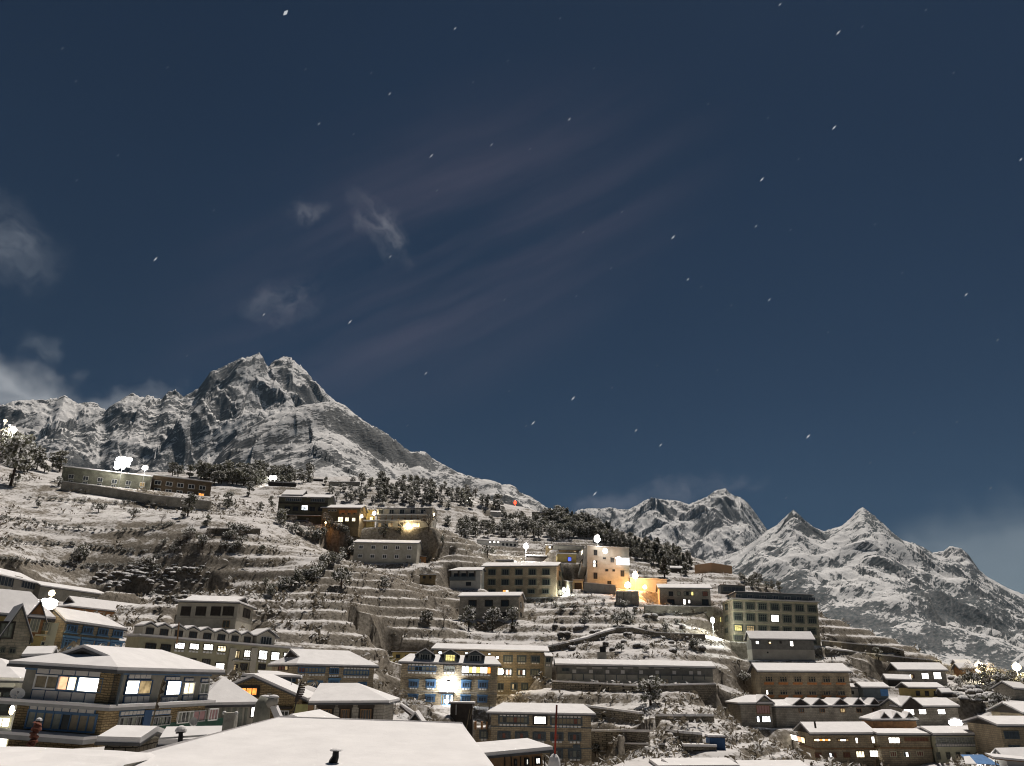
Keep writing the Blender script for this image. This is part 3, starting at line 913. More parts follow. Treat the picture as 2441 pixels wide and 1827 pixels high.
# raised gablet at the ridge's end
ga, gl, gr = pt(*px('c', 692, 722), 33.2), pt(*px('c', 560, 795), 33.2), pt(*px('c', 890, 806), 33.2)
g_ = MB()
vb = wn_ * 5
g_.slab([[rel(gl), rel(ga), rel(ga + vb), rel(gl + vb)], [rel(ga), rel(gr), rel(gr + vb), rel(ga + vb)]], .2)
g_.poly([rel(gl - wn_ * .02), rel(ga - wn_ * .02), rel(gr - wn_ * .02), rel(gl - Vector((0, 0, .5))), ])
link('snow_cover', g_.mesh('gablet snow', 'snow'), ro)
# stovepipe
c0 = pt(*px('c', 1040, 1100), 28.2)
best = None
for kk in np.linspace(0, KM, 300):
    q = roofpt(.3, kk)
    dd = abs(uv_of(q + Vector((0, 0, .2)))[1] - px('c', 1040, 1118)[1])
    if best is None or dd < best[0]: best = (dd, kk)
kp = best[1]
tgt = px('c', 1043, 1118)[0]
best = min((abs(uv_of(roofpt(a_, kp))[0] - tgt), a_) for a_ in np.linspace(-.1, .8, 500))
q = roofpt(best[1], kp) + Vector((0, 0, .1))
cb = MB(); h_ = 112 / 3.568 / FPX * q.length
cb.tube([q, q + Vector((0.05, 0, h_ * .55)), q + Vector((.05, 0, h_ * .93))], [.10, .095, .085], 10)
cb.tube([q + Vector((.05, 0, h_ * .93)), q + Vector((.05, 0, h_ * .96))], [.16, .16], 10)
cb.tube([q + Vector((.0, 0, h_ * .40)), q + Vector((-.06, -.02, h_ * .5))], [.13, .12], 8)
cb.dome(q + Vector((0, 0, -.02)), .20, .16, .12, 10, 3)
ch = link('stovepipe', cb.mesh('stovepipe', 'black'), root); ch.location = -Vector(root.location)
cb = MB(); cb.dome(q + Vector((.06, 0, h_ * .96)), .19, .19, .07, 10, 3)
c2 = link('snow_cap', cb.mesh('snow cap', 'snow'), ch)

b = Bld('D3', 'low house with snow roof and glowing slit windows in front of the tan stone lodge', (250, 985), (1395, 868), 1330, 58, yaw=30, D=6.5, wall='timber', oh=.6)
b.roof(ridge=((40, 785), (1000, 716)), left='gable', right='hip', th=.14)
for r_ in ((785, 1010, 830, 1110, 'lit'), (942, 992, 1012, 1112, 'lit'), (1100, 975, 1190, 1098, 'lit')):
    b.win('f', *r_[:4], pane=r_[4], cols=2 if r_[0] > 800 else 1, frame='black', fw=.10)
for x in (640, 740, 880, 1060, 1240):
    b.board('f', x, 975, x + 14, 1150, 'timber_dark', 'post', .1)

b = Bld('a', 'small stone hut with snowy gable roof standing before the big lodge', (805, 962), (1195, 972), 1110, 43, yaw=6, D=4.6, wall='rubble', oh=.35, name='hut', cat='hut')
b.roof(ridge=((880, 857), (1320, 880)), left='gable', right='gable', th=.12, gable_m='plaster')
b = Bld('a', 'low snowy lean-to between the stone hut and the broad roof', (1330, 990), (1880, 900), 1090, 42, yaw=12, D=3.2, wall='timber_dark', oh=.3, name='lean_to', cat='hut', maxtilt=1)
b.roof(rise=.45, th=.1)

# --- the houses behind the lodge, running away along the lane
b = Bld('b', 'stone building with two rows of bright blue framed windows above the big lodge', (555, 470), (1085, 547), 760, 108, yaw=70, D=5, wall='stone_tan', oh=.5)
b.roof(rise=1.5, left='gable', right='hip', rinset=2.5)
for i, (x0, y0, x1, y1) in enumerate(((570, 496, 648, 566), (706, 512, 782, 578), (836, 528, 910, 592), (962, 544, 1036, 603))):
    b.win('f', x0, y0, x1, y1, frame='blue', pane='glass_blue', cols=3, fw=.16, sill='blue_bright')
for i, (x0, y0, x1, y1) in enumerate(((545, 618, 630, 700), (696, 634, 772, 708), (818, 645, 892, 712), (945, 655, 1018, 716))):
    b.win('f', x0, y0, x1, y1, frame='blue_bright', pane='glass_blue' if i != 1 else 'curtain_grey', cols=3, rows=2, fw=.16, lintel='blue_bright', surround='blue')
b = Bld('b', 'long hotel with a zigzag row of attic gables and many lit white windows', (1180, 600), (2584, 716), 990, 121, yaw=55, D=3.8, wall='olive', oh=.35, cat='hotel', name='hotel')
b.flat(th=.16, snow=.25)
pk = [1285, 1405, 1530, 1650, 1770, 1890, 2005, 2108]
us = [b.local(x, 490 + (x - 1285) * .105, 1.4)[0] for x in pk]
hw = [(us[i + 1] - us[i]) / 2 if i < 7 else (us[7] - us[6]) / 2 for i in range(8)]
zp = b.local(1285, 484, 1.4)[1]
for i in range(8):
    b.dormer(1.4, us[i] - hw[i] * .97, us[i] + hw[i] * .97, b.H + .18, b.H + 1.45, zp, 2.2, 'plaster', frame='timber_dark', cols=3, oh=.02, winw=.55)
u0 = b.local(398, 105, 1.0, 'c')[0]; u1 = b.local(552, 105, 1.0, 'c')[0]; zt = b.local(470, 8, 1.0, 'c')[1]
b.dormer(1.0, u0, u1, b.H + .18, b.H + 1.7, max(zt, zp + .3), 2.6, 'plaster', frame='greypaint', cols=4, oh=.5)
k1 = dict(frame='timber_dark', fw=.10, cols=3, rows=2, panels=3)
for (x0, y0, x1, y1, m_) in ((1240, 655, 1318, 722, 'glass'), (1370, 664, 1445, 728, 'glass'), (1488, 648, 1566, 706, 'lit'), (1612, 656, 1688, 712, 'lit'), (1732, 660, 1808, 718, 'lit'),
                             (1850, 676, 1918, 730, 'lit_cream'), (1600, 782, 1662, 832, 'glass'), (1722, 792, 1782, 842, 'glass'), (1832, 822, 1904, 880, 'lit')):
    b.win('f', x0, y0, x1, y1, pane=m_, **k1)
for (x0, y0, x1, y1, m_) in ((204, 182, 250, 248, ['lit_cream', 'lit_dim']), (292, 178, 340, 240, 'lit'), (418, 180, 482, 262, 'lit'), (522, 194, 586, 268, 'lit'), (627, 198, 658, 238, 'lit'),
                             (186, 298, 232, 356, ['lit_cream', 'lit_dim', 'glass']), (262, 290, 312, 356, 'glass'), (415, 295, 470, 345, 'glass'), (160, 395, 220, 440, 'glass')):
    b.win('f', x0, y0, x1, y1, fr='c', pane=m_, **k1)
uu0, uu1 = b.pos('f', 165, 200, 'c')[0], b.pos('f', 352, 200, 'c')[0]
b.board('f', 180, 262, 340, 285, 'plaster', 'balcony', .5, fr='c')
for x in (168, 352):
    b.board('f', x, 160, x + 12, 440, 'plaster', 'pilaster', .25, fr='c')
ZIG = b

b = Bld('b', 'steep gabled stone house at the picture edge with one tall shuttered window', (-20, 628), (285, 632), 800, 92, yaw=38, D=6, wall='stone_green', oh=.3, os=.3)
b.roof(rise=3.2, axis='w', th=.2, gable_m='stone_green')
b.win('f', 12, 485, 92, 608, frame='greenish', pane='curtain_grey', cols=3, surround='timber_dark')
b.win('f', 5, 690, 40, 740, frame='greenish', cols=2); b.win('f', 80, 695, 130, 745, frame='greenish', cols=2)
b = Bld('b', 'timber fronted house with wide snow roof behind the steep gabled house', (-220, 395), (470, 482), 760, 101, yaw=30, D=6.5, wall='ochre', oh=.7)
b.roof(rise=2.6, left='gable', right='hip', rinset=3)
u0, z0 = b.local(232, 470, .2); u1, _ = b.local(372, 470, .2)
b.dormer(.2, u0, u1, b.H - 1.6, b.H + .15, b.H + 1.6, 4, 'timber_red', cols=3, oh=.4, frame='cream', pane='curtain_grey')
for x0, x1 in ((185, 228), (352, 425)):
    b.win('f', x0, 475, x1, 550, frame='cream', pane='curtain_grey', cols=3)
b.board('f', 300, 575, 425, 602, 'cream', 'balcony_board', .4)
b.board('f', 265, 545, 340, 600, 'timber_red', 'red_board', .06)
b.board('f', 425, 480, 438, 740, 'cream', 'corner_post', .12)
b.win('f', 205, 632, 260, 672, frame='cream', cols=2); b.win('f', 350, 640, 410, 680, frame='cream', cols=2)
b = Bld('b', 'small snow roofed shed tucked against the blue windowed building', (175, 770), (440, 765), 850, 86, yaw=20, D=4, wall='timber_dark', oh=.2, name='shed', cat='shed')
b.roof(ridge=((190, 676), (445, 684)), th=.1)

b = Bld('b', 'long red brown shed with a hipped snow roof under the shrubby slope', (600, 345), (1595, 452), 545, 172, D=4.5, wall='timber_red', oh=.7, name='shed', cat='shed')
b.roof(rise=1.9, left='dutch', right='hip', linset=1.6, rinset=4, frac=.35)
b.board('f', 870, 420, 895, 450, 'plaster', 'meter_box', .15)
b = Bld('b', 'square grey stone house with dark boarded windows and two small roof gables', (1485, 300), (2045, 314), 560, 150, yaw=4, Dpx=(2212, 352), wall='plaster', oh=.5)
b.roof(rise=1.4, left='dutch', right='dutch', linset=1.1, rinset=1.1, frac=.3)
for x0, x1 in ((1552, 1608), (1678, 1738), (1806, 1864), (1908, 1976)):
    b.win('f', x0, 352, x1, 422, frame='timber_dark', pane='timber_dark', cols=2, surround='timber_dark', sill='concrete')
b.win('r', 2072, 370, 2120, 436, frame='timber_dark', pane='timber_dark', cols=2, surround='timber_dark')
b.win('f', 1898, 462, 1950, 525, frame='timber', pane='glass', cols=2)
b.band(b.pos('f', 1750, 445)[1], .12, .05, 'concrete')
b = Bld('b', 'long grey building with ribbon windows at the picture edge below the terraces', (-220, 28), (338, 152), 300, 168, D=5, wall='plaster', oh=.6)
b.roof(rise=1.5, left='gable', right='hip', rinset=3)
b.win('f', -110, 60, 120, 165, frame='greypaint', pane='glass_blue', cols=8, fw=.1)
b.win('f', 165, 118, 315, 196, frame='greypaint', pane='glass_blue', cols=7, fw=.1)
b.board('f', 126, 80, 160, 220, 'concrete', 'column', .15)
b = Bld('b', 'low grey annexe with a thin snow roof stepping down from the ribbon windowed building', (345, 168), (935, 252), 320, 186, D=4, wall='plaster_dark', oh=.5)
b.roof(rise=.9, right='hip', rinset=2)
b.win('f', 690, 258, 800, 288, frame='white', pane='curtain_grey', cols=4)
b.win('f', 812, 268, 905, 300, frame='greypaint', pane='glass_blue', cols=4)

# --- upper slope
b = Bld('g', 'long dark two-storey lodge under the dazzling floodlight high on the slope', (530, 1115), (1300, 1203), 1285, 280, D=7, wall='stone_dark', oh=.3, cat='lodge', name='lodge')
b.flat(th=.12, snow=.3)
b.row('f', (585, 1180, 625, 1222), (1190, 1248), 6, frame='pale', pane='glass', cols=2, lit={5: 'lit_dim'})
b.row('f', (580, 1232, 618, 1262), (1180, 1290), 6, frame='pale', pane='glass', cols=2, lit={5: 'lit_dim'})
b = Bld('g', 'brown two-storey lodge wing with pale window frames beside the floodlit lodge', (1303, 1190), (1812, 1252), 1350, 283, D=7, wall='brown_dark', oh=.3, cat='lodge', name='lodge')
b.flat(th=.12, snow=.3)
b.row('f', (1316, 1230, 1368, 1276), (1696, 1275), 5, frame='pale', pane='glass', cols=2, fw=.2)
b.row('f', (1312, 1296, 1362, 1330), (1688, 1336), 5, frame='pale', pane='glass', cols=2, fw=.2, lit={4: 'lit_orange'})
b = Bld('H2', 'broad dark lodge with upper glazing and one glaring blue white window', (110, 188), (790, 202), 495, 250, Dpx=(885, 275), wall='stone_dark', oh=.5, cat='lodge', name='lodge')
b.roof(ridge=((140, 150), (790, 156)), th=.15)
u0, u1 = b.local(190, 120, 3)[0], b.local(462, 120, 3)[0]
b.roof(box=(u0, 1.2, u1, b.D - 1.2), z=b.H + .9, ridge=((200, 97), (455, 97)), name='upper_roof', gables=False)
b.win('f', 225, 204, 420, 246, frame='greypaint', pane='glass_blue', cols=8)
b.win('f', 548, 210, 725, 256, frame='greypaint', pane='glass_blue', cols=8)
b.band(b.pos('f', 400, 278)[1], .2, .5, 'timber_dark', faces='front', name='balcony_edge')
b.row('f', (210, 310, 275, 368), (640, 318), 5, frame='timber_dark', pane='glass', cols=2)
b.win('f', 428, 298, 502, 362, frame='timber_dark', pane='lit_cool', cols=1)
b.win('f', 484, 462, 516, 488, frame='greypaint', pane='curtain_grey', cols=2)
b.band(b.pos('f', 400, 440)[1], .15, .8, 'timber', faces='front', snow=True, name='terrace_edge')
b = Bld('H2', 'stone lodge with orange shutters and three warm lit windows', (665, 330), (1195, 334), 560, 246, Dpx=(1310, 402), wall='stone_brown', oh=.5, cat='lodge', name='lodge')
b.roof(ridge=((780, 290), (1200, 292)), left='hip', right='gable')
for i in range(6):
    x = 912 + i * 38
    b.board('f', x, 362, x + 34, 392, 'orange' if i not in (2,) else 'timber_red', 'shutter', .1)
    b.board('f', x, 396, x + 15, 414, 'timber_dark' if i % 2 else 'orange', 'check_panel', .12)
for i, x in enumerate((768, 812, 850)):
    b.win('f', x, 350, x + 26, 376, frame='pale', cols=1)
for r_ in ((896, 445, 958, 514, 'lit_warm'), (986, 452, 1034, 506, 'lit_cream'), (1074, 456, 1118, 506, 'lit_cream')):
    b.win('f', *r_[:4], pane=r_[4], cols=2, frame='timber_dark')
b = Bld('H2', 'three-level lodge with long balconies and a golden lit ground floor', (1385, 338), (2115, 332), 585, 250, D=8, wall='concrete', oh=.3, cat='lodge', name='lodge')
b.roof(rise=.6, snow=.12)
b.row('f', (1420, 350, 1476, 408), (1962, 350), 5, frame='greypaint', pane='glass', cols=2, surround='greypaint')
for y, x0, x1, sn in ((436, 1330, 2052, True), (508, 1230, 1972, True)):
    z = b.pos('f', x0, y)[1]; a0, a1 = b.pos('f', x0, y)[0], b.pos('f', x1, y)[0]
    s_ = MB(); s_.box(a0, -1.3, z, a1, b.oh - .01, z + .14); o = link('balcony', s_.mesh('balcony', 'pale'), b.root)
    s_ = MB(); s_.box(a0, -1.32, z + .143, a1, -.9, z + .26); link('snow_cover', s_.mesh('snow', 'snow'), o)
    for i in range(9):
        link('post', box_mesh(.12, .12, 1.6, 'timber'), o, (a0 + (a1 - a0) * (i + .5) / 9, -1.1, z - 1.6))
b.row('f', (1410, 468, 1438, 505), (1990, 462), 8, frame='timber', pane='glass', cols=2, lit={0: 'lit_dim', 3: 'lit_dim'})
b.win('f', 1675, 528, 1945, 580, frame='timber', pane=['lit_warm', 'lit_warm', 'lit_warm', 'lit_warm', 'lit_cream', 'lit_warm'], cols=6)
b.win('f', 1410, 525, 1445, 575, frame='timber', pane='lit_dim', cols=2); b.win('f', 1540, 525, 1600, 575, frame='timber', pane='lit_dim', cols=3)
BALC = b
b = Bld('H2', 'narrow golden lit link house between the shuttered lodge and the balconied lodge', (1225, 350), (1380, 350), 585, 253, yaw=14, D=5, wall='ochre', oh=.2)
b.roof(rise=.5, snow=.15)
b.win('f', 1335, 378, 1382, 428, pane='lit_warm', cols=1, frame='timber'); b.win('f', 1300, 446, 1342, 500, pane='lit_warm', cols=2, frame='timber')
LINKH = b
b = Bld('H2', 'plain grey house with ten white framed windows alone on the slope', (1085, 774), (1930, 788), 1045, 235, D=9.5, yaw=-2, wall='plaster', oh=.4)
b.roof(ridge=((1150, 738), (1932, 746)), snow=.18)
b.row('f', (1165, 808, 1218, 862), (1788, 818), 5, frame='white', pane='glass', cols=2, fw=.16)
b.row('f', (1152, 923, 1206, 976), (1778, 934), 5, frame='white', pane='glass', cols=2, fw=.16)
b = Bld('H2', 'tiny red brown porch hut at the end of the plain grey house', (1915, 950), (2040, 962), 1042, 238, yaw=14, D=3, wall='timber_red', oh=.2, name='hut', cat='hut')
b.flat(th=.1, snow=.12, m='timber_dark'); b.win('f', 1930, 988, 1958, 1038, frame='white', pane='curtain_grey', cols=2)
b = Bld('H2', 'small square stone hut with flat snow roof below the plain grey house', (1940, 1190), (2160, 1196), 1325, 212, D=3.5, wall='stone_brown', oh=.15, name='hut', cat='hut')
b.flat(th=.08, snow=.16, m='timber_dark'); b.win('f', 1986, 1206, 2020, 1240, frame='timber_dark', cols=1); b.win('f', 2070, 1212, 2096, 1240, frame='timber_dark', cols=1)

# --- middle slope, centre
b = Bld('i', 'pale house with a dark upper balcony adjoining the five-bay stone hotel', (600, 1074), (888, 1072), 1230, 221, D=8, wall='pale', oh=.5)
b.roof(ridge=((690, 1045), (892, 1042)), left='hip', right='gable', snow=.2)
b.row('f', (650, 1096, 692, 1134), (778, 1094), 3, frame='timber_dark', pane='glass', cols=2)
b.win('f', 752, 1170, 795, 1202, frame='timber_dark', pane='glass', cols=2)
b.board('f', 618, 1128, 832, 1158, 'slate', 'balcony_rail', 1.0)
for x in (620, 690, 760, 826): b.board('f', x, 1078, x + 6, 1128, 'timber_dark', 'post', .9)
b = Bld('i', 'five-bay three-storey stone hotel with dark windows and flat pitched snow roof', (880, 1038), (1535, 1034), 1300, 225, D=11, yaw=-11.5, wall='stone_tan', oh=.5, cat='hotel', name='hotel')
b.roof(ridge=((912, 1002), (1532, 1002)), snow=.2)
hk_ = dict(frame='greenish', pane='glass', cols=3, surround='greenish', fw=.12, sill='concrete')
b.row('f', (946, 1062, 1002, 1112), (1404, 1060), 5, **hk_)
b.row('f', (942, 1148, 1000, 1198), (1404, 1146), 5, **hk_)
b.row('f', (1280, 1232, 1334, 1270), (1402, 1230), 2, **hk_)
b.win('f', 1064, 1236, 1116, 1262, frame='timber_dark', pane=['lit_orange', 'lit_cream'], cols=4); b.win('f', 945, 1232, 1000, 1262, **hk_); b.win('f', 1182, 1232, 1220, 1262, **hk_)
for y in (1078, 1160):
    for x in (1540, 1566): b.win('r', x, y + (x - 1540) * .2, x + 14, y + 46 + (x - 1540) * .25, frame='greenish', pane='glass', cols=1)
HOT5 = b
b = Bld('i', 'two-storey stone house with dark windows half hidden behind trees', (680, 1294), (1215, 1292), 1492, 196, Dpx=(1262, 1334), wall='stone_grey', oh=.45)
b.roof(ridge=((742, 1254), (1226, 1255)), snow=.25)
b.row('f', (780, 1326, 836, 1378), (1056, 1330), 3, frame='timber_dark', pane='glass', cols=2, surround='timber_dark', sill='concrete')
b.row('f', (786, 1424, 836, 1470), (1056, 1424), 3, frame='timber_dark', pane='glass', cols=2)
b.win('r', 1212, 1345, 1228, 1390, frame='timber_dark', cols=1); b.win('r', 1210, 1430, 1226, 1470, frame='timber_dark', cols=1)

b = Bld('j', 'modern concrete block washed in orange lamp light with scattered square windows', (352, 652), (716, 668), 1005, 225, D=9, wall='concrete', oh=.12, cat='apartment block', name='apartment_block', yaw=2)
b.flat(th=.15, snow=.1)
for (x0, y0, x1, y1, m_) in ((412, 682, 442, 730, 'glass'), (490, 746, 516, 762, 'glass'), (555, 750, 585, 790, 'glass'), (408, 772, 442, 830, ['lit', 'glass']), (510, 846, 536, 866, 'glass'), (570, 848, 593, 867, 'glass'),
                             (640, 858, 672, 910, 'glass'), (410, 876, 443, 930, 'glass'), (527, 946, 561, 976, 'glass')):
    b.win('f', x0, y0, x1, y1, frame='timber_dark', pane=m_, cols=2 if x1 - x0 > 28 else 1)
for y in (738, 804, 838, 936): b.band(b.pos('f', 500, y)[1], .15, .1, 'concrete')
for (x0, y0, x1, y1, m_) in ((304, 684, 322, 726, 'lit_cream'), (300, 770, 318, 815, 'glass'), (330, 850, 345, 900, 'glass')):
    b.win('l', x0, y0, x1, y1, frame='timber_dark', pane=m_, cols=1)
MOD = b
s_ = MB()
for k_ in range(10):
    s_.box(-1.4, b.D - 1 - k_ * .75, b.H * .30 + k_ * .24, b.os - .02, b.D - 1 - (k_ + 1) * .75 - .1, b.H * .30 + k_ * .24 + .2)
st = link('staircase', s_.mesh('staircase', 'concrete'), b.root)
s_ = MB(); s_.hull([(-1.45, b.D - 1, b.H * .30 + .1), (-1.45, b.D - 8.5, b.H * .30 + 2.5), (-1.45, b.D - 8.5, b.H * .30 + 3.5), (-1.45, b.D - 1, b.H * .30 + 1.1),
                 (-1.33, b.D - 1, b.H * .30 + .1), (-1.33, b.D - 8.5, b.H * .30 + 2.5), (-1.33, b.D - 8.5, b.H * .30 + 3.5), (-1.33, b.D - 1, b.H * .30 + 1.1)],
                [(0, 1, 2, 3), (7, 6, 5, 4), (0, 4, 5, 1), (1, 5, 6, 2), (2, 6, 7, 3), (3, 7, 4, 0)])
link('stair_parapet', s_.mesh('parapet', 'pale'), st)
o = b.board('f', 606, 752, 712, 812, 'lit_cool', 'lit_sign_board', .25)
b = Bld('j', 'low wide annexe glowing orange beside the modern concrete block', (716, 925), (1040, 940), 1035, 226, yaw=0, D=6, wall='pale', oh=.15)
b.flat(th=.12, snow=.15)
b = Bld('j', 'small flat roofed house with one deep blue lit window', (95, 716), (272, 722), 792, 238, yaw=0, D=6, wall='ochre', oh=.3)
b.flat(th=.1, snow=.25); b.win('f', 190, 744, 222, 780, frame='timber_dark', pane='lit_blue', cols=3)
b = Bld('j', 'dark flat topped house behind the blue lit one', (108, 680), (290, 686), 760, 246, yaw=0, D=6, wall='stone_brown', oh=.3)
b.flat(th=.1, snow=.04, m='tin'); b.win('f', 240, 690, 262, 706, frame='timber', pane='lit_dim', cols=1)
b = Bld('j', 'little gatehouse with dark door and thick flat roof', (232, 942), (328, 944), 1022, 222, yaw=0, D=2.6, wall='cream', oh=.25, name='gatehouse', cat='gatehouse')
b.flat(th=.2, snow=.1); b.board('f', 248, 962, 310, 1020, 'timber_dark', 'door', .06)
b = Bld('j', 'grey stone house with a straight snow roof and two small glowing lower windows', (955, 1008), (1420, 1012), 1158, 214, yaw=-6, D=8, wall='stone_grey', oh=.5)
b.roof(ridge=((966, 969), (1444, 976)), snow=.22)
for (x0, y0, x1, y1, m_, c_) in ((1048, 1036, 1088, 1076, 'glass', 3), (1118, 1038, 1152, 1070, 'curtain_grey', 1), (1176, 1036, 1262, 1072, ['curtain_grey', 'glass', 'curtain_grey', 'lit_yellow'], 4), (1335, 1036, 1382, 1076, 'curtain_red', 2),
                                 (1036, 1102, 1100, 1146, 'glass', 2), (1170, 1102, 1196, 1148, 'lit', 1), (1212, 1106, 1234, 1138, 'lit', 1), (1330, 1102, 1390, 1150, 'glass', 2)):
    b.win('f', x0, y0, x1, y1, frame='timber_dark', pane=m_, cols=c_)
b = Bld('j', 'big olive grey four-storey hotel with a grid of seven window bays', (1582, 1100), (2335, 1132), 1480, 198, yaw=-3, D=13, wall='stone_green', oh=.45, cat='hotel', name='hotel')
b.flat(th=.18, snow=.12)
at = MB(); at.box(1.6, 1.6, b.H + .19, b.L - 1.2, b.D - 1, b.H + 1.75); atm = link('attic', at.mesh('attic', 'slate'), b.root)
at = MB(); at.box(1.2, 1.2, b.H + 1.753, b.L - .8, b.D - .6, b.H + 1.9); link('attic_roof', at.mesh('attic roof', 'tin'), atm)
at = MB(); at.box(1.22, 1.22, b.H + 1.903, b.L - .82, b.D - .62, b.H + 2.0); link('snow_cover', at.mesh('snow', 'snow'), atm)
for i in range(7):
    a_ = b.pos('f', 1625 + i * 104, 1065)[0]
    b.window(('w', 1.6), a_, b.H + .55, 1.5, .8, frame='greypaint', pane='glass_blue', cols=4, fw=.07)
hk_ = dict(frame='greenish', pane='glass', cols=4, rows=2, surround='greenish', fw=.10)
b.row('f', (1602, 1136, 1672, 1194), (2231, 1146), 7, **hk_)
b.row('f', (1604, 1228, 1674, 1292), (2232, 1238), 7, lit={3: 'lit'}, **hk_)
b.row('f', (1606, 1330, 1674, 1384), (2232, 1338), 7, lit={0: 'lit_yellow', 1: 'lit_dim'}, **hk_)
b.row('f', (1606, 1420, 1674, 1465), (2232, 1425), 7, **hk_)
for y in (1118, 1212, 1312, 1405): b.band(b.pos('f', 1900, y + 10)[1], .22, .06, 'olive')
for (x0, y0, x1, y1, m_) in ((1442, 1172, 1464, 1206, 'lit_dim'), (1404, 1262, 1436, 1316, 'lit'), (1444, 1258, 1464, 1300, 'lit_dim'), (1482, 1252, 1500, 1300, 'lit_yellow'), (1486, 1350, 1502, 1404, 'lit_cream'), (1530, 1140, 1556, 1196, 'glass'), (1530, 1240, 1556, 1296, 'glass'), (1530, 1345, 1556, 1390, 'glass')):
    b.win('l', x0, y0, x1, y1, frame='greenish', pane=m_, cols=2)
BIG = b
b = Bld('j', 'blank windowless brown box building on the skyline before the far peaks', (1412, 792), (1588, 828), 892, 285, yaw=33, D=8, wall='orange_box', oh=.02, maxtilt=1.5)
b.flat(th=.05, snow=0, m='orange_box')
b = Bld('j', 'little dark hut with snow roof below the pine crest', (1058, 838), (1168, 842), 888, 282, yaw=-10, D=4, wall='timber_dark', oh=.3, name='hut', cat='hut')
b.roof(rise=.8, snow=.3)
b = Bld('j', 'dark glazed flat building peeping over the big olive grey hotel', (1486, 980), (1706, 990), 1060, 236, yaw=-6, D=6, wall='slate', oh=.2)
b.flat(th=.12, snow=.1, m='tin'); b.win('f', 1510, 998, 1690, 1040, frame='slate', pane='glass_blue', cols=5)
b = Bld('j', 'windowed shed on a pale concrete base in front of the big olive grey hotel', (1738, 1443), (2300, 1450), 1622, 188, yaw=-2, D=5, oh=.4, splits=[(None, 2.2, 'concrete'), (2.2, None, 'shed_grey')], name='shed', cat='shed')
b.roof(rise=1.7, snow=.25)
for (x0, y0, x1, y1, m_) in ((1786, 1456, 1818, 1486, 'lit'), (1896, 1462, 1922, 1482, 'lit_warm'), (1990, 1458, 2010, 1480, 'glass'), (2076, 1456, 2112, 1504, 'lit')):
    b.win('f', x0, y0, x1, y1, frame='timber_dark', pane=m_, cols=2)
b.board('f', 1884, 1548, 1898, 1562, 'black', 'drain_pipe', .1)

# --- the complex with the floodlit door
b = Bld('D2', 'blue trimmed stone hotel with three roof dormers and a floodlit doorway', (45, 330), (1415, 374), 895, 138, yaw=3, D=9, wall='stone_tan', oh=.6, cat='hotel', name='hotel')
b.roof(ridge=((200, 198), (1322, 262)), left='hip', right='hip', th=.15)
for i, (x0, x1, xp, yt, yp, yb, lit_) in enumerate(((318, 488, 405, 214, 160, 318, 'glass'), (652, 818, 735, 222, 172, 328, 'lit_yellow'), (975, 1148, 1064, 230, 182, 338, 'glass'))):
    u0, z0 = b.local(x0, yb, 1.3); u1, zt = b.local(x1, yt, 1.3); zp = b.local(xp, yp, 1.3)[1]
    b.dormer(1.3, u0, u1, z0 - .3, zt, zp, 5, 'slate', frame='greypaint', pane=lit_, cols=4, oh=.65, winw=.8, wz=(.35, .06))
    for uu in (u0, u1 - .14): link('post', box_mesh(.14, .2, zt - z0, 'greypaint'), b.root, (uu, 1.28, z0))
b.win('f', 180, 378, 553, 448, frame='blue', pane=['curtain', 'curtain', 'glass', 'glass', 'curtain_grey', 'curtain', 'curtain', 'curtain'], cols=8, fw=.12, panels=8, toppanels=8)
b.win('f', 656, 375, 795, 448, frame='greypaint', pane='curtain_grey', cols=4, panels=4, toppanels=4)
b.win('f', 887, 384, 1272, 474, frame='timber_dark', pane=['lit', 'lit_cool', 'lit_yellow', 'lit', 'lit_yellow', 'lit', 'lit', 'lit_orange'], cols=8, fw=.08, panels=8, toppanels=8)
for x0, x1 in ((205, 305), (430, 530), (895, 995), (1118, 1218)):
    dy = (x0 - 205) * .012
    b.win('f', x0, 578 + dy, x1, 652 + dy, frame='blue', pane='glass_blue', cols=3, surround='blue', lintel='blue_bright', panels=3, fw=.1)
    b.win('f', x0 - 8, 772 + dy, x1 - 8, 838 + dy, frame='blue', pane='glass_blue', cols=3, surround='blue', lintel='blue', fw=.1)
b.band(b.pos('f', 700, 725)[1], .12, .04, 'stone_grey')
a0, z0 = b.pos('f', 592, 735); a1 = b.pos('f', 780, 735)[0]
pc = MB(); pc.box(a0, b.oh - 1.7, z0 - .12, a1, b.oh - .01, z0); po = link('porch_roof', pc.mesh('porch roof', 'tin'), b.root)
pc = MB(); pc.box(a0 - .03, b.oh - 1.75, z0 + .003, a1 + .03, b.oh - .02, z0 + .25); link('snow_cover', pc.mesh('snow', 'snow'), po)
b.win('f', 622, 752, 770, 888, frame='blue_bright', pane=['lit_dim', 'glass_blue', 'lit_cool', 'glass_blue', 'lit_cool'], cols=5, fw=.1)
FLOOD = b
b = Bld('D2', 'tall tan stone wing with slate framed windows behind the three-dormer hotel', (480, 158), (2048, 194), 748, 152, yaw=3, D=8, wall='stone_tan', oh=.6, cat='hotel', name='hotel')
b.roof(ridge=((548, 82), (2004, 100)), left='hip', right='gable', th=.15)
sw = dict(frame='slate', pane='curtain_grey', cols=3, surround='slate', panels=3, fw=.1)
b.row('f', (1448, 245, 1548, 320), (1808, 248), 3, lit={2: 'glass_blue'}, **sw)
b.row('f', (1445, 420, 1545, 498), (1805, 425), 3, lit={0: dict(pane=['curtain_red', 'lit', 'lit_peach', 'lit']), 1: dict(pane=['lit_dim', 'curtain_red', 'lit'])}, **sw)
b.row('f', (1545, 610, 1612, 685), (1826, 612), 3, lit={0: dict(pane=['lit_dim', 'glass'])}, frame='slate', pane='curtain_grey', cols=2, surround='slate', panels=2, fw=.1)
b.win('f', 1362, 600, 1442, 690, frame='slate', pane='glass', cols=2, panels=2)
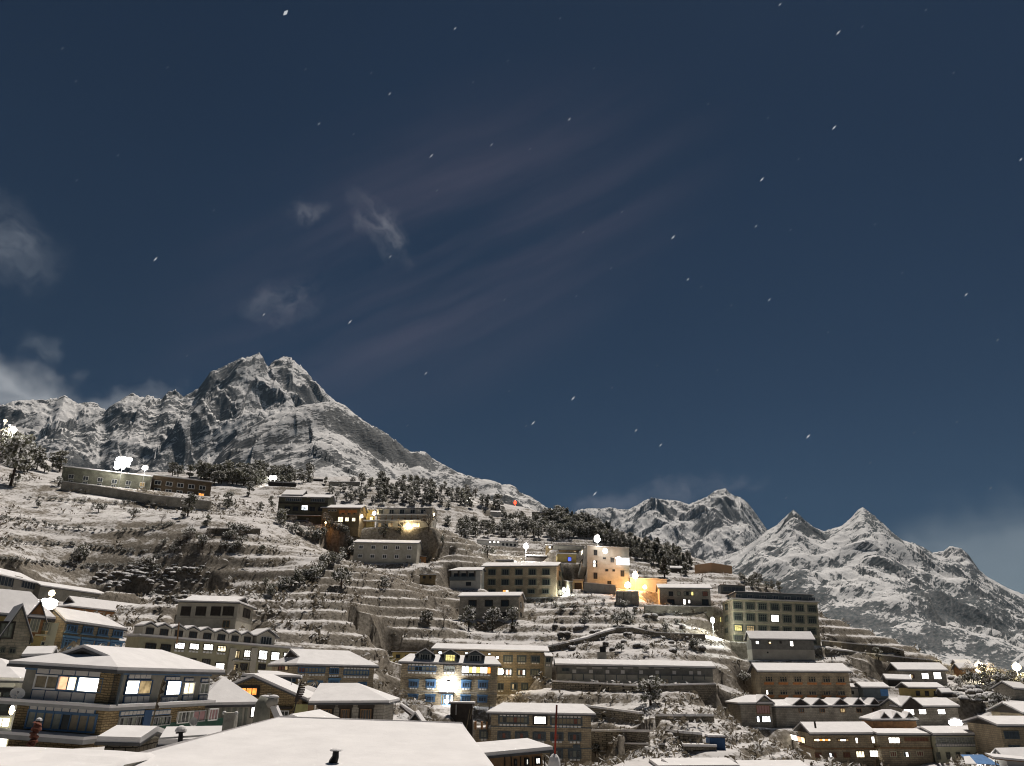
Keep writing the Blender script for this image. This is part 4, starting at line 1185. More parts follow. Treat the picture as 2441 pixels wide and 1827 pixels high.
b.win('f', 1346, 402, 1430, 500, frame='timber_dark', pane=['lit_cream', 'lit', 'lit_cream', 'lit'], cols=4)
for r_ in ((580, 182, 630, 216), (930, 192, 970, 222), (1236, 206, 1270, 234), (1338, 242, 1380, 284)):
    b.win('f', *r_, frame='timber_dark', pane='lit_cool', cols=1)
BACKW = b
b = Bld('D2', 'narrow dark side house with white panels at the end of the tan stone wing', (1985, 250), (2095, 256), 500, 150, yaw=3, D=5, wall='plaster_dark', oh=.15)
b.roof(rise=.6, snow=.15, gables=False); b.panels('f', 1996, 352, 2058, 380, 2, back='slate'); b.win('f', 1998, 268, 2060, 330, frame='slate', pane='glass', cols=2)
b = Bld('D2', 'dark open fronted shed with thick snow on its flat roof before the floodlit door', (712, 878), (1058, 882), 1030, 126, yaw=0, D=4, wall='timber_dark', oh=.3, name='shed', cat='shed')
b.flat(th=.1, snow=.22, m='timber_dark')
for x in (810, 1030): b.board('f', x, 884, x + 10, 1020, 'greypaint', 'post', .2)
b = Bld('c', 'small ochre house with dark windows behind the three-dormer hotel', (1540, 197), (1800, 200), 298, 166, yaw=3, D=5, wall='ochre', oh=.3)
b.flat(th=.1, snow=.12, m='timber_dark'); b.win('f', 1585, 218, 1618, 248, frame='timber_dark', cols=2); b.win('f', 1660, 220, 1690, 246, frame='timber_dark', cols=2)
b = Bld('c', 'long stone house with blue glazed galleries and dutch gabled snow roof', (735, 308), (1440, 324), 555, 116, yaw=42, D=8.5, wall='stone_tan', oh=.5)
b.roof(rise=2.0, left='dutch', right='hip', linset=1.4, rinset=2.6, frac=.45)
kb = dict(frame='blue', fw=.12)
b.win('f', 752, 324, 978, 374, pane=['curtain_red', 'curtain_red', 'curtain', 'curtain', 'curtain', 'curtain', 'curtain_grey', 'curtain_grey'], cols=8, panels=8, toppanels=8, **kb)
b.win('f', 1018, 332, 1095, 384, pane='glass_blue', cols=4, panels=4, toppanels=4, **kb)
b.win('f', 1138, 346, 1350, 394, pane='curtain_grey', cols=8, panels=8, toppanels=8, **kb)
b.win('f', 840, 450, 950, 500, pane='glass_blue', cols=4, surround='blue_bright', **kb); b.win('f', 1018, 440, 1090, 500, pane='glass_blue', cols=3, lintel='blue_bright', surround='blue_bright', **kb); b.win('f', 1270, 460, 1325, 500, pane='glass_blue', cols=3, surround='blue', **kb)
b.win('l', 590, 302, 668, 352, frame='timber_dark', pane=['curtain_red', 'curtain_red', 'lit_dim'], cols=3)
b = Bld('c', 'low pavilion with blue window strip and pointed snow roof between two lodges', (270, 398), (778, 414), 470, 100, yaw=12, D=6, wall='stone_brown', oh=.5, name='pavilion', cat='pavilion')
b.roof(ridge=((430, 352), (580, 357)), left='dutch', right='hip', frac=.3)
b.win('f', 330, 412, 420, 440, frame='blue', pane='glass_blue', cols=4); b.win('f', 440, 414, 730, 444, frame='blue', pane='glass_blue', cols=10)

b = Bld('c', 'gable fronted stone house with an orange lit three-pane window', (-150, 607), (832, 609), 840, 84, yaw=4, D=9, wall='stone_brown', oh=.6, os=.6)
b.roof(rise=2.1, axis='w', th=.15, gable_m='stone_brown')
b.win('f', 265, 494, 405, 568, frame='timber_dark', pane='lit_orange', cols=3, surround='timber_dark', fw=.1)
b.win('f', 562, 692, 672, 742, frame='white', pane='glass', cols=3, lintel='timber_dark')
b.board('f', 495, 545, 522, 588, 'plaster', 'vent_box', .3)
b.board('f', 720, 640, 825, 820, 'tarp_yellow', 'yellow_board', .05)
b = Bld('c', 'stone house wing with three dark carved windows and a hipped snow roof', (835, 632), (1530, 628), 842, 80, yaw=1, D=9, wall='stone_grey', oh=.6)
b.roof(ridge=((858, 450), (1264, 468)), left='gable', right='hip', th=.15, snow=.22)
for x0, x1 in ((940, 1032), (1118, 1186), (1284, 1372)):
    b.win('f', x0, 680, x1, 782, frame='timber', pane='glass', cols=4, surround='timber_dark', lintel='timber_dark', fw=.10)
b.board('f', 840, 632, 870, 800, 'timber', 'drain_board', .1)
b = Bld('c', 'low plank walled house with a brilliant lit doorway beside the lodge', (-110, 655), (445, 615), 850, 72, yaw=28, D=6, wall='plaster', oh=.4, maxtilt=1)
b.roof(rise=1.9, left='hip', right='hip', linset=2.2, rinset=2.6)
b.win('f', 348, 656, 386, 756, frame='timber_dark', pane='lit', cols=1)
for x in range(-40, 330, 26): b.board('f', x, 668, x + 20, 830, 'curtain_grey' if x % 4 else 'plaster', 'plank', .04)

b = Bld('D3', 'tan stone lodge with dark carved windows and one blown-out white window', (370, 322), (2030, 352), 1165, 121, yaw=-2, D=9, wall='stone_tan', oh=.7, cat='lodge', name='lodge')
b.roof(ridge=((618, 146), (1842, 190)), left='hip', right='hip', th=.16, snow=.25)
sk = dict(frame='slate', cols=3, surround='slate', panels=3, fw=.10)
b.win('f', 570, 372, 998, 470, frame='slate', pane=['curtain', 'glass', 'curtain', 'curtain', 'curtain_red', 'curtain', 'curtain', 'curtain_grey'], cols=8, panels=8, toppanels=8, surround='slate')
b.win('f', 1090, 364, 1278, 486, frame='timber_dark', pane='lit', cols=3, surround='timber_dark')
b.win('f', 1352, 392, 1805, 492, frame='slate', pane=['curtain'] * 6 + ['curtain_red', 'curtain'], cols=8, panels=8, toppanels=8, surround='slate')
b.row('f', (560, 605, 722, 708), (1622, 632), 5, pane=['glass', 'curtain_red', 'glass'], **sk)
b.row('f', (1350, 875, 1516, 990), (1622, 878), 2, pane=['glass', 'curtain_grey', 'glass'], **sk)
b.band(b.pos('f', 1100, 535)[1], .14, .05, 'slate'); b.band(b.pos('f', 1700, 858)[1], .14, .05, 'slate')
b.board('f', 1680, 790, 1790, 850, 'slate', 'sign_board', .08)
for y in (395, 660):
    b.win('r', 1900, y, 1916, y + 90, frame='timber_dark', pane='lit_warm' if y < 500 else 'glass', cols=1)
b = Bld('D3', 'lower tan stone annexe with one narrow window joined to the carved-window lodge', (192, 566), (470, 560), 1010, 124, yaw=-2, D=5, wall='stone_tan', oh=.15)
b.flat(th=.12, snow=.15); b.win('f', 286, 585, 384, 690, frame='slate', pane='curtain_grey', cols=2, surround='slate', panels=2)
for x in (205, 300, 380): b.board('f', x, 440, x + 26, 555, 'timber_red', 'porch_post', 1.5)

b = Bld('e', 'long low grey building with a straight snow roof on the middle terrace', (80, 306), (1450, 332), 470, 150, yaw=-1, D=6, oh=.5, splits=[(None, 1.5, 'plaster'), (1.5, None, 'shed_grey')])
b.roof(ridge=((112, 252), (1424, 272)), snow=.3, th=.12, gable_m='plaster_dark')
for x in (230, 372, 512, 642, 798, 936, 1080, 1222, 1292): b.board('f', x, 342 + x * .012, x + 32, 372 + x * .012, 'offwhite', 'panel', .1)
for x in (225, 320, 410, 505, 600, 690, 785, 975, 1070, 1160, 1255, 1350): b.board('f', x, 385, x + 7, 432, 'slate', 'post', .12)
b.board('f', 110, 366, 1430, 392, 'blue_dark', 'blue_band', .04)
b.win('f', 140, 330, 205, 360, frame='slate', pane='glass', cols=6)
for i in range(9): b.board('f', 265 + i * 132, 326, 350 + i * 132, 336, 'offwhite', 'eave_panel', .08)
b = Bld('e', 'small dark blue shed with a snow cap low on the terraced bank', (1390, 926), (1538, 928), 1025, 104, yaw=-2, D=2.6, wall='blue_dark', oh=.12, name='shed', cat='shed')
b.flat(th=.08, snow=.22, m='timber_dark')
b = Bld('e', 'square stone shelter with a dark hood on the upper middle terrace', (446, 200), (522, 200), 262, 163, yaw=0, D=2.4, wall='concrete', oh=.05, name='shelter', cat='hut')
b.flat(th=.08, snow=.08); b.board('f', 462, 150, 515, 198, 'black', 'hood', .1)

# --- right hand side
b = Bld('f', 'two-row hotel with orange sills and six triple windows per floor', (175, 166), (900, 170), 380, 172, yaw=-4, D=9, wall='stone_tan', oh=.55, cat='hotel', name='hotel')
b.roof(ridge=((160, 97), (842, 99)), left='gable', right='hip', snow=.28)
ok = dict(frame='stone_tan', pane='glass', cols=3, rows=2, fw=.14, sill='orange')
b.row('f', (234, 200, 298, 246), (782, 204), 6, **ok)
b.row('f', (238, 302, 302, 344), (785, 306), 6, lit={0: dict(pane=['lit', 'glass', 'glass'])}, **ok)
for yy in (248, 346):
    for i in range(6):
        x = 228 + i * 109.5
        b.board('f', x, yy, x + 74, yy + 16, 'orange', 'sill_board', .09)
b.band(b.pos('f', 500, 282)[1], .2, .08, 'stone_tan')
b = Bld('f', 'small stone house with shuttered upper windows and blue white lit lower ones', (30, 412), (312, 410), 585, 152, yaw=2, D=8, wall='stone_grey', oh=.5)
b.roof(ridge=((92, 340), (262, 342)), left='hip', right='hip', snow=.25)
u0, z0 = b.local(165, 404, .8); u1, _ = b.local(288, 404, .8)
b.dormer(.3, u0, u1, b.H - .2, b.H + .1, b.local(225, 354, .3)[1], 4, 'plaster_dark', oh=.3, front=False)
b.win('f', 165, 422, 276, 488, frame='timber', pane='pink', cols=5)
b.win('f', 168, 504, 280, 552, frame='slate', pane=['lit_cool', 'glass', 'lit_cool', 'lit_cool', 'lit_cool'], cols=5)
b = Bld('f', 'long stone row house with six small snowy roof gables', (318, 436), (1262, 424), 580, 154, yaw=32, D=8, wall='stone_grey', oh=.5, maxtilt=2)
b.roof(rise=.9, left='hip', right='gable', linset=3, snow=.22)
for x0, x1, xp, yp in ((440, 572, 505, 378), (592, 710, 650, 377), (755, 868, 814, 384), (905, 994, 950, 386), (1034, 1110, 1072, 387), (1130, 1226, 1180, 384)):
    u0, u1 = b.local(x0, 424, .4)[0], b.local(x1, 424, .4)[0]
    b.dormer(.35, u0, u1, b.H - .25, b.H + .12, b.H + 1.15, 3.0, 'timber_dark', oh=.15, front=False)
for x in (490, 650, 805, 930, 1050):
    b.win('f', x, 444, x + 42, 478, frame='timber', pane='lit_dim' if x == 805 else 'glass', cols=2)
b = Bld('f', 'house with a front gable and three blazing white upper windows', (1262, 434), (1728, 434), 590, 168, yaw=-2, D=9, wall='stone_grey', oh=.4)
b.roof(ridge=((1345, 362), (1642, 364)), left='gable', right='hip', snow=.25)
u0, u1 = b.local(1275, 430, .2)[0], b.local(1428, 430, .2)[0]
b.dormer(-.05, u0, u1, b.H - .35, b.H + .05, b.local(1338, 364, -.05)[1], 5, 'timber_dark', oh=.25, front=False)
b.row('f', (1288, 450, 1378, 498), (1288, 450), 1, frame='timber_dark', pane='lit', cols=3)
b.win('f', 1402, 448, 1470, 492, frame='timber_dark', pane='lit', cols=2); b.win('f', 1546, 450, 1616, 492, frame='timber_dark', pane='lit', cols=2)
b = Bld('F2', 'brown lodge with glowing panes along its gable end and two bright lower windows', (300, 266), (905, 264), 560, 138, yaw=-5, D=10, wall='stone_tan', oh=.6, cat='lodge', name='lodge')
b.roof(ridge=((165, 155), (836, 150)), left='gable', right='hip', snow=.28, gable_m='timber_dark')
b.win('f', 332, 302, 490, 330, frame='timber', pane=['lit_warm', 'lit', 'lit_orange', 'lit_warm', 'lit_orange', 'lit_cream'], cols=6)
b.win('f', 545, 306, 650, 330, frame='timber', pane=['lit_dim', 'lit', 'lit_cool', 'lit_dim'], cols=4)
b.win('f', 700, 292, 736, 348, frame='timber', pane='lit', cols=1); b.win('f', 842, 282, 886, 348, frame='timber', pane='lit', cols=1)
for (x0, y0, x1, y1, m_) in ((342, 426, 410, 474, 'curtain_red'), (470, 428, 540, 474, ['lit_cool', 'glass', 'curtain_red']), (596, 424, 666, 474, 'curtain_red'), (706, 412, 794, 474, 'lit_cream'), (828, 406, 916, 470, 'lit')):
    b.win('f', x0, y0, x1, y1, frame='timber', pane=m_, cols=3)
b.win('l', 72, 268, 262, 322, frame='timber_dark', pane=['lit', 'lit', 'lit', 'lit', 'lit_peach', 'lit_warm'], cols=6)
b.band(b.pos('f', 600, 400)[1], .2, .12, 'timber'); 
b = Bld('F2', 'middle section of the brown lodge with one wide lit window', (905, 270), (1402, 272), 560, 139, yaw=-5, D=9, wall='stone_tan', oh=.4)
b.roof(ridge=((915, 212), (1300, 212)), snow=.25)
b.win('f', 995, 290, 1110, 348, frame='timber', pane='lit', cols=3); b.win('f', 1142, 292, 1360, 328, frame='timber', pane='curtain_red', cols=8)
for (x0, y0, x1, y1, m_) in ((1010, 416, 1080, 468, 'curtain_red'), (1130, 420, 1205, 470, ['glass', 'lit_cool', 'curtain_red']), (1248, 412, 1320, 462, 'curtain_red')):
    b.win('f', x0, y0, x1, y1, frame='cream', pane=m_, cols=3)
b.band(b.pos('f', 1150, 395)[1], .2, .12, 'timber')
b = Bld('F2', 'cream rendered house with a long grey glazed gallery under its snow roof', (1400, 272), (1992, 268), 525, 140, yaw=-6, D=9, wall='cream', oh=.45)
b.roof(ridge=((1320, 178), (1832, 198)), left='gable', right='hip', snow=.28)
b.win('f', 1420, 290, 1898, 346, frame='greypaint', pane='curtain_grey', cols=20, rows=2, fw=.09)
b.panels('f', 1425, 352, 1898, 372, 20, 'offwhite', back='slate', gap=.05)
b.row('f', (1424, 432, 1474, 498), (1866, 414), 6, frame='greenish', pane='glass', cols=2, rows=2)
CREAM = b
b = Bld('F2', 'little red brown house with three snowy gablets above the long lodge roof', (850, 142), (1278, 138), 212, 150, yaw=-4, D=6, wall='timber_red', oh=.4)
b.roof(rise=1.3, left='hip', right='hip', snow=.25)
for xp in (975, 1085, 1200):
    u0, u1 = b.local(xp - 45, 135, .3)[0], b.local(xp + 45, 135, .3)[0]
    b.dormer(.3, u0, u1, b.H - .2, b.H + .1, b.H + 1.0, 2.6, 'timber_dark', oh=.1, front=False)
b = Bld('F3', 'upper house with two blazing white windows and a leaning snow roof', (700, 194), (1312, 198), 385, 200, yaw=-6, D=8, wall='stone_grey', oh=.5)
b.roof(ridge=((676, 95), (1182, 100)), left='gable', right='gable', snow=.25, gable_m='timber_dark')
b.win('f', 836, 240, 905, 288, frame='timber_dark', pane=['lit', 'lit_dim', 'curtain_red'], cols=3)
b.win('f', 980, 222, 1080, 298, frame='timber_dark', pane='lit', cols=2); b.win('f', 1120, 214, 1230, 300, frame='timber_dark', pane='lit', cols=2)
b = Bld('F3', 'low tan house with three dark windows under the blazing-window house', (826, 404), (1274, 408), 520, 184, yaw=-5, D=7, wall='ochre', oh=.5)
b.roof(ridge=((786, 334), (1136, 332)), snow=.25, gable_m='timber_dark')
b.row('f', (915, 440, 972, 500), (1130, 438), 3, frame='timber_dark', pane='glass', cols=2)
b = Bld('F3', 'dark byre with a tilted snow roof behind the low tan house', (560, 302), (882, 314), 385, 193, yaw=-14, D=6, wall='timber_dark', oh=.4, name='barn', cat='barn')
b.roof(ridge=((490, 226), (700, 244)), snow=.25, gable_m='timber_dark')
b = Bld('F3', 'dark walled house with a blue tarpaulin corner next to the orange sill hotel', (268, 402), (612, 404), 540, 178, yaw=-6, D=7, wall='slate', oh=.4)
b.roof(ridge=((190, 330), (492, 330)), snow=.25)
b.board('f', 490, 420, 594, 500, 'tarp_blue', 'tarpaulin', .06)
b = Bld('F3', 'small pale lean-to wall with a snow strip beside the orange sill hotel', (140, 400), (280, 405), 530, 181, yaw=-6, D=4, wall='pale', oh=.2, name='lean_to', cat='hut')
b.roof(ridge=((120, 345), (200, 350)), snow=.2); b.win('f', 150, 440, 180, 480, frame='timber_dark', cols=1)
b = Bld('F3', 'tiny ochre hut with a tilted snow roof near the bare slope edge', (322, 104), (482, 106), 205, 222, yaw=-10, D=4, wall='ochre', oh=.3, name='hut', cat='hut')
b.roof(ridge=((268, 52), (400, 60)), snow=.25); b.win('f', 388, 112, 415, 142, frame='timber_dark', cols=1)
b = Bld('F3', 'rust coloured hut lit by the tall yellow lamp', (1435, 180), (1650, 178), 275, 228, yaw=-8, D=5, wall='timber_red', oh=.4, name='hut', cat='hut')
b.roof(rise=1.2, snow=.3)
b = Bld('F3', 'low dark hut with a snow roof behind the tall yellow lamp', (1400, 118), (1600, 120), 165, 245, yaw=-8, D=4, wall='timber_dark', oh=.3, name='hut', cat='hut')
b.roof(rise=.9, snow=.3)
b = Bld('F3', 'tiny black lean-to with a white snow cap under the lower terraces', (1222, 466), (1368, 468), 515, 178, yaw=-8, D=3, wall='timber_dark', oh=.2, name='lean_to', cat='hut')
b.roof(rise=.7, snow=.25)
b = Bld('F3', 'house at the picture edge whose dark verge cuts across its snow roof', (2200, 716), (2640, 720), 860, 146, yaw=-6, D=12, wall='stone_tan', oh=.6)
b.roof(ridge=((1888, 565), (2400, 566)), snow=.25, gable_m='timber_dark')
b = Bld('F2', 'tan house at the picture edge with wide dark blue glazed windows', (1975, 192), (2520, 196), 520, 134, yaw=-5, D=11, wall='stone_tan', oh=.6)
b.roof(ridge=((1850, 100), (2380, 100)), snow=.25, gable_m='timber_dark')
b.win('f', 2026, 236, 2176, 308, frame='slate', pane='glass_blue', cols=3); b.win('f', 2070, 360, 2180, 402, frame='slate', pane='glass_blue', cols=3)
b = Bld('F3', 'small stone hut at the picture edge above the two edge houses', (2090, 415), (2330, 480), 560, 190, yaw=20, D=5, wall='stone_grey', oh=.3, name='hut', cat='hut')
b.roof(rise=1.2, snow=.3)
b = Bld('e', 'snow covered roof peeping over the bottom edge below the terraced bank', (960, 1185), (1660, 1180), 1330, 84, yaw=-2, D=7, wall='plaster_dark', oh=.4)
b.roof(ridge=((1012, 1108), (1545, 1106)), left='dutch', right='hip', snow=.25, frac=.3)
b = Bld('f', 'snow covered roof at the bottom edge in front of the brown lodge', (50, 915), (585, 912), 1010, 88, yaw=-6, D=6, wall='plaster_dark', oh=.4)
b.roof(ridge=((100, 850), (508, 846)), left='gable', right='hip', snow=.25)
b = Bld('c', 'small snow roof with a dark gablet just behind the broad foreground roof', (1432, 850), (1815, 850), 960, 68, yaw=0, D=5, wall='timber_dark', oh=.3, name='shed', cat='shed')
b.roof(ridge=((1440, 774), (1780, 786)), snow=.2)
u0, u1 = b.local(1685, 826, .1)[0], b.local(1802, 826, .1)[0]
b.dormer(.05, u0, u1, b.H - .1, b.H + .35, b.H + 1.0, 2.5, 'timber_dark', oh=.12, front=False)
b = Bld('F2', 'little gabled kiosk roof dusted with snow beside the blue tarpaulin', (2040, 490), (2330, 475), 560, 118, yaw=-6, D=4, wall='pale', oh=.3, name='kiosk', cat='hut')
b.roof(rise=.9, snow=.2)

# --- small houses among the trees on the crest
tiny = [('h', 'long dark farm wall house with a snow edge below the twin lamps', (495, 1245), (740, 1258), 1288, 345, 'timber_dark', .5),
        ('h', 'low white roofed farmhouse among the crest trees', (1010, 1246), (1280, 1250), 1285, 360, 'stone_grey', .6),
        ('h', 'tiny snow roofed hut west of the low farmhouse', (868, 1222), (965, 1226), 1245, 375, 'timber_dark', .5),
        ('h', 'little bright roofed hut high among dark crest trees', (1838, 1312), (1914, 1326), 1348, 355, 'timber_dark', .8),
        ('i', 'small gabled cottage with a dark verge among the crest trees', (958, 575), (1050, 585), 618, 345, 'pale', .9),
        ('i', 'white walled hut catching lamp light on the wooded crest', (905, 472), (948, 478), 502, 360, 'white', .5),
        ('i', 'stone house standing on the crest line before the sky', (1310, 576), (1458, 582), 642, 335, 'stone_green', .4),
        ('i', 'long low shed with three small bright lamps on the snowy field', (842, 812), (1200, 838), 866, 268, 'pale', .4),
        ('i', 'dark hut beside the lamp on the upper field', (1424, 856), (1490, 860), 915, 250, 'stone_brown', .4),
        ('i', 'sunken shed with only a snowy roof edge above the five-bay hotel', (1000, 986), (1160, 986), 1004, 242, 'plaster_dark', .3),
        ('i', 'open timber shed on the snow behind the five-bay hotel', (1262, 944), (1442, 952), 998, 246, 'timber_dark', .3),
        ('i', 'long dark roofed house running behind the modern concrete block', (1490, 852), (1760, 866), 905, 248, 'plaster_dark', .3)]
for fr, lab, A, B_, base, d, wm, rise in tiny:
    b = Bld(fr, lab, A, B_, base, d, yaw=-math.degrees(azel(*px(fr, *A))[0]) - 2, D=5, wall=wm, oh=.25, name='hut', cat='hut')
    b.roof(rise=rise, snow=.3 if 'dark roofed' not in lab else .06)
    if 'three small' in lab:
        for x in (948, 984, 1018): b.win('f', x, 822, x + 18, 838, pane='lit', cols=1, frame='timber_dark')
        b.row('f', (1060, 838, 1076, 860), (1160, 846), 4, frame='timber_dark', pane='glass', cols=1)
    elif 'upper field' in lab:
        b.win('f', 1456, 866, 1476, 884, pane='lit_cool', cols=1, frame='timber_dark')
    elif 'crest line' in lab:
        b.win('f', 1350, 596, 1370, 620, frame='timber', cols=1); b.win('f', 1395, 598, 1430, 625, frame='timber', cols=2)
# ------------------------------------------------------------------ the hillside
ctrl = []
for b in BUILDINGS:
    for u_, w_ in ((0, 0), (b.L, 0), (b.L / 2, b.D)):
        q = b.world(u_, w_, 0)
        ctrl.append((q.x, q.y, q.z + (.6 if w_ else 0)))
EXTRA = [  # photo pixel, range: bare slope, terraces, the crest and what lies behind it
    (60, 1330, 195), (300, 1330, 190), (60, 1270, 222), (300, 1265, 222), (60, 1200, 262), (300, 1215, 255), (20, 1140, 310), (480, 1290, 210), (470, 1220, 250),
    (620, 1300, 212), (620, 1230, 250), (700, 1340, 197), (760, 1400, 178), (700, 1455, 163), (700, 1530, 146), (900, 1460, 168), (900, 1530, 156), (1000, 1420, 190),
    (1000, 1490, 168), (1000, 1350, 220), (1100, 1330, 232), (560, 1400, 172), (420, 1400, 168), (1400, 1460, 200), (1400, 1520, 180), (1500, 1480, 190), (1600, 1560, 168), (1450, 1585, 158),
    (1500, 1650, 138), (1650, 1650, 142), (1500, 1720, 120), (1700, 1700, 128), (1600, 1780, 104), (1750, 1640, 160), (1780, 1750, 118), (1860, 1800, 112), (1450, 1780, 106), (1500, 1830, 92),
    (2020, 1545, 205), (2120, 1570, 212), (2000, 1490, 228), (2250, 1640, 200), (2330, 1700, 175), (2400, 1650, 215), (2300, 1750, 155), (2420, 1780, 138),
    (900, 1700, 108), (1000, 1740, 104), (1120, 1740, 112), (930, 1640, 130), (700, 1780, 60),
    (0, 1050, 420), (90, 1095, 395), (170, 1122, 375), (300, 1135, 360), (420, 1138, 400), (620, 1140, 420), (750, 1152, 430), (900, 1165, 440), (1000, 1178, 440), (1080, 1195, 430),
    (1200, 1225, 415), (1300, 1240, 400), (1380, 1265, 385), (1457, 1290, 370), (1552, 1322, 355), (1650, 1352, 335), (1748, 1385, 318), (1860, 1425, 290), (1955, 1468, 245), (2060, 1505, 240),
    (2140, 1535, 236), (2210, 1562, 232), (2290, 1600, 228), (2360, 1615, 235), (2441, 1640, 235), (1180, 1270, 320), (1000, 1250, 300), (850, 1210, 330), (560, 1180, 330)]
for x, y, r_ in EXTRA:
    q = pt(x, y, r_); ctrl.append(tuple(q))
for x, y, r_ in EXTRA:
    a_, t_ = azel(x, y)
    if r_ >= 228 and (r_ > 330 or x > 1850):
        rr = r_ + 90; ctrl.append((math.sin(a_) * rr, math.cos(a_) * rr, r_ * t_ - 42))
for az_, r_, z_ in ((-38, 20, -9), (-20, 20, -9), (0, 20, -10), (20, 22, -12), (38, 22, -15), (0, 60, -9), (12, 60, -13), (25, 70, -17), (37, 80, -18), (-46, 150, 22), (-46, 250, 55), (-46, 60, -4), (46, 150, -18), (46, 250, -12), (-46, 400, 100), (46, 420, -40), (20, 110, -15)):
    ctrl.append((math.sin(R(az_)) * r_, math.cos(R(az_)) * r_, z_))
C = np.array(ctrl); XY = C[:, :2] / 100.0
N = len(C)
def tps(r2): return np.where(r2 > 1e-12, r2 * np.log(r2 + 1e-12) * .5, 0)
d2 = ((XY[:, None] - XY[None]) ** 2).sum(-1)
A_ = np.zeros((N + 3, N + 3)); A_[:N, :N] = tps(d2) + np.eye(N) * 0.0025
A_[:N, N] = 1; A_[:N, N + 1:] = XY; A_[N, :N] = 1; A_[N + 1:, :N] = XY.T
wts = np.linalg.solve(A_, np.concatenate([C[:, 2], [0, 0, 0]]))
NA, AZ0, AZ1 = 900, R(-41), R(41)
rr_ = np.concatenate([np.geomspace(12, 95, 110, endpoint=False), np.geomspace(95, 300, 430, endpoint=False), np.geomspace(300, 520, 150)])
NR = len(rr_)
azs = np.linspace(AZ0, AZ1, NA)
ca, cr = np.linspace(AZ0, AZ1, 150), np.geomspace(12, 520, 160)
gx, gy = np.sin(ca)[:, None] * cr[None] / 100, np.cos(ca)[:, None] * cr[None] / 100
Hc = np.full(gx.shape, wts[N]) + wts[N + 1] * gx + wts[N + 2] * gy
for i in range(N):
    Hc += wts[i] * tps((gx - XY[i, 0]) ** 2 + (gy - XY[i, 1]) ** 2)
fa = np.clip((azs - AZ0) / (AZ1 - AZ0) * 149, 0, 148.999); fr_ = np.clip(np.log(rr_ / 12) / np.log(520 / 12) * 159, 0, 158.999)
ia, ir = fa.astype(int), fr_.astype(int); ta, tr = (fa - ia)[:, None], (fr_ - ir)[None]
H = (Hc[ia][:, ir] * (1 - ta) + Hc[ia + 1][:, ir] * ta) * (1 - tr) + (Hc[ia][:, ir + 1] * (1 - ta) + Hc[ia + 1][:, ir + 1] * ta) * tr
X, Y = np.sin(azs)[:, None] * rr_[None], np.cos(azs)[:, None] * rr_[None]
RR = np.broadcast_to(rr_[None], X.shape)
near = np.clip((RR - 50) / 40, 0, 1)
H = H + near * (1.1 * fbm(X / 38, Y / 38, 2, 3))
# stone-walled terraces
def terrace(Hh, T, tread, sd, soft):
    ph = Hh / T + .55 * fbm(X / 45, Y / 45, 2, sd) + soft * fbm(X / 6, Y / 6, 2, sd + 10)
    k_ = np.floor(ph); f_ = ph - k_
    st = np.where(f_ < tread, .20 * f_ / tread, .20 + .80 * np.clip((f_ - tread) / (1 - tread), 0, 1) ** .8)
    return Hh + (k_ + st - ph) * T, f_ > tread
H0 = H
Hs, w1 = terrace(H, 2.3, .70, 11, .035)
Hs2, w2 = terrace(H, 3.8, .62, 51, .07)
AZg = np.broadcast_to(azs[:, None], X.shape)
lf = np.clip((-AZg - R(13)) / R(4), 0, 1) * np.clip((RR - 165) / 25, 0, 1)       # the broad soft terraces on the west side
strength = np.clip(.66 + 1.1 * fbm(X / 60, Y / 60, 2, 41), 0.15, 1) * near * np.clip((400 - RR) / 110, 0.0, 1)
H = H * (1 - strength) + (Hs * (1 - lf) + Hs2 * lf) * strength
Hs3, w3 = terrace(H0, 1.25, .66, 91, .03)
lo3 = np.clip((AZg - R(-2)) / R(3), 0, 1) * np.clip((R(23) - AZg) / R(3), 0, 1) * np.clip((RR - 62) / 12, 0, 1) * np.clip((140 - RR) / 12, 0, 1)
H = H * (1 - lo3) + Hs3 * lo3
wall = np.where(lo3 > .5, w3, np.where(lf > .5, w2, w1)) & ((strength > .3) | (lo3 > .5))
H = H + near * (.15 * fbm(X / 3.2, Y / 3.2, 3, 7) + .10 * ridged(X / 2.0, Y / 2.0, 2, 9) * (RR < 320) + .9 * fbm(X / 14, Y / 14, 2, 77) * np.clip((RR - 300) / 100, 0, 1))
# the ground falls away before each house, so its foot stays in view
AZ2 = np.arctan2(X, Y)
for b in BUILDINGS:
    if not any(k_ in b.root['label'] for k_ in ('blown-out', 'long low grey', 'orange sills', 'three roof dormers')): continue
    fc = [b.world(u_, 0, 0) for u_ in np.linspace(0, b.L, 7)]
    aa = np.array([math.atan2(q.x, q.y) for q in fc]); rq_ = np.array([math.hypot(q.x, q.y) for q in fc]); zq = np.array([q.z for q in fc])
    o_ = np.argsort(aa); aa, rq_, zq = aa[o_], rq_[o_], zq[o_]
    i0, i1 = np.searchsorted(azs, aa[0] - .06), np.searchsorted(azs, aa[-1] + .06)
    ab_ = azs[i0:i1]
    rb = np.interp(ab_, aa, rq_)[:, None]; zb_ = np.interp(ab_, aa, zq)[:, None]
    side = np.maximum(np.maximum(aa[0] - ab_, ab_ - aa[-1]), 0)[:, None] * rb
    lim = zb_ * (rr_[None] / rb) - .05 + side * .28
    ok_ = (rr_[None] < rb) & (rr_[None] > rb - 40)
    blk = H[i0:i1]; H[i0:i1] = np.where(ok_, np.minimum(blk, lim), blk)
for b in BUILDINGS:
    q = b.M.translation
    un_ = Vector((b.u.x, b.u.y, 0)).normalized()
    U = (X - q.x) * un_.x + (Y - q.y) * un_.y; Wd = (X - q.x) * b.w.x + (Y - q.y) * b.w.y
    dist = np.hypot(np.maximum(np.maximum(-U, U - b.L), 0), np.maximum(-Wd, 0))
    s_ = (Wd < b.D * .5) & (dist < 9)
    H[s_] = np.minimum(H[s_], q.z + U[s_] * math.tan(b.tilt) + .3 + .35 * dist[s_])
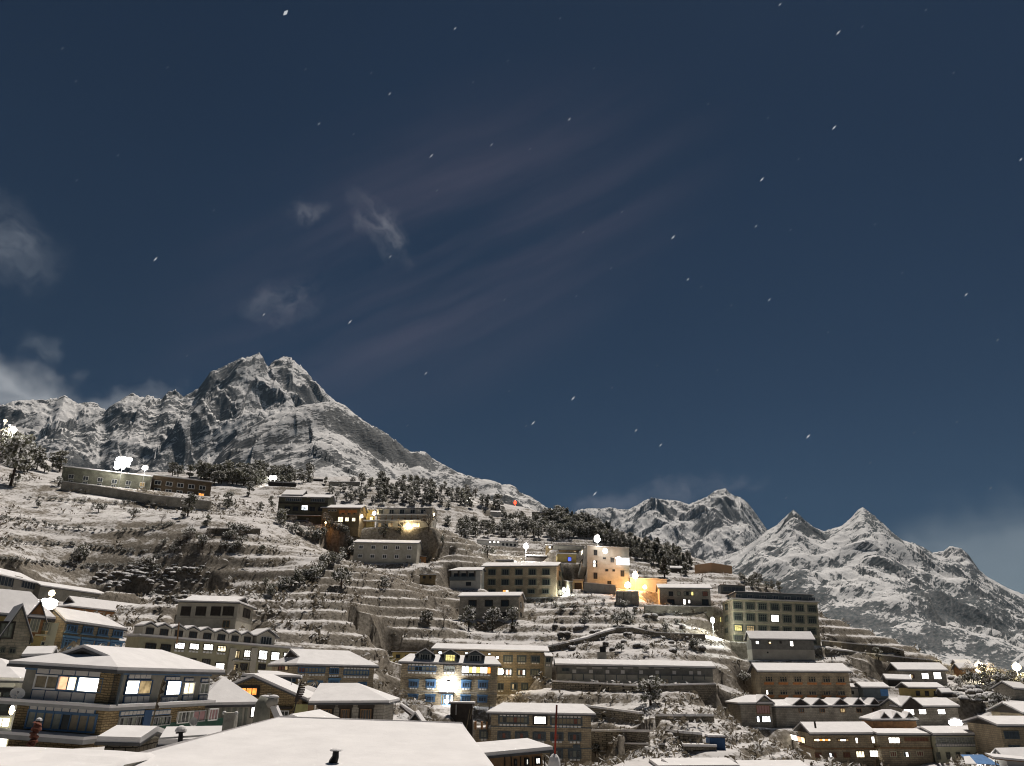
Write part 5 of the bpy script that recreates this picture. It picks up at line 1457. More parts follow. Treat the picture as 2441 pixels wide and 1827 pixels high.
# level plots under the houses
for b in BUILDINGS:
    q = b.M.translation
    du, dw = b.u.copy(), b.w
    un_ = Vector((du.x, du.y, 0)).normalized()
    U = (X - q.x) * un_.x + (Y - q.y) * un_.y; Wd = (X - q.x) * dw.x + (Y - q.y) * dw.y
    zb = q.z + U * math.tan(b.tilt) - .04
    ox = np.maximum(np.maximum(-U, U - b.L), 0); ow = np.maximum(np.maximum(-Wd, Wd - b.D), 0)
    dist = np.hypot(ox, ow)
    wgt = np.clip(1 - (dist - .4) / 3.6, 0, 1); wgt = wgt * wgt * (3 - 2 * wgt)
    m_ = wgt > 0
    H[m_] = H[m_] * (1 - wgt[m_]) + zb[m_] * wgt[m_]
    fz = (Wd < 0) & (Wd > -6) & (ox < .5)            # keep the ground in front from hiding the wall's foot
    H[fz] = np.minimum(H[fz], zb[fz] + .05)
verts = np.stack([X, Y, H], -1).reshape(-1, 3)
idx = np.arange(NA * NR).reshape(NA, NR)
quads = np.stack([idx[:-1, :-1], idx[1:, :-1], idx[1:, 1:], idx[:-1, 1:]], -1).reshape(-1, 4)

MG = slope_snow('snowy hillside', (0.60, 0.575, 0.555), (0.11, 0.093, 0.070), (0.28, 0.245, 0.20), .86, .12, .40, 1.7, .72, s0=.11)
g = link('terrain', mesh_np('terrain', verts, quads, MG)); g['kind'] = 'structure'
# valley floor out to the mountains
vf = MB()
ring = [(math.sin(R(a)) * 14000, math.cos(R(a)) * 14000, -130) for a in range(0, 360, 10)]
vf.poly(ring[::-1])
MV = mat('dark valley ground', (0.10, 0.11, 0.10), .95, .4, .004)
o = link('ground', vf.mesh('ground', MV)); o['kind'] = 'structure'

ELEV = H / RR
def hit(x, y, rmin=60.0, rmax=520.0):
    a_, t_ = azel(x, y)
    i = int(round((a_ - AZ0) / (AZ1 - AZ0) * (NA - 1)))
    if i < 0 or i >= NA: return None
    ok = (ELEV[i] >= t_) & (rr_ > rmin) & (rr_ < rmax)
    j = int(np.argmax(ok))
    if not ok[j]: return None
    return Vector((X[i, j], Y[i, j], H[i, j]))
def ground_at(x, y):
    a_, r_ = math.atan2(x, y), math.hypot(x, y)
    i = min(NA - 1, max(0, int(round((a_ - AZ0) / (AZ1 - AZ0) * (NA - 1))))); j = min(NR - 1, int(np.searchsorted(rr_, r_)))
    return H[i, j]

# ------------------------------------------------------------------ the mountains
def eroded(x, y, octs, seed):
    """noise whose small octaves fade on steep ground: sharp crests, smooth gullies"""
    h, dx, dy, a = 0, 0, 0, 1.0
    e = .01
    for i in range(octs):
        f = 2.03 ** i
        ca_, sa_ = math.cos(i * .6), math.sin(i * .6)
        u, v = (x * ca_ + y * sa_) * f, (-x * sa_ + y * ca_) * f
        n0 = perlin(u, v, seed + i); nx = (perlin(u + e, v, seed + i) - n0) / e; ny = (perlin(u, v + e, seed + i) - n0) / e
        if i < 3: n_, sg = 1 - 2 * np.abs(n0), -2 * np.sign(n0)
        else: n_, sg = n0, 1
        dx = dx + nx * sg * (a if i else .6); dy = dy + ny * sg * (a if i else .6)
        h = h + a * n_ / (1 + .55 * (dx * dx + dy * dy))
        a *= .5
    return h
def mountain(name, prof, R0, Rb, amp, seed, material, rib=(620, 45, .55), nr=260, na=760, jag=.003, zb=-60, power=1.0, det=.10):
    """front of a range: a crest line at range R0 falling to Rb, ribs leaning by rib = (spacing m, angle deg from the fall line, sharpness)"""
    ae = np.array(sorted(azel(*px(fr, x, y)) for fr, x, y in prof))
    az = np.linspace(ae[0, 0], ae[-1, 0], na)
    tgt = np.interp(az, ae[:, 0], ae[:, 1])
    def sm(p, n):
        for _ in range(2): p = np.convolve(np.pad(p, n, 'edge'), np.ones(2 * n + 1) / (2 * n + 1), 'valid')
        return p
    lev = [sm(tgt, 130), sm(tgt, 50), sm(tgt, 12), sm(tgt, 2), tgt]
    nb = int(nr * .2)
    t = np.concatenate([np.linspace(0, 1, nr) ** .8, np.linspace(1, 1.35, nb)[1:]])
    r = Rb + (R0 - Rb) * t
    Xm, Ym = np.sin(az)[:, None] * r[None], np.cos(az)[:, None] * r[None]
    zr = (tgt * R0)[:, None]; zm = float(zr.mean())
    tt = np.clip(t, 0, 1)[None]
    back = np.clip(t - 1, 0, 1)[None]
    kt = np.interp(t, [0, .45, .8, .95, 1.0], [0, 1, 2, 3, 4]); ki = np.minimum(kt.astype(int), 3); kf = kt - ki
    P = np.stack(lev, 0); pr_t = (P[ki] * (1 - kf)[:, None] + P[ki + 1] * kf[:, None]).T * R0
    base = zb + (pr_t - zb) * tt ** power - back * (zr - zb) * 1.9
    azc = float(az.mean())
    U = (Xm * math.cos(azc) - Ym * math.sin(azc)); V = (Xm * math.sin(azc) + Ym * math.cos(azc))     # across, away
    w1 = fbm(U / 1400, V / 1400, 3, seed + 5); w2 = fbm(U / 420, V / 420, 3, seed + 6)
    an = R(rib[1])
    q = (U * math.cos(an) - V * math.sin(an)) / rib[0] + .55 * w1 + .22 * w2
    fr_ = q - np.floor(q)
    saw = np.where(fr_ < rib[2], fr_ / rib[2], (1 - fr_) / (1 - rib[2]))           # one side of each rib steeper than the other
    saw = saw + .12 * np.sin(saw * np.pi * 2) * -1
    hgt = .55 + .9 * fbm(np.floor(q) * 7.3, V / 900, 2, seed + 8)
    er2 = eroded(U / 210 + 3, V / 210, 5, seed + 9)
    er = eroded(U / 900 + seed, V / 900, 8, seed + 1)
    env = np.clip(tt * 2.5, 0, 1) * np.clip((1.03 - tt) * 5, .15, 1)
    Z = base + amp * zm * (saw * hgt - .4) * env + det * zm * (er - .3) * np.clip(tt * 3, 0, 1) * np.clip((1.06 - tt) * 6, .35, 1)
    Z = Z + .020 * zm * (er2 - .3) * np.clip(tt * 3, 0, 1)
    e = (Z / r[None])[:, :nr + 6].max(1)
    k = tgt / e
    k = sm(k, 4)
    Z = np.where(Z > 0, Z * k[:, None], Z)
    v = np.stack([Xm, Ym, Z], -1).reshape(-1, 3)
    n2 = len(t); ix = np.arange(na * n2).reshape(na, n2)
    qd = np.stack([ix[:-1, :-1], ix[1:, :-1], ix[1:, 1:], ix[:-1, 1:]], -1).reshape(-1, 4)
    o = link(name, mesh_np(name, v, qd, material)); o['kind'] = 'structure'
    return o
rockA, rockB = (0.075, 0.078, 0.082), (0.19, 0.19, 0.185)
MM1 = slope_snow('alpine snow and rock', (0.66, 0.645, 0.63), rockA, rockB, .63, .07, .016, .09, 1.5, s0=.0026, bump=.9, bdist=9, diag=(48, .3))
MM2 = slope_snow('lower alpine snow and rock', (0.64, 0.625, 0.61), rockA, rockB, .67, .07, .018, .10, 1.5, s0=.0035, bump=.9, bdist=8, diag=(35, .22))
MM3 = slope_snow('forest footed alpine snow', (0.62, 0.61, 0.60), (0.05, 0.065, 0.07), (0.17, 0.17, 0.17), .72, .07, .017, .09, 1.5, s0=.003, bump=.9, bdist=8, diag=(38, .22), low=(620, .32))
mountain('mountain', [('g', -300, 640), ('g', 0, 600), ('g', 90, 565), ('g', 180, 550), ('g', 330, 548), ('g', 470, 540), ('g', 550, 508), ('g', 600, 540), ('g', 660, 580), ('g', 770, 565), ('g', 830, 580), ('g', 890, 640),
                      ('g', 960, 590), ('g', 1070, 520), ('g', 1130, 488), ('g', 1190, 525), ('g', 1260, 510), ('g', 1370, 545), ('g', 1430, 480), ('g', 1500, 468), ('g', 1560, 520), ('g', 1620, 490), ('g', 1690, 450), ('g', 1740, 380),
                      ('g', 1790, 310), ('g', 1870, 280), ('g', 1950, 240), ('g', 2040, 195), ('g', 2130, 180), ('h', 370, 170), ('h', 420, 148), ('h', 450, 180), ('h', 480, 240), ('h', 495, 275), ('h', 520, 235), ('h', 580, 200),
                      ('h', 630, 178), ('h', 700, 195), ('h', 740, 235), ('h', 780, 265), ('h', 830, 310), ('h', 870, 370), ('h', 940, 430), ('h', 1000, 500), ('h', 1060, 550), ('h', 1150, 640), ('h', 1400, 900), ('h', 1700, 1150)],
         6500, 3900, .11, 4, MM1, rib=(450, 30, .44))
mountain('mountain_spur', [('h', -420, 1210), ('h', -200, 1190), ('h', 0, 1120), ('h', 120, 960), ('h', 230, 850), ('h', 330, 790), ('h', 500, 690), ('h', 620, 645), ('h', 740, 608), ('h', 800, 590), ('h', 900, 580), ('h', 1060, 555),
                           ('h', 1150, 595), ('h', 1250, 680), ('h', 1350, 750), ('h', 1450, 800), ('h', 1540, 860), ('h', 1640, 940), ('h', 1720, 998), ('h', 1760, 982), ('h', 1830, 988), ('h', 1900, 1050), ('i', 600, 190), ('i', 680, 235),
                           ('i', 760, 260), ('i', 850, 290), ('i', 950, 300), ('i', 1010, 315), ('i', 1060, 342), ('i', 1130, 340), ('i', 1180, 365), ('i', 1210, 410), ('i', 1300, 440), ('i', 1400, 510), ('i', 1480, 550), ('i', 1560, 590),
                           ('i', 1660, 640), ('i', 1900, 800)], 3900, 1500, .10, 23, MM2, rib=(270, 52, .52))
mountain('mountain', [('j', 60, 560), ('j', 240, 380), ('j', 270, 345), ('j', 370, 328), ('j', 470, 332), ('j', 550, 320), ('j', 620, 336), ('j', 700, 342), ('j', 780, 302), ('j', 850, 260), ('j', 920, 238), ('j', 980, 252), ('j', 1070, 260),
                      ('j', 1130, 265), ('j', 1220, 296), ('j', 1300, 262), ('j', 1380, 228), ('j', 1440, 180), ('j', 1530, 158), ('j', 1570, 200), ('j', 1620, 230), ('j', 1650, 228), ('j', 1720, 280), ('j', 1780, 360), ('j', 1830, 430),
                      ('j', 1890, 515), ('j', 2000, 640), ('j', 2212, 800)], 8600, 5200, .11, 57, MM1, rib=(520, 40, .45))
mountain('mountain', [('k', 1200, 760), ('k', 1440, 634), ('k', 1530, 620), ('k', 1580, 578), ('k', 1680, 600), ('k', 1740, 650), ('k', 1830, 780), ('k', 1900, 840), ('k', 1990, 890), ('k', 2080, 940), ('k', 2212, 990), ('k', 2500, 1100)],
         8000, 6500, .10, 71, MM1, na=300, nr=140)
mountain('mountain', [('j', 1000, 900), ('j', 1180, 830), ('j', 1330, 778), ('j', 1440, 756), ('j', 1650, 690), ('j', 1800, 592), ('j', 1890, 512), ('k', 40, 440), ('k', 110, 400), ('k', 180, 330), ('k', 250, 268), ('k', 290, 300), ('k', 350, 360),
                      ('k', 430, 420), ('k', 510, 452), ('k', 550, 440), ('k', 660, 408), ('k', 740, 340), ('k', 800, 270), ('k', 840, 248), ('k', 900, 290), ('k', 960, 340), ('k', 1030, 400), ('k', 1090, 460), ('k', 1180, 530), ('k', 1280, 555),
                      ('k', 1360, 592), ('k', 1440, 640), ('k', 1640, 712), ('k', 1760, 775), ('k', 1900, 862), ('k', 2080, 960), ('k', 2212, 1030), ('k', 2500, 1180)],
         6000, 2300, .10, 92, MM3, rib=(330, 50, .5), na=900, nr=320)


# thin night air between the camera and the far ranges
hz = MB(); hz.box(-9800, -40, -134, 9800, 11900, 2700)
HM = bpy.data.materials.new('thin night haze'); HM.use_nodes = True
_t = HM.node_tree; _t.nodes.clear()
_v = _t.nodes.new('ShaderNodeVolumePrincipled'); _v.inputs['Color'].default_value = (.45, .72, 1.0, 1); _v.inputs['Density'].default_value = 1.05e-5; _v.inputs['Anisotropy'].default_value = 0.0
_o = _t.nodes.new('ShaderNodeOutputMaterial'); _t.links.new(_v.outputs[0], _o.inputs['Volume'])
hzo = link('haze', hz.mesh('haze', HM)); hzo['kind'] = 'stuff'; hzo['label'] = 'thin bluish night haze over the valley and the far mountains'
# ------------------------------------------------------------------ trees and scrub
rng = np.random.default_rng(12)
def foliage_mat(name, c, dust, thr):
    m = bpy.data.materials.new(name); m.use_nodes = True
    t = m.node_tree; L = t.links.new; bs = t.nodes['Principled BSDF']
    bs.inputs['Roughness'].default_value = .9; bs.inputs['Specular IOR Level'].default_value = .1
    g = t.nodes.new('ShaderNodeNewGeometry'); sp = t.nodes.new('ShaderNodeSeparateXYZ'); L(g.outputs['Normal'], sp.inputs[0])
    ab = t.nodes.new('ShaderNodeMath'); ab.operation = 'ABSOLUTE'; L(sp.outputs[2], ab.inputs[0])
    tc = t.nodes.new('ShaderNodeTexCoord'); n = t.nodes.new('ShaderNodeTexNoise'); n.inputs['Scale'].default_value = 1.4; n.inputs['Detail'].default_value = 3
    L(tc.outputs['Object'], n.inputs['Vector'])
    ad = t.nodes.new('ShaderNodeMath'); ad.operation = 'MULTIPLY_ADD'; L(n.outputs['Fac'], ad.inputs[0]); ad.inputs[1].default_value = .9; L(ab.outputs[0], ad.inputs[2])
    mr = t.nodes.new('ShaderNodeMapRange'); mr.inputs['From Min'].default_value, mr.inputs['From Max'].default_value = thr, thr + .12
    mr.inputs['To Max'].default_value = dust
    L(ad.outputs[0], mr.inputs['Value'])
    ov = t.nodes.new('ShaderNodeObjectInfo')
    br = t.nodes.new('ShaderNodeMapRange'); br.inputs['To Min'].default_value, br.inputs['To Max'].default_value = .7, 1.35; L(ov.outputs['Random'], br.inputs['Value'])
    sc = t.nodes.new('ShaderNodeVectorMath'); sc.operation = 'SCALE'; sc.inputs[0].default_value = c; L(br.outputs[0], sc.inputs['Scale'])
    mx = t.nodes.new('ShaderNodeMix'); mx.data_type = 'RGBA'
    L(mr.outputs[0], mx.inputs[0]); L(sc.outputs[0], mx.inputs[6]); mx.inputs[7].default_value = (.7, .69, .68, 1)
    L(mx.outputs[2], bs.inputs['Base Color'])
    tr = t.nodes.new('ShaderNodeBsdfTranslucent'); L(mx.outputs[2], tr.inputs[0])
    ms = t.nodes.new('ShaderNodeMixShader'); ms.inputs[0].default_value = .5
    L(bs.outputs[0], ms.inputs[1]); L(tr.outputs[0], ms.inputs[2])
    L(ms.outputs[0], t.nodes['Material Output'].inputs['Surface'])
    return m
FOL = foliage_mat('dark evergreen', (0.12, 0.118, 0.082), .8, 1.0)
FOLS = foliage_mat('snow dusted evergreen', (0.12, 0.118, 0.088), .95, .93)
TWIG = foliage_mat('bare brown twigs', (0.17, 0.14, 0.11), .7, 1.08)
FOLW = foliage_mat('snow laden shrub', (0.13, 0.12, 0.10), .95, .70)
SCRUB = foliage_mat('dry scrub', (0.14, 0.12, 0.09), .85, .98)
SHRUB = slope_snow('snow capped shrub', (.78, .76, .745), (.055, .045, .034), (.18, .16, .135), .22, .25, 1.2, 4.0, .7, bump=.8, bdist=.3)
def leaf_cloud(centres, radii, n, size, flat=.6):
    vs, fs = [], []
    for c, r in zip(centres, radii):
        p = rng.normal(size=(n, 3)); p /= np.linalg.norm(p, axis=1)[:, None]
        p = np.asarray(c) + p * (np.asarray(r) * rng.uniform(.55, 1.05, (n, 1)))
        a = rng.normal(size=(n, 3)); a /= np.linalg.norm(a, axis=1)[:, None]
        b_ = rng.normal(size=(n, 3)); b_ -= a * (a * b_).sum(1)[:, None]; b_ /= np.linalg.norm(b_, axis=1)[:, None]
        s = size * rng.uniform(.6, 1.4, (n, 1))
        base = len(vs) * 1
        q = np.stack([p - a * s - b_ * s * flat, p + a * s - b_ * s * flat * .6, p + a * s * .8 + b_ * s * flat, p - a * s * .7 + b_ * s * flat], 1)
        vs.append(q.reshape(-1, 3))
    V = np.concatenate(vs); F = np.arange(len(V)).reshape(-1, 4)
    return V, F
def tree_parts(kind, h):
    """trunk mesh and crown mesh for a tree of height h, its foot at the origin"""
    t = MB(); lean = Vector((rng.uniform(-.06, .06), rng.uniform(-.06, .06), 0))
    if kind == 'bare':
        t.tube([(0, 0, -.3), Vector((0, 0, h * .3)) + lean * h * .3, Vector((0, 0, h * .6)) + lean * h], [.035 * h * .6, .025 * h * .6, .008 * h], 6)
        cs, ra = [], []
        for i in range(9):
            a, u = rng.uniform(0, 6.28), rng.uniform(.3, .75)
            tip = Vector((math.cos(a) * h * .3, math.sin(a) * h * .3, h * (u + .22)))
            t.tube([(0, 0, h * u * .65), tip * .6 + Vector((0, 0, h * u * .2)), tip], [.012 * h, .008 * h, .003 * h], 4)
            cs.append(tuple(tip * .9)); ra.append((h * .17, h * .17, h * .15))
        V, F = leaf_cloud(cs, ra, 60, .035 * h, .16)
        return t.mesh('trunk', 'bark'), mesh_np('crown', V, F, TWIG)
    if kind == 'shrub': lean = lean * 0
    t.tube([(0, 0, -.4), Vector((0, 0, h * .2 if kind == 'shrub' else h * .35)) + lean * h * .3, Vector((0, 0, h * (.3 if kind == 'shrub' else .8))) + lean * h * .8], [.04 * h, .03 * h, .01 * h], 6)
    cs, ra = [], []
    if kind == 'pine':
        for i in range(16):
            u = .18 + .8 * i / 16
            wd = (1 - u) * .30 + .035
            for j in range(3 if u < .6 else 2):
                a = rng.uniform(0, 6.28); d = wd * rng.uniform(.3, .8)
                cs.append((math.cos(a) * d * h, math.sin(a) * d * h, u * h)); ra.append((wd * .55 * h, wd * .55 * h, .05 * h))
        V, F = leaf_cloud(cs, ra, 18, .045 * h)
    elif kind == 'shrub':
        for i in range(8):
            a = rng.uniform(0, 6.28); d = rng.uniform(0, .5)
            cs.append((math.cos(a) * d * h, math.sin(a) * d * h, h * rng.uniform(.12, .45))); k = rng.uniform(.2, .34); ra.append((k * h, k * h, k * h * .7))
        dm = MB()
        for c_, r_ in list(zip(cs, ra))[:5]: dm.dome((c_[0], c_[1], c_[2] * .5), r_[0] * 1.1, r_[1] * 1.1, r_[2] * 1.3, 9, 3, True)
        vv = [Vector(q) for q in dm.v]
        dm.v = [tuple(q * (1 + .28 * float(perlin(q.x * 1.9 + 7, q.y * 1.9 + q.z * 1.3, 3)))) for q in vv]
        return t.mesh('trunk', 'bark'), dm.mesh('crown', SHRUB, True)
    elif kind == 'bush':
        for i in range(9):
            a = rng.uniform(0, 6.28); d = rng.uniform(0, .42)
            cs.append((math.cos(a) * d * h, math.sin(a) * d * h, h * rng.uniform(.22, .68))); k = rng.uniform(.16, .30); ra.append((k * h, k * h, k * h * .8))
        V, F = leaf_cloud(cs, ra, 42, .055 * h)
    else:
        for i in range(13):
            a = rng.uniform(0, 6.28); u = rng.uniform(.16, .9); d = .30 * math.sqrt(max(0, 1 - ((u - .5) / .52) ** 2)) * rng.uniform(.3, 1)
            cs.append((math.cos(a) * d * h, math.sin(a) * d * h, u * h)); k = rng.uniform(.11, .2); ra.append((k * h, k * h, k * h * .7))
        V, F = leaf_cloud(cs, ra, 46, .042 * h)
    return t.mesh('trunk', 'bark'), mesh_np('crown', V, F, FOLW if kind == 'shrub' else FOLS if kind in ('bush', 'snowy') else FOL)
PROTO = {k: [tree_parts(k, 1.0 if False else 5.0) for _ in range(n)] for k, n in (('ever', 5), ('pine', 4), ('snowy', 4), ('bush', 4), ('bare', 4), ('shrub', 4))}
TREES = []
def tree(kind, loc, h, label, group, cat=None, name=None):
    tm, cm = PROTO[kind][int(rng.integers(len(PROTO[kind])))]
    r_ = bpy.data.objects.new(name or dict(ever='evergreen_tree', pine='pine_tree', snowy='snowy_tree', bush='bush', bare='bare_tree', shrub='shrub')[kind], None)
    COL.objects.link(r_); r_.location = loc; s = h / 5.0; r_.scale = (s * rng.uniform(.85, 1.2), s * rng.uniform(.85, 1.2), s); r_.rotation_euler = (0, 0, rng.uniform(0, 6.28))
    tag(r_, label, cat or ('bush' if kind in ('bush', 'shrub') else 'tree'), group)
    link('trunk', tm, r_); link('crown', cm, r_)
    TREES.append(r_)
    return r_
def tree_at(fr, x, y, hpx, kind, label, group=None, rmin=60, rmax=520, **k):
    p = hit(*px(fr, x, y), rmin, rmax)
    if p is None: return None
    h = hpx / FRAMES[fr][2] / FPX * p.length * 1.03
    return tree(kind, p, h, label, group, **k)

# single trees that stand out
for a in [
    ('l', 80, 210, 330, 'snowy', 'tallest dark tree at the picture edge left of the floodlit lodge'),
    ('l', 200, 100, 130, 'ever', 'dark tree just uphill of the tallest edge tree'),
    ('l', 490, 215, 75, 'snowy', 'lone round tree at the near corner of the floodlit lodge wall'),
    ('l', 1590, 470, 175, 'ever', 'tall narrow dark tree on the field edge below the brown lodge wing'),
    ('l', 1940, 395, 135, 'ever', 'dark leaning tree beside the end of the brown lodge wing'),
    ('l', 2120, 300, 120, 'snowy', 'snow dusted tree behind the dark leaning tree'),
    ('l', 1370, 540, 80, 'bare', 'small bare round tree alone on the white field'),
    ('l', 1750, 555, 90, 'ever', 'little dark tree on the wall between two white fields'),
    ('l', 670, 850, 140, 'bush', 'big grey bush on the lower terrace edge'),
    ('l', 330, 395, 55, 'bush', 'small round bush on the upper terrace'),
    ('l', 840, 440, 90, 'bush', 'wide grey bush below the lodge retaining wall'),
    ('l', 1130, 470, 80, 'bush', 'grey bush in the middle of the terrace under the floodlit lodge'),
    ('m', 430, 580, 75, 'ever', 'slim dark shrub tree on the edge of the rippled snow field'),
    ('m', 470, 860, 80, 'ever', 'slim dark shrub tree above the square grey stone house'),
    ('m', 620, 300, 110, 'ever', 'dark tree downhill of the broad dark lodge'),
    ('m', 440, 200, 80, 'snowy', 'pale dusted tree left of the broad dark lodge'),
    ('m', 520, 170, 90, 'ever', 'dark tree touching the broad dark lodge'),
    ('m', 950, 690, 90, 'ever', 'dark tree at the top of the hedge line below the rippled field'),
    ('m', 1120, 860, 190, 'bush', 'largest grey bush below the plain grey house'),
    ('m', 870, 830, 150, 'bush', 'dark broad bush on the hedge line under the rippled field'),
    ('m', 1480, 870, 130, 'snowy', 'snow dusted tree in front of the plain grey house shadow'),
    ('m', 1550, 860, 110, 'bare', 'thin bare tree beside the snow dusted tree'),
    ('m', 1480, 430, 110, 'ever', 'dark tree in front of the balconied lodge'),
    ('m', 1620, 440, 100, 'ever', 'second dark tree in front of the balconied lodge'),
    ('m', 1860, 420, 160, 'bare', 'big leafless brown tree at the end of the balconied lodge'),
    ('m', 1180, 590, 110, 'bush', 'grey bush by the corner of the plain grey house'),
    ('H2', 165, 545, 190, 'ever', 'rounded dark tree on the path below the broad dark lodge'),
    ('H2', 745, 580, 160, 'bare', 'bare tree glowing orange beside the orange shuttered lodge'),
    ('i', 770, 1585, 195, 'snowy', 'leafy snow dusted tree before the left windows of the half hidden stone house'),
    ('i', 975, 1590, 190, 'snowy', 'leafy snow dusted tree before the middle of the half hidden stone house'),
    ('i', 1140, 1580, 175, 'snowy', 'leafy snow dusted tree before the right corner of the half hidden stone house'),
    ('i', 560, 1560, 180, 'bare', 'thin bare tree on the terrace left of the half hidden stone house'),
    ('i', 430, 1540, 120, 'bush', 'grey bush on the terrace end left of the thin bare tree'),
    ('i', 600, 700, 90, 'ever', 'small dark conifer clump above the plain grey house'),
    ('i', 740, 790, 160, 'ever', 'tall dark tree beside the snowy field above the five-bay hotel'),
    ('i', 930, 960, 120, 'bush', 'brown bush in the middle of the snowy field'),
    ('i', 545, 850, 70, 'ever', 'lone small tree on the white field edge'),
    ('j', 700, 1310, 150, 'bush', 'huge rounded brown bush above the switchback path'),
    ('j', 610, 1330, 130, 'bush', 'brown bush joined to the huge rounded bush'),
    ('j', 1015, 920, 170, 'pine', 'single tall pine beside the little dark hut'),
    ('j', 1200, 900, 120, 'ever', 'dark tree at the corner of the blank brown box building'),
    ('j', 1120, 1510, 130, 'bare', 'fuzzy leafless tree on the middle terrace'),
    ('j', 1280, 1545, 110, 'bush', 'dark bush right of the fuzzy leafless tree'),
    ('e', 895, 650, 265, 'snowy', 'tall snow dusted tree standing before the long low grey building'),
    ('c', 1570, 680, 165, 'bare', 'bare twiggy tree between the gabled house wing and the blue trimmed hotel'),
    ('e', 1690, 490, 110, 'bush', 'grey bush tucked at the corner of the orange sill hotel'),
    ('f', 1110, 90, 80, 'ever', 'small dark tree on the terraces behind the orange sill hotel'),
    ('e', 2140, 240, 90, 'bush', 'bush against the pale concrete base of the windowed shed'),
    ('e', 430, 1110, 130, 'bush', 'snowy bush at the foot of the tan stone lodge wall'),
]:
    tree_at(*a)
# the wooded crest, tree by tree
def poly_points(fr, poly, n, spacing, seed):
    rs = np.random.default_rng(seed); P = [px(fr, *p) for p in poly]
    xs, ys = [p[0] for p in P], [p[1] for p in P]
    out, tries = [], 0
    while len(out) < n and tries < n * 60:
        tries += 1
        x, y = rs.uniform(min(xs), max(xs)), rs.uniform(min(ys), max(ys))
        ins = False
        for i in range(len(P)):
            (x1, y1), (x2, y2) = P[i], P[i - 1]
            if (y1 > y) != (y2 > y) and x < (x2 - x1) * (y - y1) / (y2 - y1) + x1: ins = not ins
        if ins and all((x - a) ** 2 + ((y - b_) * 1.6) ** 2 > spacing ** 2 for a, b_ in out): out.append((x, y))
    return out
zones = [
    ('h', [(0, 1200), (450, 1190), (860, 1215), (860, 1260), (400, 1290), (0, 1270)], 46, 9, ('ever',), 30, 'dark rounded tree in the belt along the crest above the broad dark lodge', 'trees in the belt above the broad dark lodge'),
    ('g', [(1380, 1190), (2212, 1210), (2212, 1290), (1830, 1260), (1400, 1200)], 26, 9, ('ever',), 30, 'dark rounded tree in the belt behind the brown lodge wing', 'trees behind the brown lodge wing'),
    ('h', [(800, 1240), (1300, 1270), (1900, 1320), (2212, 1340), (2212, 1500), (1900, 1450), (1300, 1450), (1050, 1440), (1000, 1330)], 60, 12, ('ever', 'snowy'), 23, 'dark tree scattered on the snowy wooded slope above the balconied lodge', 'trees on the slope above the balconied lodge'),
    ('i', [(100, 330), (560, 360), (900, 470), (1080, 520), (1100, 620), (800, 560), (480, 520), (300, 540), (0, 470), (0, 330)], 54, 11, ('ever', 'snowy'), 22, 'dark tree on the wooded shoulder below the mountain foot', 'trees on the wooded shoulder'),
    ('i', [(660, 700), (860, 650), (1000, 690), (1400, 640), (1700, 620), (1900, 720), (1900, 800), (1500, 820), (1150, 800), (680, 790)], 90, 10, ('ever', 'snowy', 'bush'), 27, 'olive dark tree in the woods above the lamp lit upper field', 'trees in the woods above the upper field'),
    ('j', [(0, 400), (110, 395), (330, 470), (560, 570), (760, 640), (1050, 730), (1250, 790), (1250, 850), (1000, 830), (720, 740), (400, 600), (100, 560)], 130, 7.5, ('pine', 'ever'), 27, 'dark conifer on the crest running down toward the far peaks', 'conifers along the descending crest'),
    ('j', [(1600, 900), (1850, 960), (2000, 1020), (2000, 1050), (1700, 1000)], 14, 9, ('ever',), 17, 'dark tree on the slope edge behind the big olive grey hotel', 'trees behind the big olive grey hotel'),
    ('g', [(0, 900), (160, 960), (330, 1080), (520, 1130), (520, 1200), (300, 1180), (0, 1100)], 20, 16, ('ever', 'bush'), 36, 'dark tree on the high bank left of the floodlit lodge', 'trees on the high bank left of the floodlit lodge'),
    ('f', [(1760, 230), (2212, 215), (2212, 300), (2050, 330), (1850, 290)], 24, 12, ('bush', 'bare', 'ever'), 30, 'dark scrubby tree in the hollow below the yellow lamps', 'scrubby trees below the yellow lamps'),
    ('l', [(1420, 600), (2100, 590), (2130, 700), (1950, 830), (1500, 820), (1380, 720)], 26, 15, ('bush', 'bare'), 24, 'low leafless shrub in the dark walled thicket on the slope', 'shrubs in the dark walled thicket'),
    ('l', [(760, 980), (1100, 900), (1750, 890), (1780, 1010), (1500, 1220), (1200, 1150), (900, 1080)], 150, 5, ('shrub', 'shrub', 'shrub', 'bush'), 11, 'low snow laden shrub on the boulder strewn bank', 'snow laden shrubs on the boulder strewn bank'),
    ('n', [(50, 520), (220, 520), (900, 480), (1300, 560), (2100, 900), (2100, 1150), (900, 1150), (100, 1150)], 46, 18, ('shrub', 'bush'), 16, 'low tuft of scrub on the terraces above the long low grey building', 'scrub tufts above the long low grey building'),
    ('F3', [(1250, 250), (1500, 350), (2050, 560), (1850, 720), (1500, 620), (1300, 500)], 34, 11, ('shrub', 'bush'), 17, 'low snowy bush among the sloping plots near the edge houses', 'snowy bushes near the edge houses'),
]
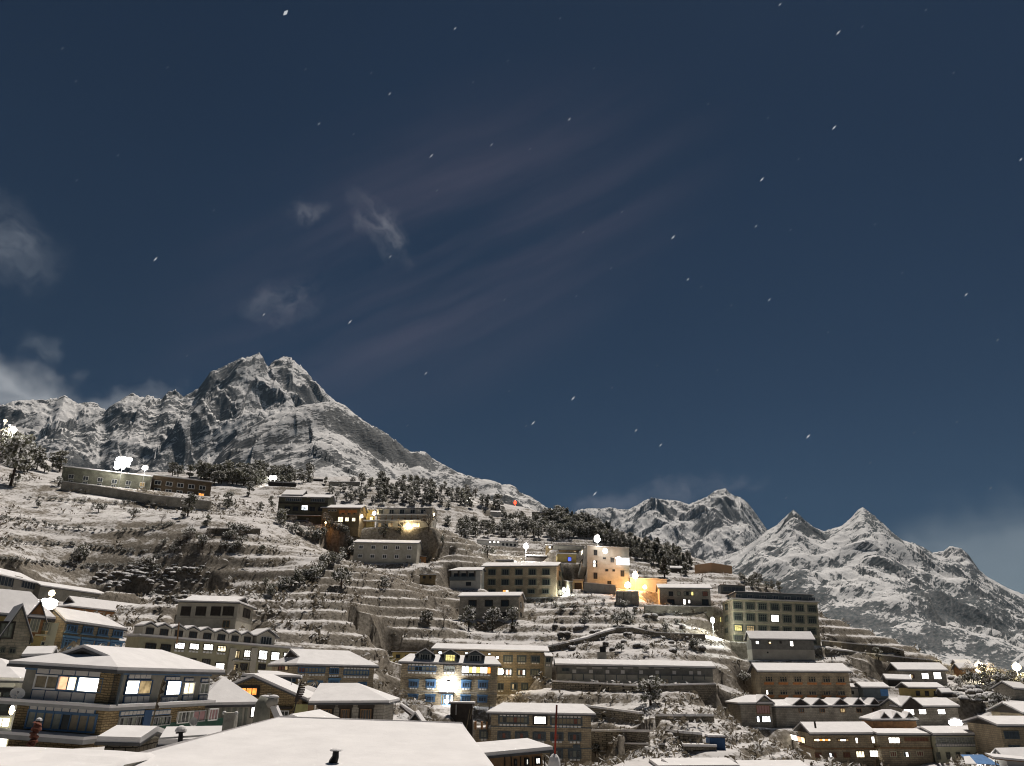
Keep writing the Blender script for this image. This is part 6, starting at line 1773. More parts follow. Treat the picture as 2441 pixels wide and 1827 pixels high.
for zi, (fr, poly, n, sp_, kinds, hp, lab, grp) in enumerate(zones):
    for x, y in poly_points(fr, poly, n, sp_, 100 + zi):
        p = hit(x, y, 100)
        if p is None: continue
        if any(-1 < (p - b.M.translation).dot(b.u) < b.L + 1 and -2.5 < (p - b.M.translation).dot(b.w) < b.D + 1 for b in BUILDINGS): continue
        h = hp * (rng.uniform(.45, 1.5) if 'shrub' in kinds else rng.uniform(.7, 1.35)) / FPX * p.length
        k = kinds[int(rng.integers(len(kinds)))]
        hr = h / (hp / FPX * p.length)
        tree(k, p, h, ('tall ' if hr > 1.13 else 'short ' if hr < .88 else 'mid-sized ') + ('conical ' if k == 'pine' else 'leafless ' if k == 'bare' else 'snow dusted ' if k == 'snowy' else 'bushy ' if k == 'bush' else '') + lab.removeprefix('low ').replace('leafless ', ''), grp)
hedges = [
    ('m', [(640, 350), (800, 430), (1010, 490), (1140, 560), (1200, 520)], 20, 34, ('bush', 'ever'), 'dark hedge tree on the line running down beside the rippled snow field', 'hedge beside the rippled snow field'),
    ('m', [(1130, 620), (980, 700), (880, 800), (640, 870), (480, 960)], 24, 44, ('bush', 'ever'), 'dark hedge bush on the line under the rippled snow field', 'hedge under the rippled snow field'),
    ('l', [(0, 690), (300, 715), (700, 735), (1000, 775), (1270, 800)], 30, 16, ('bush',), 'low dark bush along the long middle terrace wall of the west slope', 'bushes along the long middle terrace'),
    ('l', [(0, 870), (400, 885), (830, 910), (1180, 900), (1330, 830), (1450, 760)], 34, 18, ('bush',), 'low dark bush along the lowest terrace wall of the west slope', 'bushes along the lowest west terrace'),
    ('l', [(0, 500), (250, 520), (600, 590), (900, 600), (1220, 610), (1420, 560), (1600, 470)], 34, 16, ('bush',), 'low dark bush on the bending terrace edge below the floodlit lodge', 'bushes on the bending terrace edge'),
    ('l', [(200, 320), (520, 340), (850, 385), (1100, 365), (1500, 380), (1900, 385)], 32, 16, ('bush',), 'low dark bush on the terrace edge close under the floodlit lodge', 'bushes close under the floodlit lodge'),
    ('i', [(380, 800), (440, 730), (480, 700)], 8, 26, ('bush', 'bare'), 'dark bush on the wall climbing behind the plain grey house', 'bushes on the wall behind the plain grey house'),
    ('H2', [(250, 520), (480, 600), (760, 680), (1000, 720)], 14, 26, ('bush', 'bare'), 'scrubby bush on the bank below the path of the shuttered lodge', 'bushes below the path of the shuttered lodge'),
]
for zi, (fr, pl, n, hp, kinds, lab, grp) in enumerate(hedges):
    ls = [math.hypot(b_[0] - a_[0], b_[1] - a_[1]) for a_, b_ in zip(pl, pl[1:])]
    for i in range(n):
        s_ = (i + rng.uniform(-.3, .3)) / n * sum(ls); k = 0
        while k < len(ls) - 1 and s_ > ls[k]: s_ -= ls[k]; k += 1
        u_ = s_ / ls[k]; x = pl[k][0] + (pl[k + 1][0] - pl[k][0]) * u_; y = pl[k][1] + (pl[k + 1][1] - pl[k][1]) * u_ + rng.uniform(-6, 6)
        p = hit(*px(fr, x, y), 100)
        if p is None: continue
        if any(-1 < (p - b.M.translation).dot(b.u) < b.L + 1 and -2.5 < (p - b.M.translation).dot(b.w) < b.D + 1 for b in BUILDINGS): continue
        h = hp / 3.568 * 2.2 * rng.uniform(.7, 1.4) / FPX * p.length
        kd = kinds[int(rng.integers(len(kinds)))]
        tree(kd, p, h, ('evergreen ' if kd == 'ever' else 'leafless ' if kd == 'bare' else '') + ('tall ' if h > hp / 3.568 * 2.4 / FPX * p.length else '') + lab.removeprefix('low '), grp)
print('TREES', len(TREES))

# dry scrub and tufts along the terrace walls and banks, too many to count
cell = np.argwhere(wall & (RR > 70) & (RR < 330))
sel = cell[rng.choice(len(cell), min(len(cell), 8000), replace=False)]
rest = np.argwhere((RR > 80) & (RR < 340)); sel2 = rest[rng.choice(len(rest), 2500, replace=False)]
patch = fbm(X / 22, Y / 22, 2, 61)
sel2 = np.array([s for s in sel2 if patch[s[0], s[1]] > .05])
sel = np.concatenate([sel, sel2])
pos = np.stack([X[sel[:, 0], sel[:, 1]], Y[sel[:, 0], sel[:, 1]], H[sel[:, 0], sel[:, 1]]], -1)
keep = np.ones(len(pos), bool)
for b in BUILDINGS:
    q = b.M.translation
    U = (pos[:, 0] - q.x) * b.u.x + (pos[:, 1] - q.y) * b.u.y; Wd = (pos[:, 0] - q.x) * b.w.x + (pos[:, 1] - q.y) * b.w.y
    keep &= ~((U > -.6) & (U < b.L + .6) & (Wd > -1.5) & (Wd < b.D + .5))
pos = pos[keep]
nb = 7
sz = rng.uniform(.16, .62, (len(pos), 1, 1)) * np.where(np.arctan2(pos[:, 0], pos[:, 1]) < R(-13), 1.35, 1.0)[:, None, None]
off = rng.normal(size=(len(pos), nb, 3)) * np.array([.45, .45, .22]) * sz * 2.0 + np.array([0, 0, .25]) * sz * 2
cen = pos[:, None] + off
a = rng.normal(size=cen.shape); a /= np.linalg.norm(a, axis=-1, keepdims=True)
b_ = rng.normal(size=cen.shape); b_ -= a * (a * b_).sum(-1, keepdims=True); b_ /= np.linalg.norm(b_, axis=-1, keepdims=True)
tri = np.stack([cen - a * sz, cen + a * sz * .8 + b_ * sz * .4, cen + b_ * sz * .9], 2).reshape(-1, 3)
o = link('scrub', mesh_np('scrub', tri, np.arange(len(tri)).reshape(-1, 3), SCRUB)); tag(o, 'dry scrub and tufts growing along the terrace walls', 'scrub', kind='stuff')

# ------------------------------------------------------------------ walls, poles, tanks, dishes
def strip_wall(label, pts, h, th, m='rubble', name='boundary_wall', cat='wall', snow=.15):
    """a wall following points given as (frame, x, y, range) of its top edge"""
    P = []
    for A, B in zip(pts, pts[1:]):
        for k in range(6 if B is not pts[-1] else 7):
            x, y = A[1] + (B[1] - A[1]) * k / 6, A[2] + (B[2] - A[2]) * k / 6; dd = A[3] + (B[3] - A[3]) * k / 6
            q = px(A[0], x, y)
            g = hit(q[0], q[1] + h * FPX / dd, dd * .75, dd * 1.3)
            P.append(pt(q[0], q[1], math.hypot(g.x, g.y) if g is not None else dd))
    for _ in range(2):
        rs = [math.hypot(p.x, p.y) for p in P]
        for i in range(1, len(P) - 1):
            k = (rs[i - 1] + rs[i] + rs[i + 1]) / 3 / rs[i]; P[i] = P[i] * k
    root = bpy.data.objects.new(name, None); COL.objects.link(root); root.location = P[0] - Vector((0, 0, h)); tag(root, label, cat)
    w_, s_ = MB(), MB()
    for A, B in zip(P, P[1:]):
        A, B = A - root.location, B - root.location
        d = (B - A); d.z = 0; n = Vector((-d.y, d.x, 0)).normalized() * th / 2
        for mb, z0, z1 in ((w_, -h - 1.5, 0), (s_, .003, snow)):
            k = 1 if mb is w_ else 1.15
            mb.hull([A - n * k + Vector((0, 0, z0)), B - n * k + Vector((0, 0, z0)), B + n * k + Vector((0, 0, z0)), A + n * k + Vector((0, 0, z0)),
                     A - n * k + Vector((0, 0, z1)), B - n * k + Vector((0, 0, z1)), B + n * k + Vector((0, 0, z1)), A + n * k + Vector((0, 0, z1))],
                    [(0, 3, 2, 1), (4, 5, 6, 7), (0, 1, 5, 4), (1, 2, 6, 5), (2, 3, 7, 6), (3, 0, 4, 7)])
    link('wall', w_.mesh('wall', m), root)
    if snow: link('snow_cover', s_.mesh('snow', 'snow'), root)
strip_wall('long retaining wall under the floodlit lodge on the upper slope', [('l', 530, 172, 272), ('l', 900, 225, 273), ('l', 1300, 290, 274), ('l', 1800, 345, 276)], 3.0, .8, 'stone_grey')
strip_wall('garden wall left of the little gatehouse', [('j', 160, 945, 221), ('j', 232, 955, 221)], 3.2, .3, 'stone_green')
strip_wall('garden wall right of the little gatehouse under the orange lit block', [('j', 330, 962, 221), ('j', 600, 985, 221)], 2.6, .3, 'concrete')
strip_wall('square dark stone bastion below the orange lamp', [('j', 598, 1042, 212), ('j', 780, 1042, 212)], 3.0, 2.0, 'stone_grey')
strip_wall('stone retaining wall below the straight roofed grey stone house', [('j', 840, 1158, 208), ('j', 1420, 1168, 208)], 1.8, .6, 'stone_grey')
strip_wall('stone wall of the walled thicket on the slope', [('l', 1760, 574, 226), ('l', 2212, 574, 228)], 1.6, .5, snow=.08)
strip_wall('high dry stone wall below the long low grey building', [('e', 60, 448, 143), ('e', 800, 486, 143), ('e', 1440, 470, 144)], 1.2, .7, 'rubble', snow=.25)
strip_wall('stone wall climbing beside the switchback path', [('n', 20, 1075, 168), ('n', 500, 960, 176), ('n', 900, 830, 184)], .8, 1.6, snow=.35)
strip_wall('terrace wall right of the switchback path', [('n', 910, 820, 184), ('n', 1160, 815, 184), ('n', 1460, 880, 182), ('n', 2100, 905, 182)], 1.1, .5)
strip_wall('snow topped wall between the terraces right of the tan stone lodge', [('e', 345, 660, 122), ('e', 820, 722, 122)], 1.0, .6, snow=.3)
strip_wall('second snow topped terrace wall lower on the bank', [('e', 950, 742, 118), ('e', 1420, 742, 118)], .9, .6, snow=.3)
strip_wall('third snow topped terrace wall beside the tan stone lodge', [('e', 400, 870, 112), ('e', 1100, 880, 110), ('e', 1330, 900, 110)], 1.0, .6, snow=.3)
strip_wall('lower terrace wall with a thin snow line', [('e', 520, 975, 106), ('e', 1000, 985, 105)], .7, .5, snow=.2)
strip_wall('terrace wall with snow edge right of the big olive grey hotel', [('k', 500, 1388, 205), ('k', 1060, 1440, 210), ('k', 1190, 1470, 212)], 1.3, .6, snow=.25)
strip_wall('lower terrace wall right of the big olive grey hotel', [('k', 520, 1455, 196), ('k', 1100, 1520, 200), ('k', 1500, 1560, 205)], 1.1, .6, snow=.25)

def pole(label, foot, top, d, r, m, name='pole', parts=None, cat='pole'):
    P0, P1 = pt(*px(*foot), d), pt(*px(*top), d)
    root = bpy.data.objects.new(name, None); COL.objects.link(root); root.location = P0; tag(root, label, cat)
    t = MB(); t.tube([Vector((0, 0, -.4)), (P1 - P0) * .5, P1 - P0], [r, r * .9, r * .75], 8)
    link('shaft', t.mesh('shaft', m), root)
    return root, P1 - P0
root, v = pole('leaning red banner pole with a snow tip at the bottom corner', ('A1', 510, 1085), ('A1', 660, 560), 33, .07, 'red_dark')
f_ = MB()
for i in range(14):
    k = i / 14
    w0 = .16 + .05 * math.sin(i * 2.1)
    p = v * (.05 + k * .9)
    f_.tube([p + Vector((-.03 * math.sin(i), -.02, 0)), p + v * (.9 / 14)], [w0 * .8, w0 * (.75 + .2 * math.sin(i * 1.3))], 7)
link('wrapped_banner', f_.mesh('banner', mat('faded red cloth', (.24, .10, .072), .9, .4, 3.0)), root)
f_ = MB(); f_.dome(v, .11, .11, .10, 8, 3); link('snow_cap', f_.mesh('snow cap', 'snow'), root)
root, v = pole('thin dark red flag pole before the tan stone lodge', ('D3', 1400, 1090), ('D3', 1436, 195), 57, .07, 'red')
f_ = MB(); f_.tube([v * .66, v * 1.0], [.075, .06], 8); link('dark_tip', f_.mesh('dark tip', 'red_dark'), root)
f_ = MB(); f_.dome((0, 0, -.1), .42, .42, .75, 8, 4); link('snow_cap', f_.mesh('snow heap', 'snow'), root)
root, v = pole('weathered wooden pole with a limp flag before the big lodge', ('A2', 975, 1120), ('A2', 1165, 430), 52, .045, 'wood')
f_ = MB()
n_ = 10
for i in range(n_):
    a_, b2 = v * (.42 + .56 * i / n_), v * (.42 + .56 * (i + 1) / n_)
    wv = lambda q: Vector((.10 + .12 * math.sin(q * 2.3), .06 * math.cos(q * 3.1), -.05))
    f_.hull([a_ + Vector((-.05, 0, 0)), a_ + wv(i), b2 + wv(i + 1), b2 + Vector((-.05, 0, 0)), a_ + Vector((-.05, .03, 0)), a_ + wv(i) + Vector((0, .03, 0)), b2 + wv(i + 1) + Vector((0, .03, 0)), b2 + Vector((-.05, .03, 0))],
            [(0, 1, 2, 3), (7, 6, 5, 4), (0, 4, 5, 1), (1, 5, 6, 2), (2, 6, 7, 3), (3, 7, 4, 0)])
link('flag', f_.mesh('flag', mat('dark limp flag', (.075, .06, .045), .9, .5, 2.0)), root)
root, v = pole('dark prayer flag pole in front of the orange windowed house', ('c', 705, 720), ('c', 782, 440), 62, .05, 'timber_dark')
f_ = MB()
for i in range(9):
    k = .35 + .6 * i / 9
    p = v * k; w0 = .34 * math.sin(3.14 * (i + .7) / 10) + .08
    q = v * (k + .6 / 9)
    f_.hull([p + Vector((-.12, 0, 0)), p + Vector((w0, .05, .03)), q + Vector((w0 * .9, .02, 0)), q + Vector((-.12, 0, 0)), p + Vector((-.12, .05, 0)), p + Vector((w0, .1, .03)), q + Vector((w0 * .9, .07, 0)), q + Vector((-.12, .05, 0))],
            [(0, 1, 2, 3), (7, 6, 5, 4), (0, 4, 5, 1), (1, 5, 6, 2), (2, 6, 7, 3), (3, 7, 4, 0)])
link('flag', f_.mesh('flag', mat('dark prayer flags', (.06, .045, .04), .9, .6, 3.0)), root)
f_ = MB()
for s_ in range(2):
    p = v * (.82 + .1 * s_)
    f_.tube([p, p + Vector((.55 - .1 * s_, 0, .18 + .1 * s_)), p + Vector((.95 - .1 * s_, 0, .35))], [.05, .09, .02], 6)
link('pennant', f_.mesh('pennant', 'flag'), root)
pole('brown carved pole with a finial above the zigzag roofed hotel', ('b', 1508, 640), ('b', 1523, 478), 116, .12, 'timber')
pole('dark snow dusted chimney post on the long lodge roof', ('F2', 350, 185), ('F2', 342, 150), 137, .16, 'timber_dark', name='chimney_post')
pole('thin post on the ridge of the long stone house', ('c', 695, 460), ('c', 699, 400), 88, .03, 'metal')
pole('slanting bamboo stick beside the dark open shed', ('D2', 1000, 1040), ('D2', 1050, 880), 118, .05, 'wood')
pole('crooked stick in the snow left of the tan stone lodge', ('D3', 75, 520), ('D3', 130, 250), 112, .05, 'wood')
pole('dark post in front of the tan stone annexe', ('D3', 395, 560), ('D3', 412, 330), 119, .10, 'timber_dark')
pole('small wooden post with a snow cap beside the three-dormer hotel', ('D2', 1245, 930), ('D2', 1268, 855), 130, .09, 'wood')

def dish(label, fr, x, y, d, r, aim, m='white'):
    P = pt(*px(fr, x, y), d)
    root = bpy.data.objects.new('satellite_dish', None); COL.objects.link(root); root.location = P; tag(root, label, 'satellite dish')
    root.rotation_euler = aim
    b_ = MB(); n = 14; rings = []
    for i, k in enumerate((.06, .4, .75, 1.0)):
        rings.append([(r * k * math.cos(2 * math.pi * j / n), r * .9 * k * math.sin(2 * math.pi * j / n), r * .28 * k * k) for j in range(n)])
    for off in (0, .03):
        base = len(b_.v)
        for rg in rings: b_.v += [(p[0], p[1], p[2] + off) for p in rg]
        for i in range(3):
            for j in range(n): b_.f.append((base + i * n + j, base + i * n + (j + 1) % n, base + (i + 1) * n + (j + 1) % n, base + (i + 1) * n + j))
        b_.f.append(tuple(base + j for j in range(n)))
    link('reflector', b_.mesh('reflector', m, True), root)
    b_ = MB(); b_.tube([(0, -r * .85, r * .2), (0, -r * .1, r * .75)], .025, 6); b_.box(-.06, -r * .12, r * .72, .06, r * .02, r * .86); b_.tube([(0, 0, 0), (0, 0, -.35)], .04, 6)
    link('feed_arm', b_.mesh('feed arm', 'metal'), root)
dish('bright white satellite dish on the corner ledge of the big lodge', 'a', 145, 556, 60.5, .42, (R(60), R(12), R(30)))
dish('grey half shadowed satellite dish on the green wall of the big lodge', 'a', 1636, 792, 66, .36, (R(80), 0, R(60)), 'greypaint')
dish('dark small satellite dish at the corner of the five-bay stone hotel', 'i', 1556, 1262, 224, .9, (R(70), 0, R(20)), 'plaster_dark')

# chimney with a snow cap, stone pillar, mossy water tank beside the broad snow roof
root, v = pole('black stove chimney wearing a round snow cap beside the stone hut', ('A2', 1385, 1260), ('A2', 1388, 1130), 38, .11, 'black', name='chimney', cat='chimney')
f_ = MB(); f_.tube([v * .85, v * 1.0], [.2, .2], 10); link('cowl', f_.mesh('cowl', 'black'), root)
f_ = MB(); f_.dome(v, .24, .22, .24, 12, 4); link('snow_cap', f_.mesh('snow cap', 'snow'), root)
f_ = MB(); f_.tube([Vector((-.9, 0, v.z * .25)), Vector((1.0, .1, v.z * .62))], .04, 6); link('stay_pipe', f_.mesh('stay pipe', 'metal'), root)
P = pt(*px('a', 1930, 890), 36)
root = bpy.data.objects.new('stone_chimney', None); COL.objects.link(root); root.location = P; tag(root, 'pale square stone chimney standing on the edge of the broad snow roof', 'chimney')
wd, hh = 88 / 3.568 / FPX * 36, 135 / 3.568 / FPX * 38
f_ = MB(); f_.hull([(-wd / 2, 0, -.6), (wd / 2, 0, -.6), (wd / 2, wd, -.6), (-wd / 2, wd, -.6), (-wd * .46, 0, hh), (wd * .46, 0, hh), (wd * .46, wd * .9, hh), (-wd * .46, wd * .9, hh)], [(0, 3, 2, 1), (4, 5, 6, 7), (0, 1, 5, 4), (1, 2, 6, 5), (2, 3, 7, 6), (3, 0, 4, 7)])
link('stack', f_.mesh('stack', mat('pale weathered stone', (.40, .38, .33), .9, .3, 3.0, .5)), root)
for sx in (-1, 1):
    f_ = MB(); f_.dome((sx * wd * .5, 0.1, hh * .98), .085, .085, .08, 8, 3, True); link('cap_stone', f_.mesh('cap stone', 'white'), root)
P = pt(*px('c', 435, 790), 44)
root = bpy.data.objects.new('water_tank', None); COL.objects.link(root); root.location = P; tag(root, 'mossy round water tank with snow on its shoulder above the broad roof', 'water tank')
sc = 44 / FPX / 3.568
f_ = MB(); f_.tube([Vector((0, 0, -.5)), Vector((0, 0, 60 * sc)), Vector((0, 0, 120 * sc)), Vector((15 * sc, 0, 175 * sc))], [62 * sc, 60 * sc, 55 * sc, 40 * sc], 12); link('tank_body', f_.mesh('tank body', 'tank', True), root)
f_ = MB(); f_.tube([Vector((20 * sc, 0, 120 * sc)), Vector((75 * sc, 0, 150 * sc)), Vector((105 * sc, 0, 155 * sc))], [42 * sc, 36 * sc, 32 * sc], 10); link('side_drum', f_.mesh('side drum', 'concrete', True), root)
f_ = MB(); f_.dome((75 * sc, 0, 170 * sc), 45 * sc, 34 * sc, 22 * sc, 10, 3); f_.dome((10 * sc, 0, 168 * sc), 45 * sc, 36 * sc, 22 * sc, 10, 3); link('snow_cap', f_.mesh('snow cap', 'snow', True), root)
f_ = MB(); f_.hull([(55 * sc, -.1, 110 * sc), (100 * sc, -.1, 115 * sc), (165 * sc, -.1, 5 * sc), (120 * sc, -.1, -5 * sc), (55 * sc, .4, 110 * sc), (100 * sc, .4, 115 * sc), (165 * sc, .4, 5 * sc), (120 * sc, .4, -5 * sc)], [(0, 1, 2, 3), (7, 6, 5, 4), (0, 4, 5, 1), (1, 5, 6, 2), (2, 6, 7, 3), (3, 7, 4, 0)])
link('gutter_board', f_.mesh('gutter board', 'snow'), root)

# tarpaulin covered heap with a snowy beam
P = hit(*px('c', 1650, 800), 60, 140) or pt(*px('c', 1650, 800), 105)
P = pt(*px('c', 1640, 800), 104)
sc = 104 / FPX / 3.568
hv, hf = [], []
n1, n2 = 24, 14
for i in range(n1 + 1):
    for j in range(n2 + 1):
        u_, w_ = -1 + 2 * i / n1, j / n2
        r_ = max(0, 1 - abs(u_ - .05) ** 1.7 - (1 - w_) ** 2 * .75 if w_ < 1 else 1 - abs(u_ - .05) ** 1.7)
        hv.append((u_ * 140 * sc, (w_ - .5) * 5, r_ * 125 * sc + .18 * float(ridged(u_ * 2.2, w_ * 2.2, 3, 8)) - 1.0))
for i in range(n1):
    for j in range(n2):
        k = i * (n2 + 1) + j; hf.append((k, k + n2 + 1, k + n2 + 2, k + 1))
root = link('rubble_heap', mesh_np('rubble heap', np.array(hv), np.array(hf), slope_snow('dusty heap', (.6, .59, .58), (.16, .14, .12), (.30, .28, .26), .66, .25, 1.5, 5, .5), True), None, P)
tag(root, 'peaked rubble heap dusted with snow left of the dark open shed', 'rubble heap')
A_, B_ = pt(*px('c', 1625, 655), 103), pt(*px('c', 1850, 830), 100)
root = bpy.data.objects.new('beam', None); COL.objects.link(root); root.location = A_; tag(root, 'long snow covered beam leaning on the peaked rubble heap', 'beam')
f_ = MB(); f_.tube([Vector((0, 0, 0)), B_ - A_], [.22, .22], 8); link('timber', f_.mesh('timber', 'timber_dark'), root)
f_ = MB(); f_.tube([Vector((0, 0, .2)), (B_ - A_) * .5 + Vector((0, 0, .26)), B_ - A_ + Vector((0, 0, .2))], [.2, .26, .22], 8); link('snow_cover', f_.mesh('snow', 'snow', True), root)
# white metal gate frame by the hotel forecourt
A_ = pt(*px('D2', 245, 880), 130); sc = 130 / FPX / 5.53
root = bpy.data.objects.new('railing', None); COL.objects.link(root); root.location = A_; tag(root, 'snow topped railing with hanging white frame on the forecourt edge', 'railing')
f_ = MB(); f_.tube([Vector((-180 * sc, 0, 45 * sc)), Vector((70 * sc, 0, 35 * sc)), Vector((95 * sc, 0, 10 * sc)), Vector((95 * sc, 0, -20 * sc))], .14, 6); link('rail', f_.mesh('rail', 'snow'), root)
f_ = MB()
for x in (5, 33): f_.tube([Vector((x * sc, 0, 36 * sc)), Vector((x * sc, 0, -60 * sc))], .06, 6)
f_.tube([Vector((5 * sc, 0, -58 * sc)), Vector((33 * sc, 0, -58 * sc))], .06, 6); link('gate_frame', f_.mesh('gate frame', 'white'), root)
# yellow tarpaulin stack
P = pt(*px('c', 1490, 295), 162); sc = 162 / FPX / 3.568
root = bpy.data.objects.new('covered_stack', None); COL.objects.link(root); root.location = P; tag(root, 'yellow tarpaulin covered stack beside the small ochre house', 'stack')
f_ = MB(); f_.box(-50 * sc, 0, -.8, 45 * sc, 2.5, 52 * sc); link('tarpaulin', f_.mesh('tarpaulin', 'tarp_yellow'), root)
f_ = MB(); f_.box(-90 * sc, .3, -.8, -52 * sc, 2.4, 50 * sc); link('black_sheet', f_.mesh('sheet', 'black'), root)
f_ = MB(); f_.box(-52 * sc, -.05, 52 * sc + .003, 47 * sc, 2.55, 58 * sc); link('snow_cover', f_.mesh('snow', 'snow'), root)
# snow slab table
P = pt(*px('e', 1320, 1005), 103); sc = 103 / FPX / 3.568
root = bpy.data.objects.new('stone_table', None); COL.objects.link(root); root.location = P; tag(root, 'low flat slab under thick snow next to the dark blue shed', 'stone slab')
f_ = MB(); f_.box(-120 * sc, 0, -.3, 120 * sc, 1.6, 4 * sc); link('slab', f_.mesh('slab', 'rubble'), root)
f_ = MB(); f_.box(-124 * sc, -.06, 4 * sc + .003, 124 * sc, 1.66, 20 * sc); link('snow_cover', f_.mesh('snow', 'snow'), root)
# blue tarpaulin shelter at the lower right, a board roof beside it
P = pt(*px('F2', 1870, 535), 112); sc = 112 / FPX / 3.743
root = bpy.data.objects.new('tarpaulin_shelter', None); COL.objects.link(root); root.location = P; tag(root, 'bright blue tarpaulin stretched over a shelter by the cream house', 'shelter')
f_ = MB(); f_.slab([[(-115 * sc, 0, 8 * sc), (100 * sc, 0, -2 * sc), (95 * sc, 3, 50 * sc), (-70 * sc, 3, 48 * sc)]], .05); link('tarpaulin', f_.mesh('tarpaulin', 'tarp_blue'), root)
f_ = MB(); f_.slab([[(-150 * sc, -.2, 5 * sc), (-70 * sc, -.2, 5 * sc), (-40 * sc, 1.9, 46 * sc), (-85 * sc, 1.9, 42 * sc)]], .1); link('snow_cover', f_.mesh('snow', 'snow'), root)
for x in (-100, 90):
    f_ = MB(); f_.tube([Vector((x * sc, .3, -2)), Vector((x * sc, .3, 4 * sc))], .06, 6); link('post', f_.mesh('post', 'wood'), root)
P = pt(*px('F2', 2090, 500), 110); sc = 110 / FPX / 3.743
root = bpy.data.objects.new('board_canopy', None); COL.objects.link(root); root.location = P; tag(root, 'thin snow covered board canopy right of the blue tarpaulin', 'canopy')
f_ = MB(); f_.slab([[(-115 * sc, 0, 12 * sc), (160 * sc, 0, -8 * sc), (160 * sc, 2, 6 * sc), (-100 * sc, 2, 26 * sc)]], .1); link('board', f_.mesh('board', 'timber'), root)
f_ = MB(); f_.slab([[(-115 * sc, 0, 12 * sc + .2), (160 * sc, 0, -8 * sc + .2), (160 * sc, 2, 6 * sc + .2), (-100 * sc, 2, 26 * sc + .2)]], .195); link('snow_cover', f_.mesh('snow', 'snow'), root)
for x in (-95, 140):
    f_ = MB(); f_.tube([Vector((x * sc, .3, -2.5)), Vector((x * sc, .3, 0))], .06, 6); link('post', f_.mesh('post', 'wood'), root)

# ------------------------------------------------------------------ lamps
def lamp(label, fr, x, y, d, size, m, watts, color, mount='pole', ph=4.5, shape='bulb', off=(0, -.4, -.3), name='street_lamp', cat='lamp', radius=.3):
    P = pt(*px(fr, x, y), d)
    root = bpy.data.objects.new(name, None); COL.objects.link(root)
    zf = -ph if mount == 'pole' else 0
    root.location = P + Vector((0, 0, zf)); tag(root, label, cat)
    top = -zf
    if mount == 'pole':
        t = MB(); t.tube([Vector((0, .12, -1.5)), Vector((0, .12, top)), Vector((0, .05, top + size[1] * .7))], [.09, .07, .06], 8); link('pole', t.mesh('pole', 'metal'), root)
    else:
        t = MB(); t.tube([Vector((0, .9, top)), Vector((0, .1, top))], .05, 6); link('bracket', t.mesh('bracket', 'metal'), root)
    w, h = size  # lamp size takes in some of its glare, wider than a real bulb
    hd = MB()
    if shape == 'bank':
        hd.box(-w * .35, .1, top - h * .3, w * .35, .25, top + h * .3)
        link('housing', hd.mesh('housing', 'metal'), root)
        rb = random.Random(int(x) * 3 + int(y)); n = 18 if w > 5 else 9 if w > 2.2 else 6
        for i in range(n):  # extra scattered bulbs imitate the ragged edge of the glare
            bl = MB(); a_, k = 6.283 * i / n + rb.uniform(-.2, .2), (0 if i == 0 else rb.uniform(.22, .40)); q_ = .30 if i == 0 else rb.uniform(.07, .17)
            bl.dome((w * k * math.cos(a_), -.02, top + h * k * math.sin(a_)), w * q_, .2, w * q_ * .8, 10, 4, True); link('bulb', bl.mesh('bulb', m), root)
    else:
        hd.tube([Vector((0, 0, top + h * .42)), Vector((0, 0, top + h * .62))], [w * .42, w * .15], 10); link('lamp_shade', hd.mesh('shade', 'metal'), root)
        rb = random.Random(len(label) * 7 + int(x))
        n = 1
        w, h = w * .85, h * .85
        for i in range(n):
            bl = MB(); a_ = 6.283 * i / n; k = 0 if n == 1 else .26
            s_ = .5 if n == 1 else rb.uniform(.2, .3)
            bl.dome((w * k * math.cos(a_), w * .2 * math.sin(a_ * 2), top + h * k * math.sin(a_)), w * s_, w * s_, h * s_, 10, 4, True); link('bulb', bl.mesh('bulb', m, True), root)
    if watts:
        ld = bpy.data.lights.new('lamp light', 'POINT'); ld.energy = watts; ld.color = color; ld.shadow_soft_size = radius
        lo = bpy.data.objects.new('lamp_light', ld); COL.objects.link(lo); lo.parent = root; lo.location = (off[0], .55, top + off[2]) if mount == 'wall' else (off[0], -1.7, top + off[2]) if shape == 'bank' else (off[0], -(w * .5 + .45), top - h * .5 - .25)
        if mount == 'pole' and shape == 'bulb': ld.energy = watts * .5
    return root
WHITE, WARM, ORNG, GRN = (1, .97, .92), (1, .78, .45), (1, .43, .11), (.97, 1, .91)
lamp('dazzling floodlight bank on a mast above the long dark lodge', 'g', 1045, 1085, 277, (6.4, 4.4), 'lamp', 2000, WHITE, 'pole', 7, 'bank', name='floodlight', off=(0, -1.5, -1))
lamp('smaller bright floodlight beside the dazzling mast', 'g', 1235, 1125, 278, (2.4, 1.5), 'lamp', 700, WHITE, 'pole', 7, 'bank', name='floodlight', off=(0, -1.5, -1))
lamp('white lamp on a post at the top picture edge of the slope', 'g', 115, 800, 372, (2.2, 2.3), 'lamp', 7000, WHITE, 'pole', 6)
lamp('little orange lamp beside the high white edge lamp', 'g', 45, 728, 376, (1.6, 1.0), 'lamp_warm', 800, WARM, 'pole', 6)
lamp('floodlight over the snow roof of the timber fronted house', 'b', 420, 318, 104, (2.5, .9), 'lamp', 420, WHITE, 'pole', 1.6, 'bank', name='floodlight', off=(0, -1.0, -.2))
lamp('round warm lamp above the roof floodlight', 'b', 440, 232, 106, (.8, .7), 'lamp_warm', 200, WARM, 'pole', 4)
lamp('oval warm lamp on the snowy roof under the ribbon windows', 'b', 66, 228, 107, (1.2, .65), 'lamp_warm', 130, WARM, 'pole', 1.4)
lamp('glaring wall lamp over the blue door of the three-dormer hotel', 'D2', 715, 640, 136.9, (1.3, 1.5), 'lamp', 1500, (.95, .98, 1), 'wall', off=(0, -.5, 0), name='wall_lamp')
lamp('small round lamp under the porch of the blue door', 'D2', 688, 842, 136.5, (.8, .8), 'lamp', 120, WHITE, 'wall', off=(0, -.3, 0), name='wall_lamp')
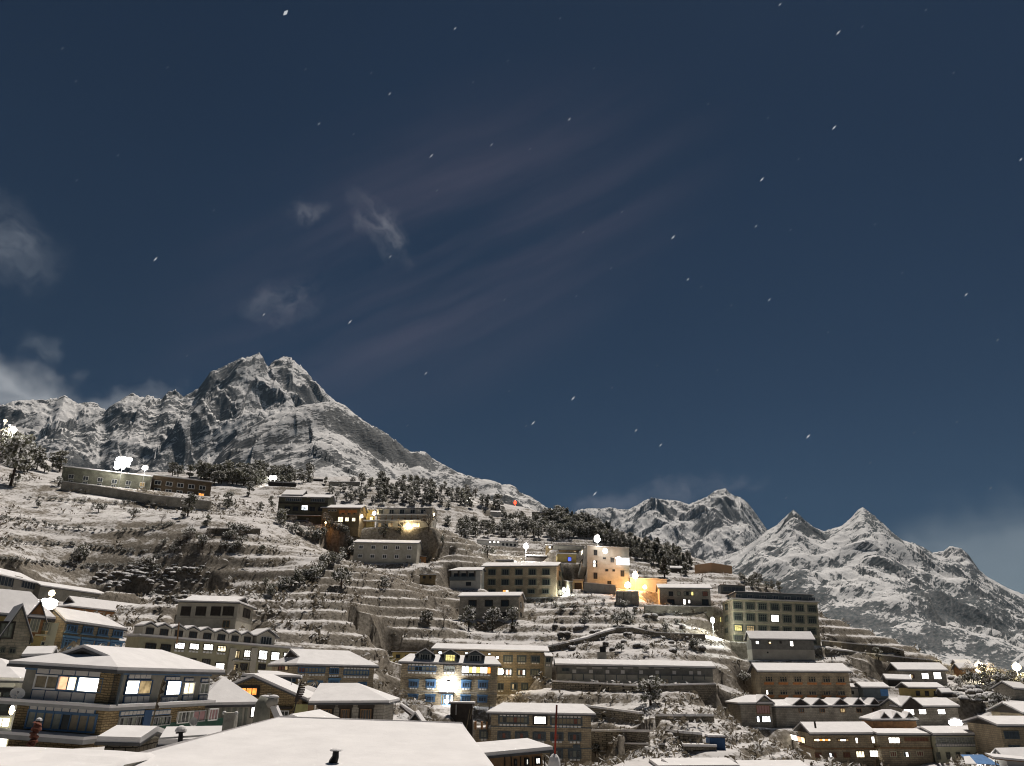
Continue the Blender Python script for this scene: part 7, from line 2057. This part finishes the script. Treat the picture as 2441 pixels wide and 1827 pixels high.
lamp('white lamp before the sheds on the upper field', 'i', 1262, 868, 246, (1.8, 1.9), 'lamp', 5000, WHITE, 'pole', 3)
lamp('starlike white lamp on the roof of the modern concrete block', 'i', 1868, 805, 226, (2.0, 2.2), 'lamp', 500, WHITE, 'pole', 3)
lamp('ball lamp under the roof edge of the modern concrete block', 'j', 510, 694, 222.8, (1.5, 1.4), 'lamp', 80, WHITE, 'wall', name='wall_lamp')
lamp('white floodlight over the lit sign board of the modern concrete block', 'j', 625, 755, 223, (1.8, 1.2), 'lamp', 120, WHITE, 'wall', 0, 'bank', name='floodlight')
lamp('large golden lamp burning at the corner of the modern concrete block', 'j', 765, 900, 223.5, (1.8, 2.2), 'lamp_warm', 3600, ORNG, 'pole', 3.5, off=(0, -.6, 0))
lamp('golden lamp close to the ground beside the large golden lamp', 'j', 700, 985, 219.5, (2.0, 1.6), 'lamp_warm', 3000, ORNG, 'pole', 1.5)
lamp('low golden lamp lighting the steps beside the grey stone house', 'j', 845, 1000, 218.5, (1.3, 1.1), 'lamp_warm', 1600, ORNG, 'pole', 1.8)
lamp('greenish white ground lamp at the corner of the five-bay stone hotel', 'i', 1585, 1235, 221, (1.0, 1.2), 'lamp_green', 3200, GRN, 'pole', 1.6, off=(.6, -.8, 0))
lamp('white lamp at the downhill corner of the big olive grey hotel', 'j', 1422, 1282, 195, (1.1, 1.5), 'lamp_green', 3200, GRN, 'pole', 1.8)
lamp('yellow glowing street lamp at the bare slope edge', 'f', 1872, 135, 232, (2.6, 3.0), 'lamp_warm', 9000, (1, .85, .5), 'pole', 3)
lamp('second yellow street lamp at the far picture edge', 'f', 2155, 130, 236, (2.2, 2.0), 'lamp_warm', 4000, (1, .85, .5), 'pole', 4)
lamp('paired white lamp in the crest trees above the broad dark lodge', 'h', 520, 1212, 350, (1.9, 1.9), 'lamp', 900, WHITE, 'pole', 4)
lamp('its twin white lamp a step to the east in the crest trees', 'h', 553, 1212, 350, (1.9, 1.9), 'lamp', 900, WHITE, 'pole', 4)
lamp('small cluster lamp in the dark woods below the mountain foot', 'i', 778, 450, 360, (1.5, 1.7), 'lamp', 400, WHITE, 'pole', 3)
lamp('red beacon glowing on the rocky shoulder', 'i', 1170, 495, 400, (1.6, 2.4), 'lamp_red', 3000, (1, .12, .06), 'pole', 3)
lamp('white lamp just under the red beacon', 'i', 1176, 535, 398, (.9, 1.3), 'lamp', 300, WHITE, 'pole', 2)
lamp('golden lamp on the ground floor of the balconied lodge', 'H2', 1795, 548, 245.5, (1.4, 1.3), 'lamp_warm', 700, WARM, 'wall', name='wall_lamp')
lamp('golden lamp between the shuttered lodge and the balconied lodge', 'H2', 1358, 402, 249, (1.3, 1.4), 'lamp_warm', 500, WARM, 'wall', name='wall_lamp')
lamp('tiny white lamp at the corner of the orange shuttered lodge', 'H2', 1200, 440, 244, (.8, 1.0), 'lamp', 150, WHITE, 'wall', name='wall_lamp')
lamp('warm lamp lighting the orange bare tree', 'H2', 735, 520, 240, (.5, .5), 'lamp_warm', 260, ORNG, 'pole', 1.2)
lamp('warm lamp at the far end of the balconied lodge', 'H2', 2128, 412, 249, (.6, 1.0), 'lamp_warm', 350, WARM, 'pole', 2)
lamp('hidden warm lamp washing the wall of the tan stone wing', 'D2', 1420, 455, 145, (.7, .7), 'lamp_warm', 420, (1, .80, .48), 'wall', off=(0, -.6, 0), name='wall_lamp')
lamp('white lamp beside the house with the front gable', 'f', 1690, 555, 150, (2.4, 1.2), 'lamp', 900, (1, .95, .75), 'pole', 3)
lamp('warm lamp at the edge of the pale edge house', 'a', 100, 690, 66, (.35, .7), 'lamp_warm', 180, (1, .95, .72), 'wall', name='wall_lamp', off=(0, -.4, -.5))
lamp('white lamp on the lane below the cream rendered house', 'F2', 1790, 465, 122, (.35, .35), 'lamp', 220, WHITE, 'pole', 2.5)

# ------------------------------------------------------------------ stars
STARS = [(336, 560, 2), (842, 203, 1), (689, 268, 1), (932, 337, 2), (1062, 313, 1), (1230, 258, 1), (764, 290, 0), (843, 555, 1), (570, 680, 1), (756, 696, 2), (1097, 132, 0), (983, 62, 1), (1283, 148, 0), (802, 158, 0), (1022, 178, 0),
         (1811, 71, 2), (1802, 276, 2), (1863, 58, 0), (1725, 344, 0), (1646, 388, 2), (1633, 489, 1), (1454, 513, 2), (1344, 458, 0), (1486, 604, 1), (1515, 620, 0), (1662, 648, 1), (2087, 637, 1), (1949, 590, 0), (2060, 158, 0), (2000, 22, 0),
         (2205, 345, 1), (1659, 255, 0), (1238, 861, 2), (1152, 914, 2), (1136, 921, 0), (1374, 930, 1), (1427, 962, 1), (1285, 1067, 2), (1746, 943, 2), (1789, 718, 0), (1975, 935, 0), (2140, 1055, 0), (1698, 1076, 0), (2067, 912, 0),
         (920, 807, 1), (1090, 648, 0), (1245, 640, 0), (1580, 660, 0), (1320, 580, 0), (164, 176, 0), (135, 105, 0), (255, 336, 0), (362, 146, 0), (166, 390, 0), (404, 769, 0), (462, 455, 0), (880, 920, 0), (944, 412, 0), (1260, 502, 0),
         (1420, 790, 0), (1685, 10, 1), (1890, 485, 0), (2155, 735, 0), (1550, 800, 0), (1100, 845, 0), (660, 150, 0), (1210, 40, 0), (1530, 225, 0), (1145, 322, 0), (1708, 497, 0), (1322, 838, 0), (1880, 1000, 0)]
def star_mesh(l, w, m):
    b_ = MB(); b_.hull([(-l, 0, 0), (l, 0, 0), (0, w, 0), (0, -w, 0), (0, 0, w), (0, 0, -w)], [(0, 2, 4), (2, 1, 4), (1, 3, 4), (3, 0, 4), (2, 0, 5), (1, 2, 5), (3, 1, 5), (0, 3, 5)])
    return b_.mesh('star', m)
SD = 24000.0; U1 = SD / FPX
SM = {0: star_mesh(4 * U1, 1.2 * U1, 'star_faint'), 1: star_mesh(5 * U1, 1.1 * U1, 'star'), 2: star_mesh(7 * U1, 1.5 * U1, 'star')}
big = star_mesh(7.5 * U1, 4.2 * U1, 'star')
for x, y, c_ in [(617, 28, 3)] + STARS:
    X_, Y_ = x * 1.1035, y * 1.1035
    P = direction(X_, Y_).normalized() * SD
    d1 = (direction(X_ + 10, Y_ - 11) - direction(X_, Y_)).normalized()
    o = link('star', big if c_ == 3 else SM[c_], None, P)
    o.rotation_mode = 'QUATERNION'; o.rotation_quaternion = d1.to_track_quat('X', 'Z')
    if c_ == 3: tag(o, 'brightest and largest star near the top of the sky', 'star', 'stars in the night sky')
    else: tag(o, ('clear white star in the dark blue night sky', 'clear white star in the dark blue night sky', 'bold white star in the dark blue night sky')[c_] if c_ else 'faint small star in the dark blue night sky', 'star', 'stars in the night sky')
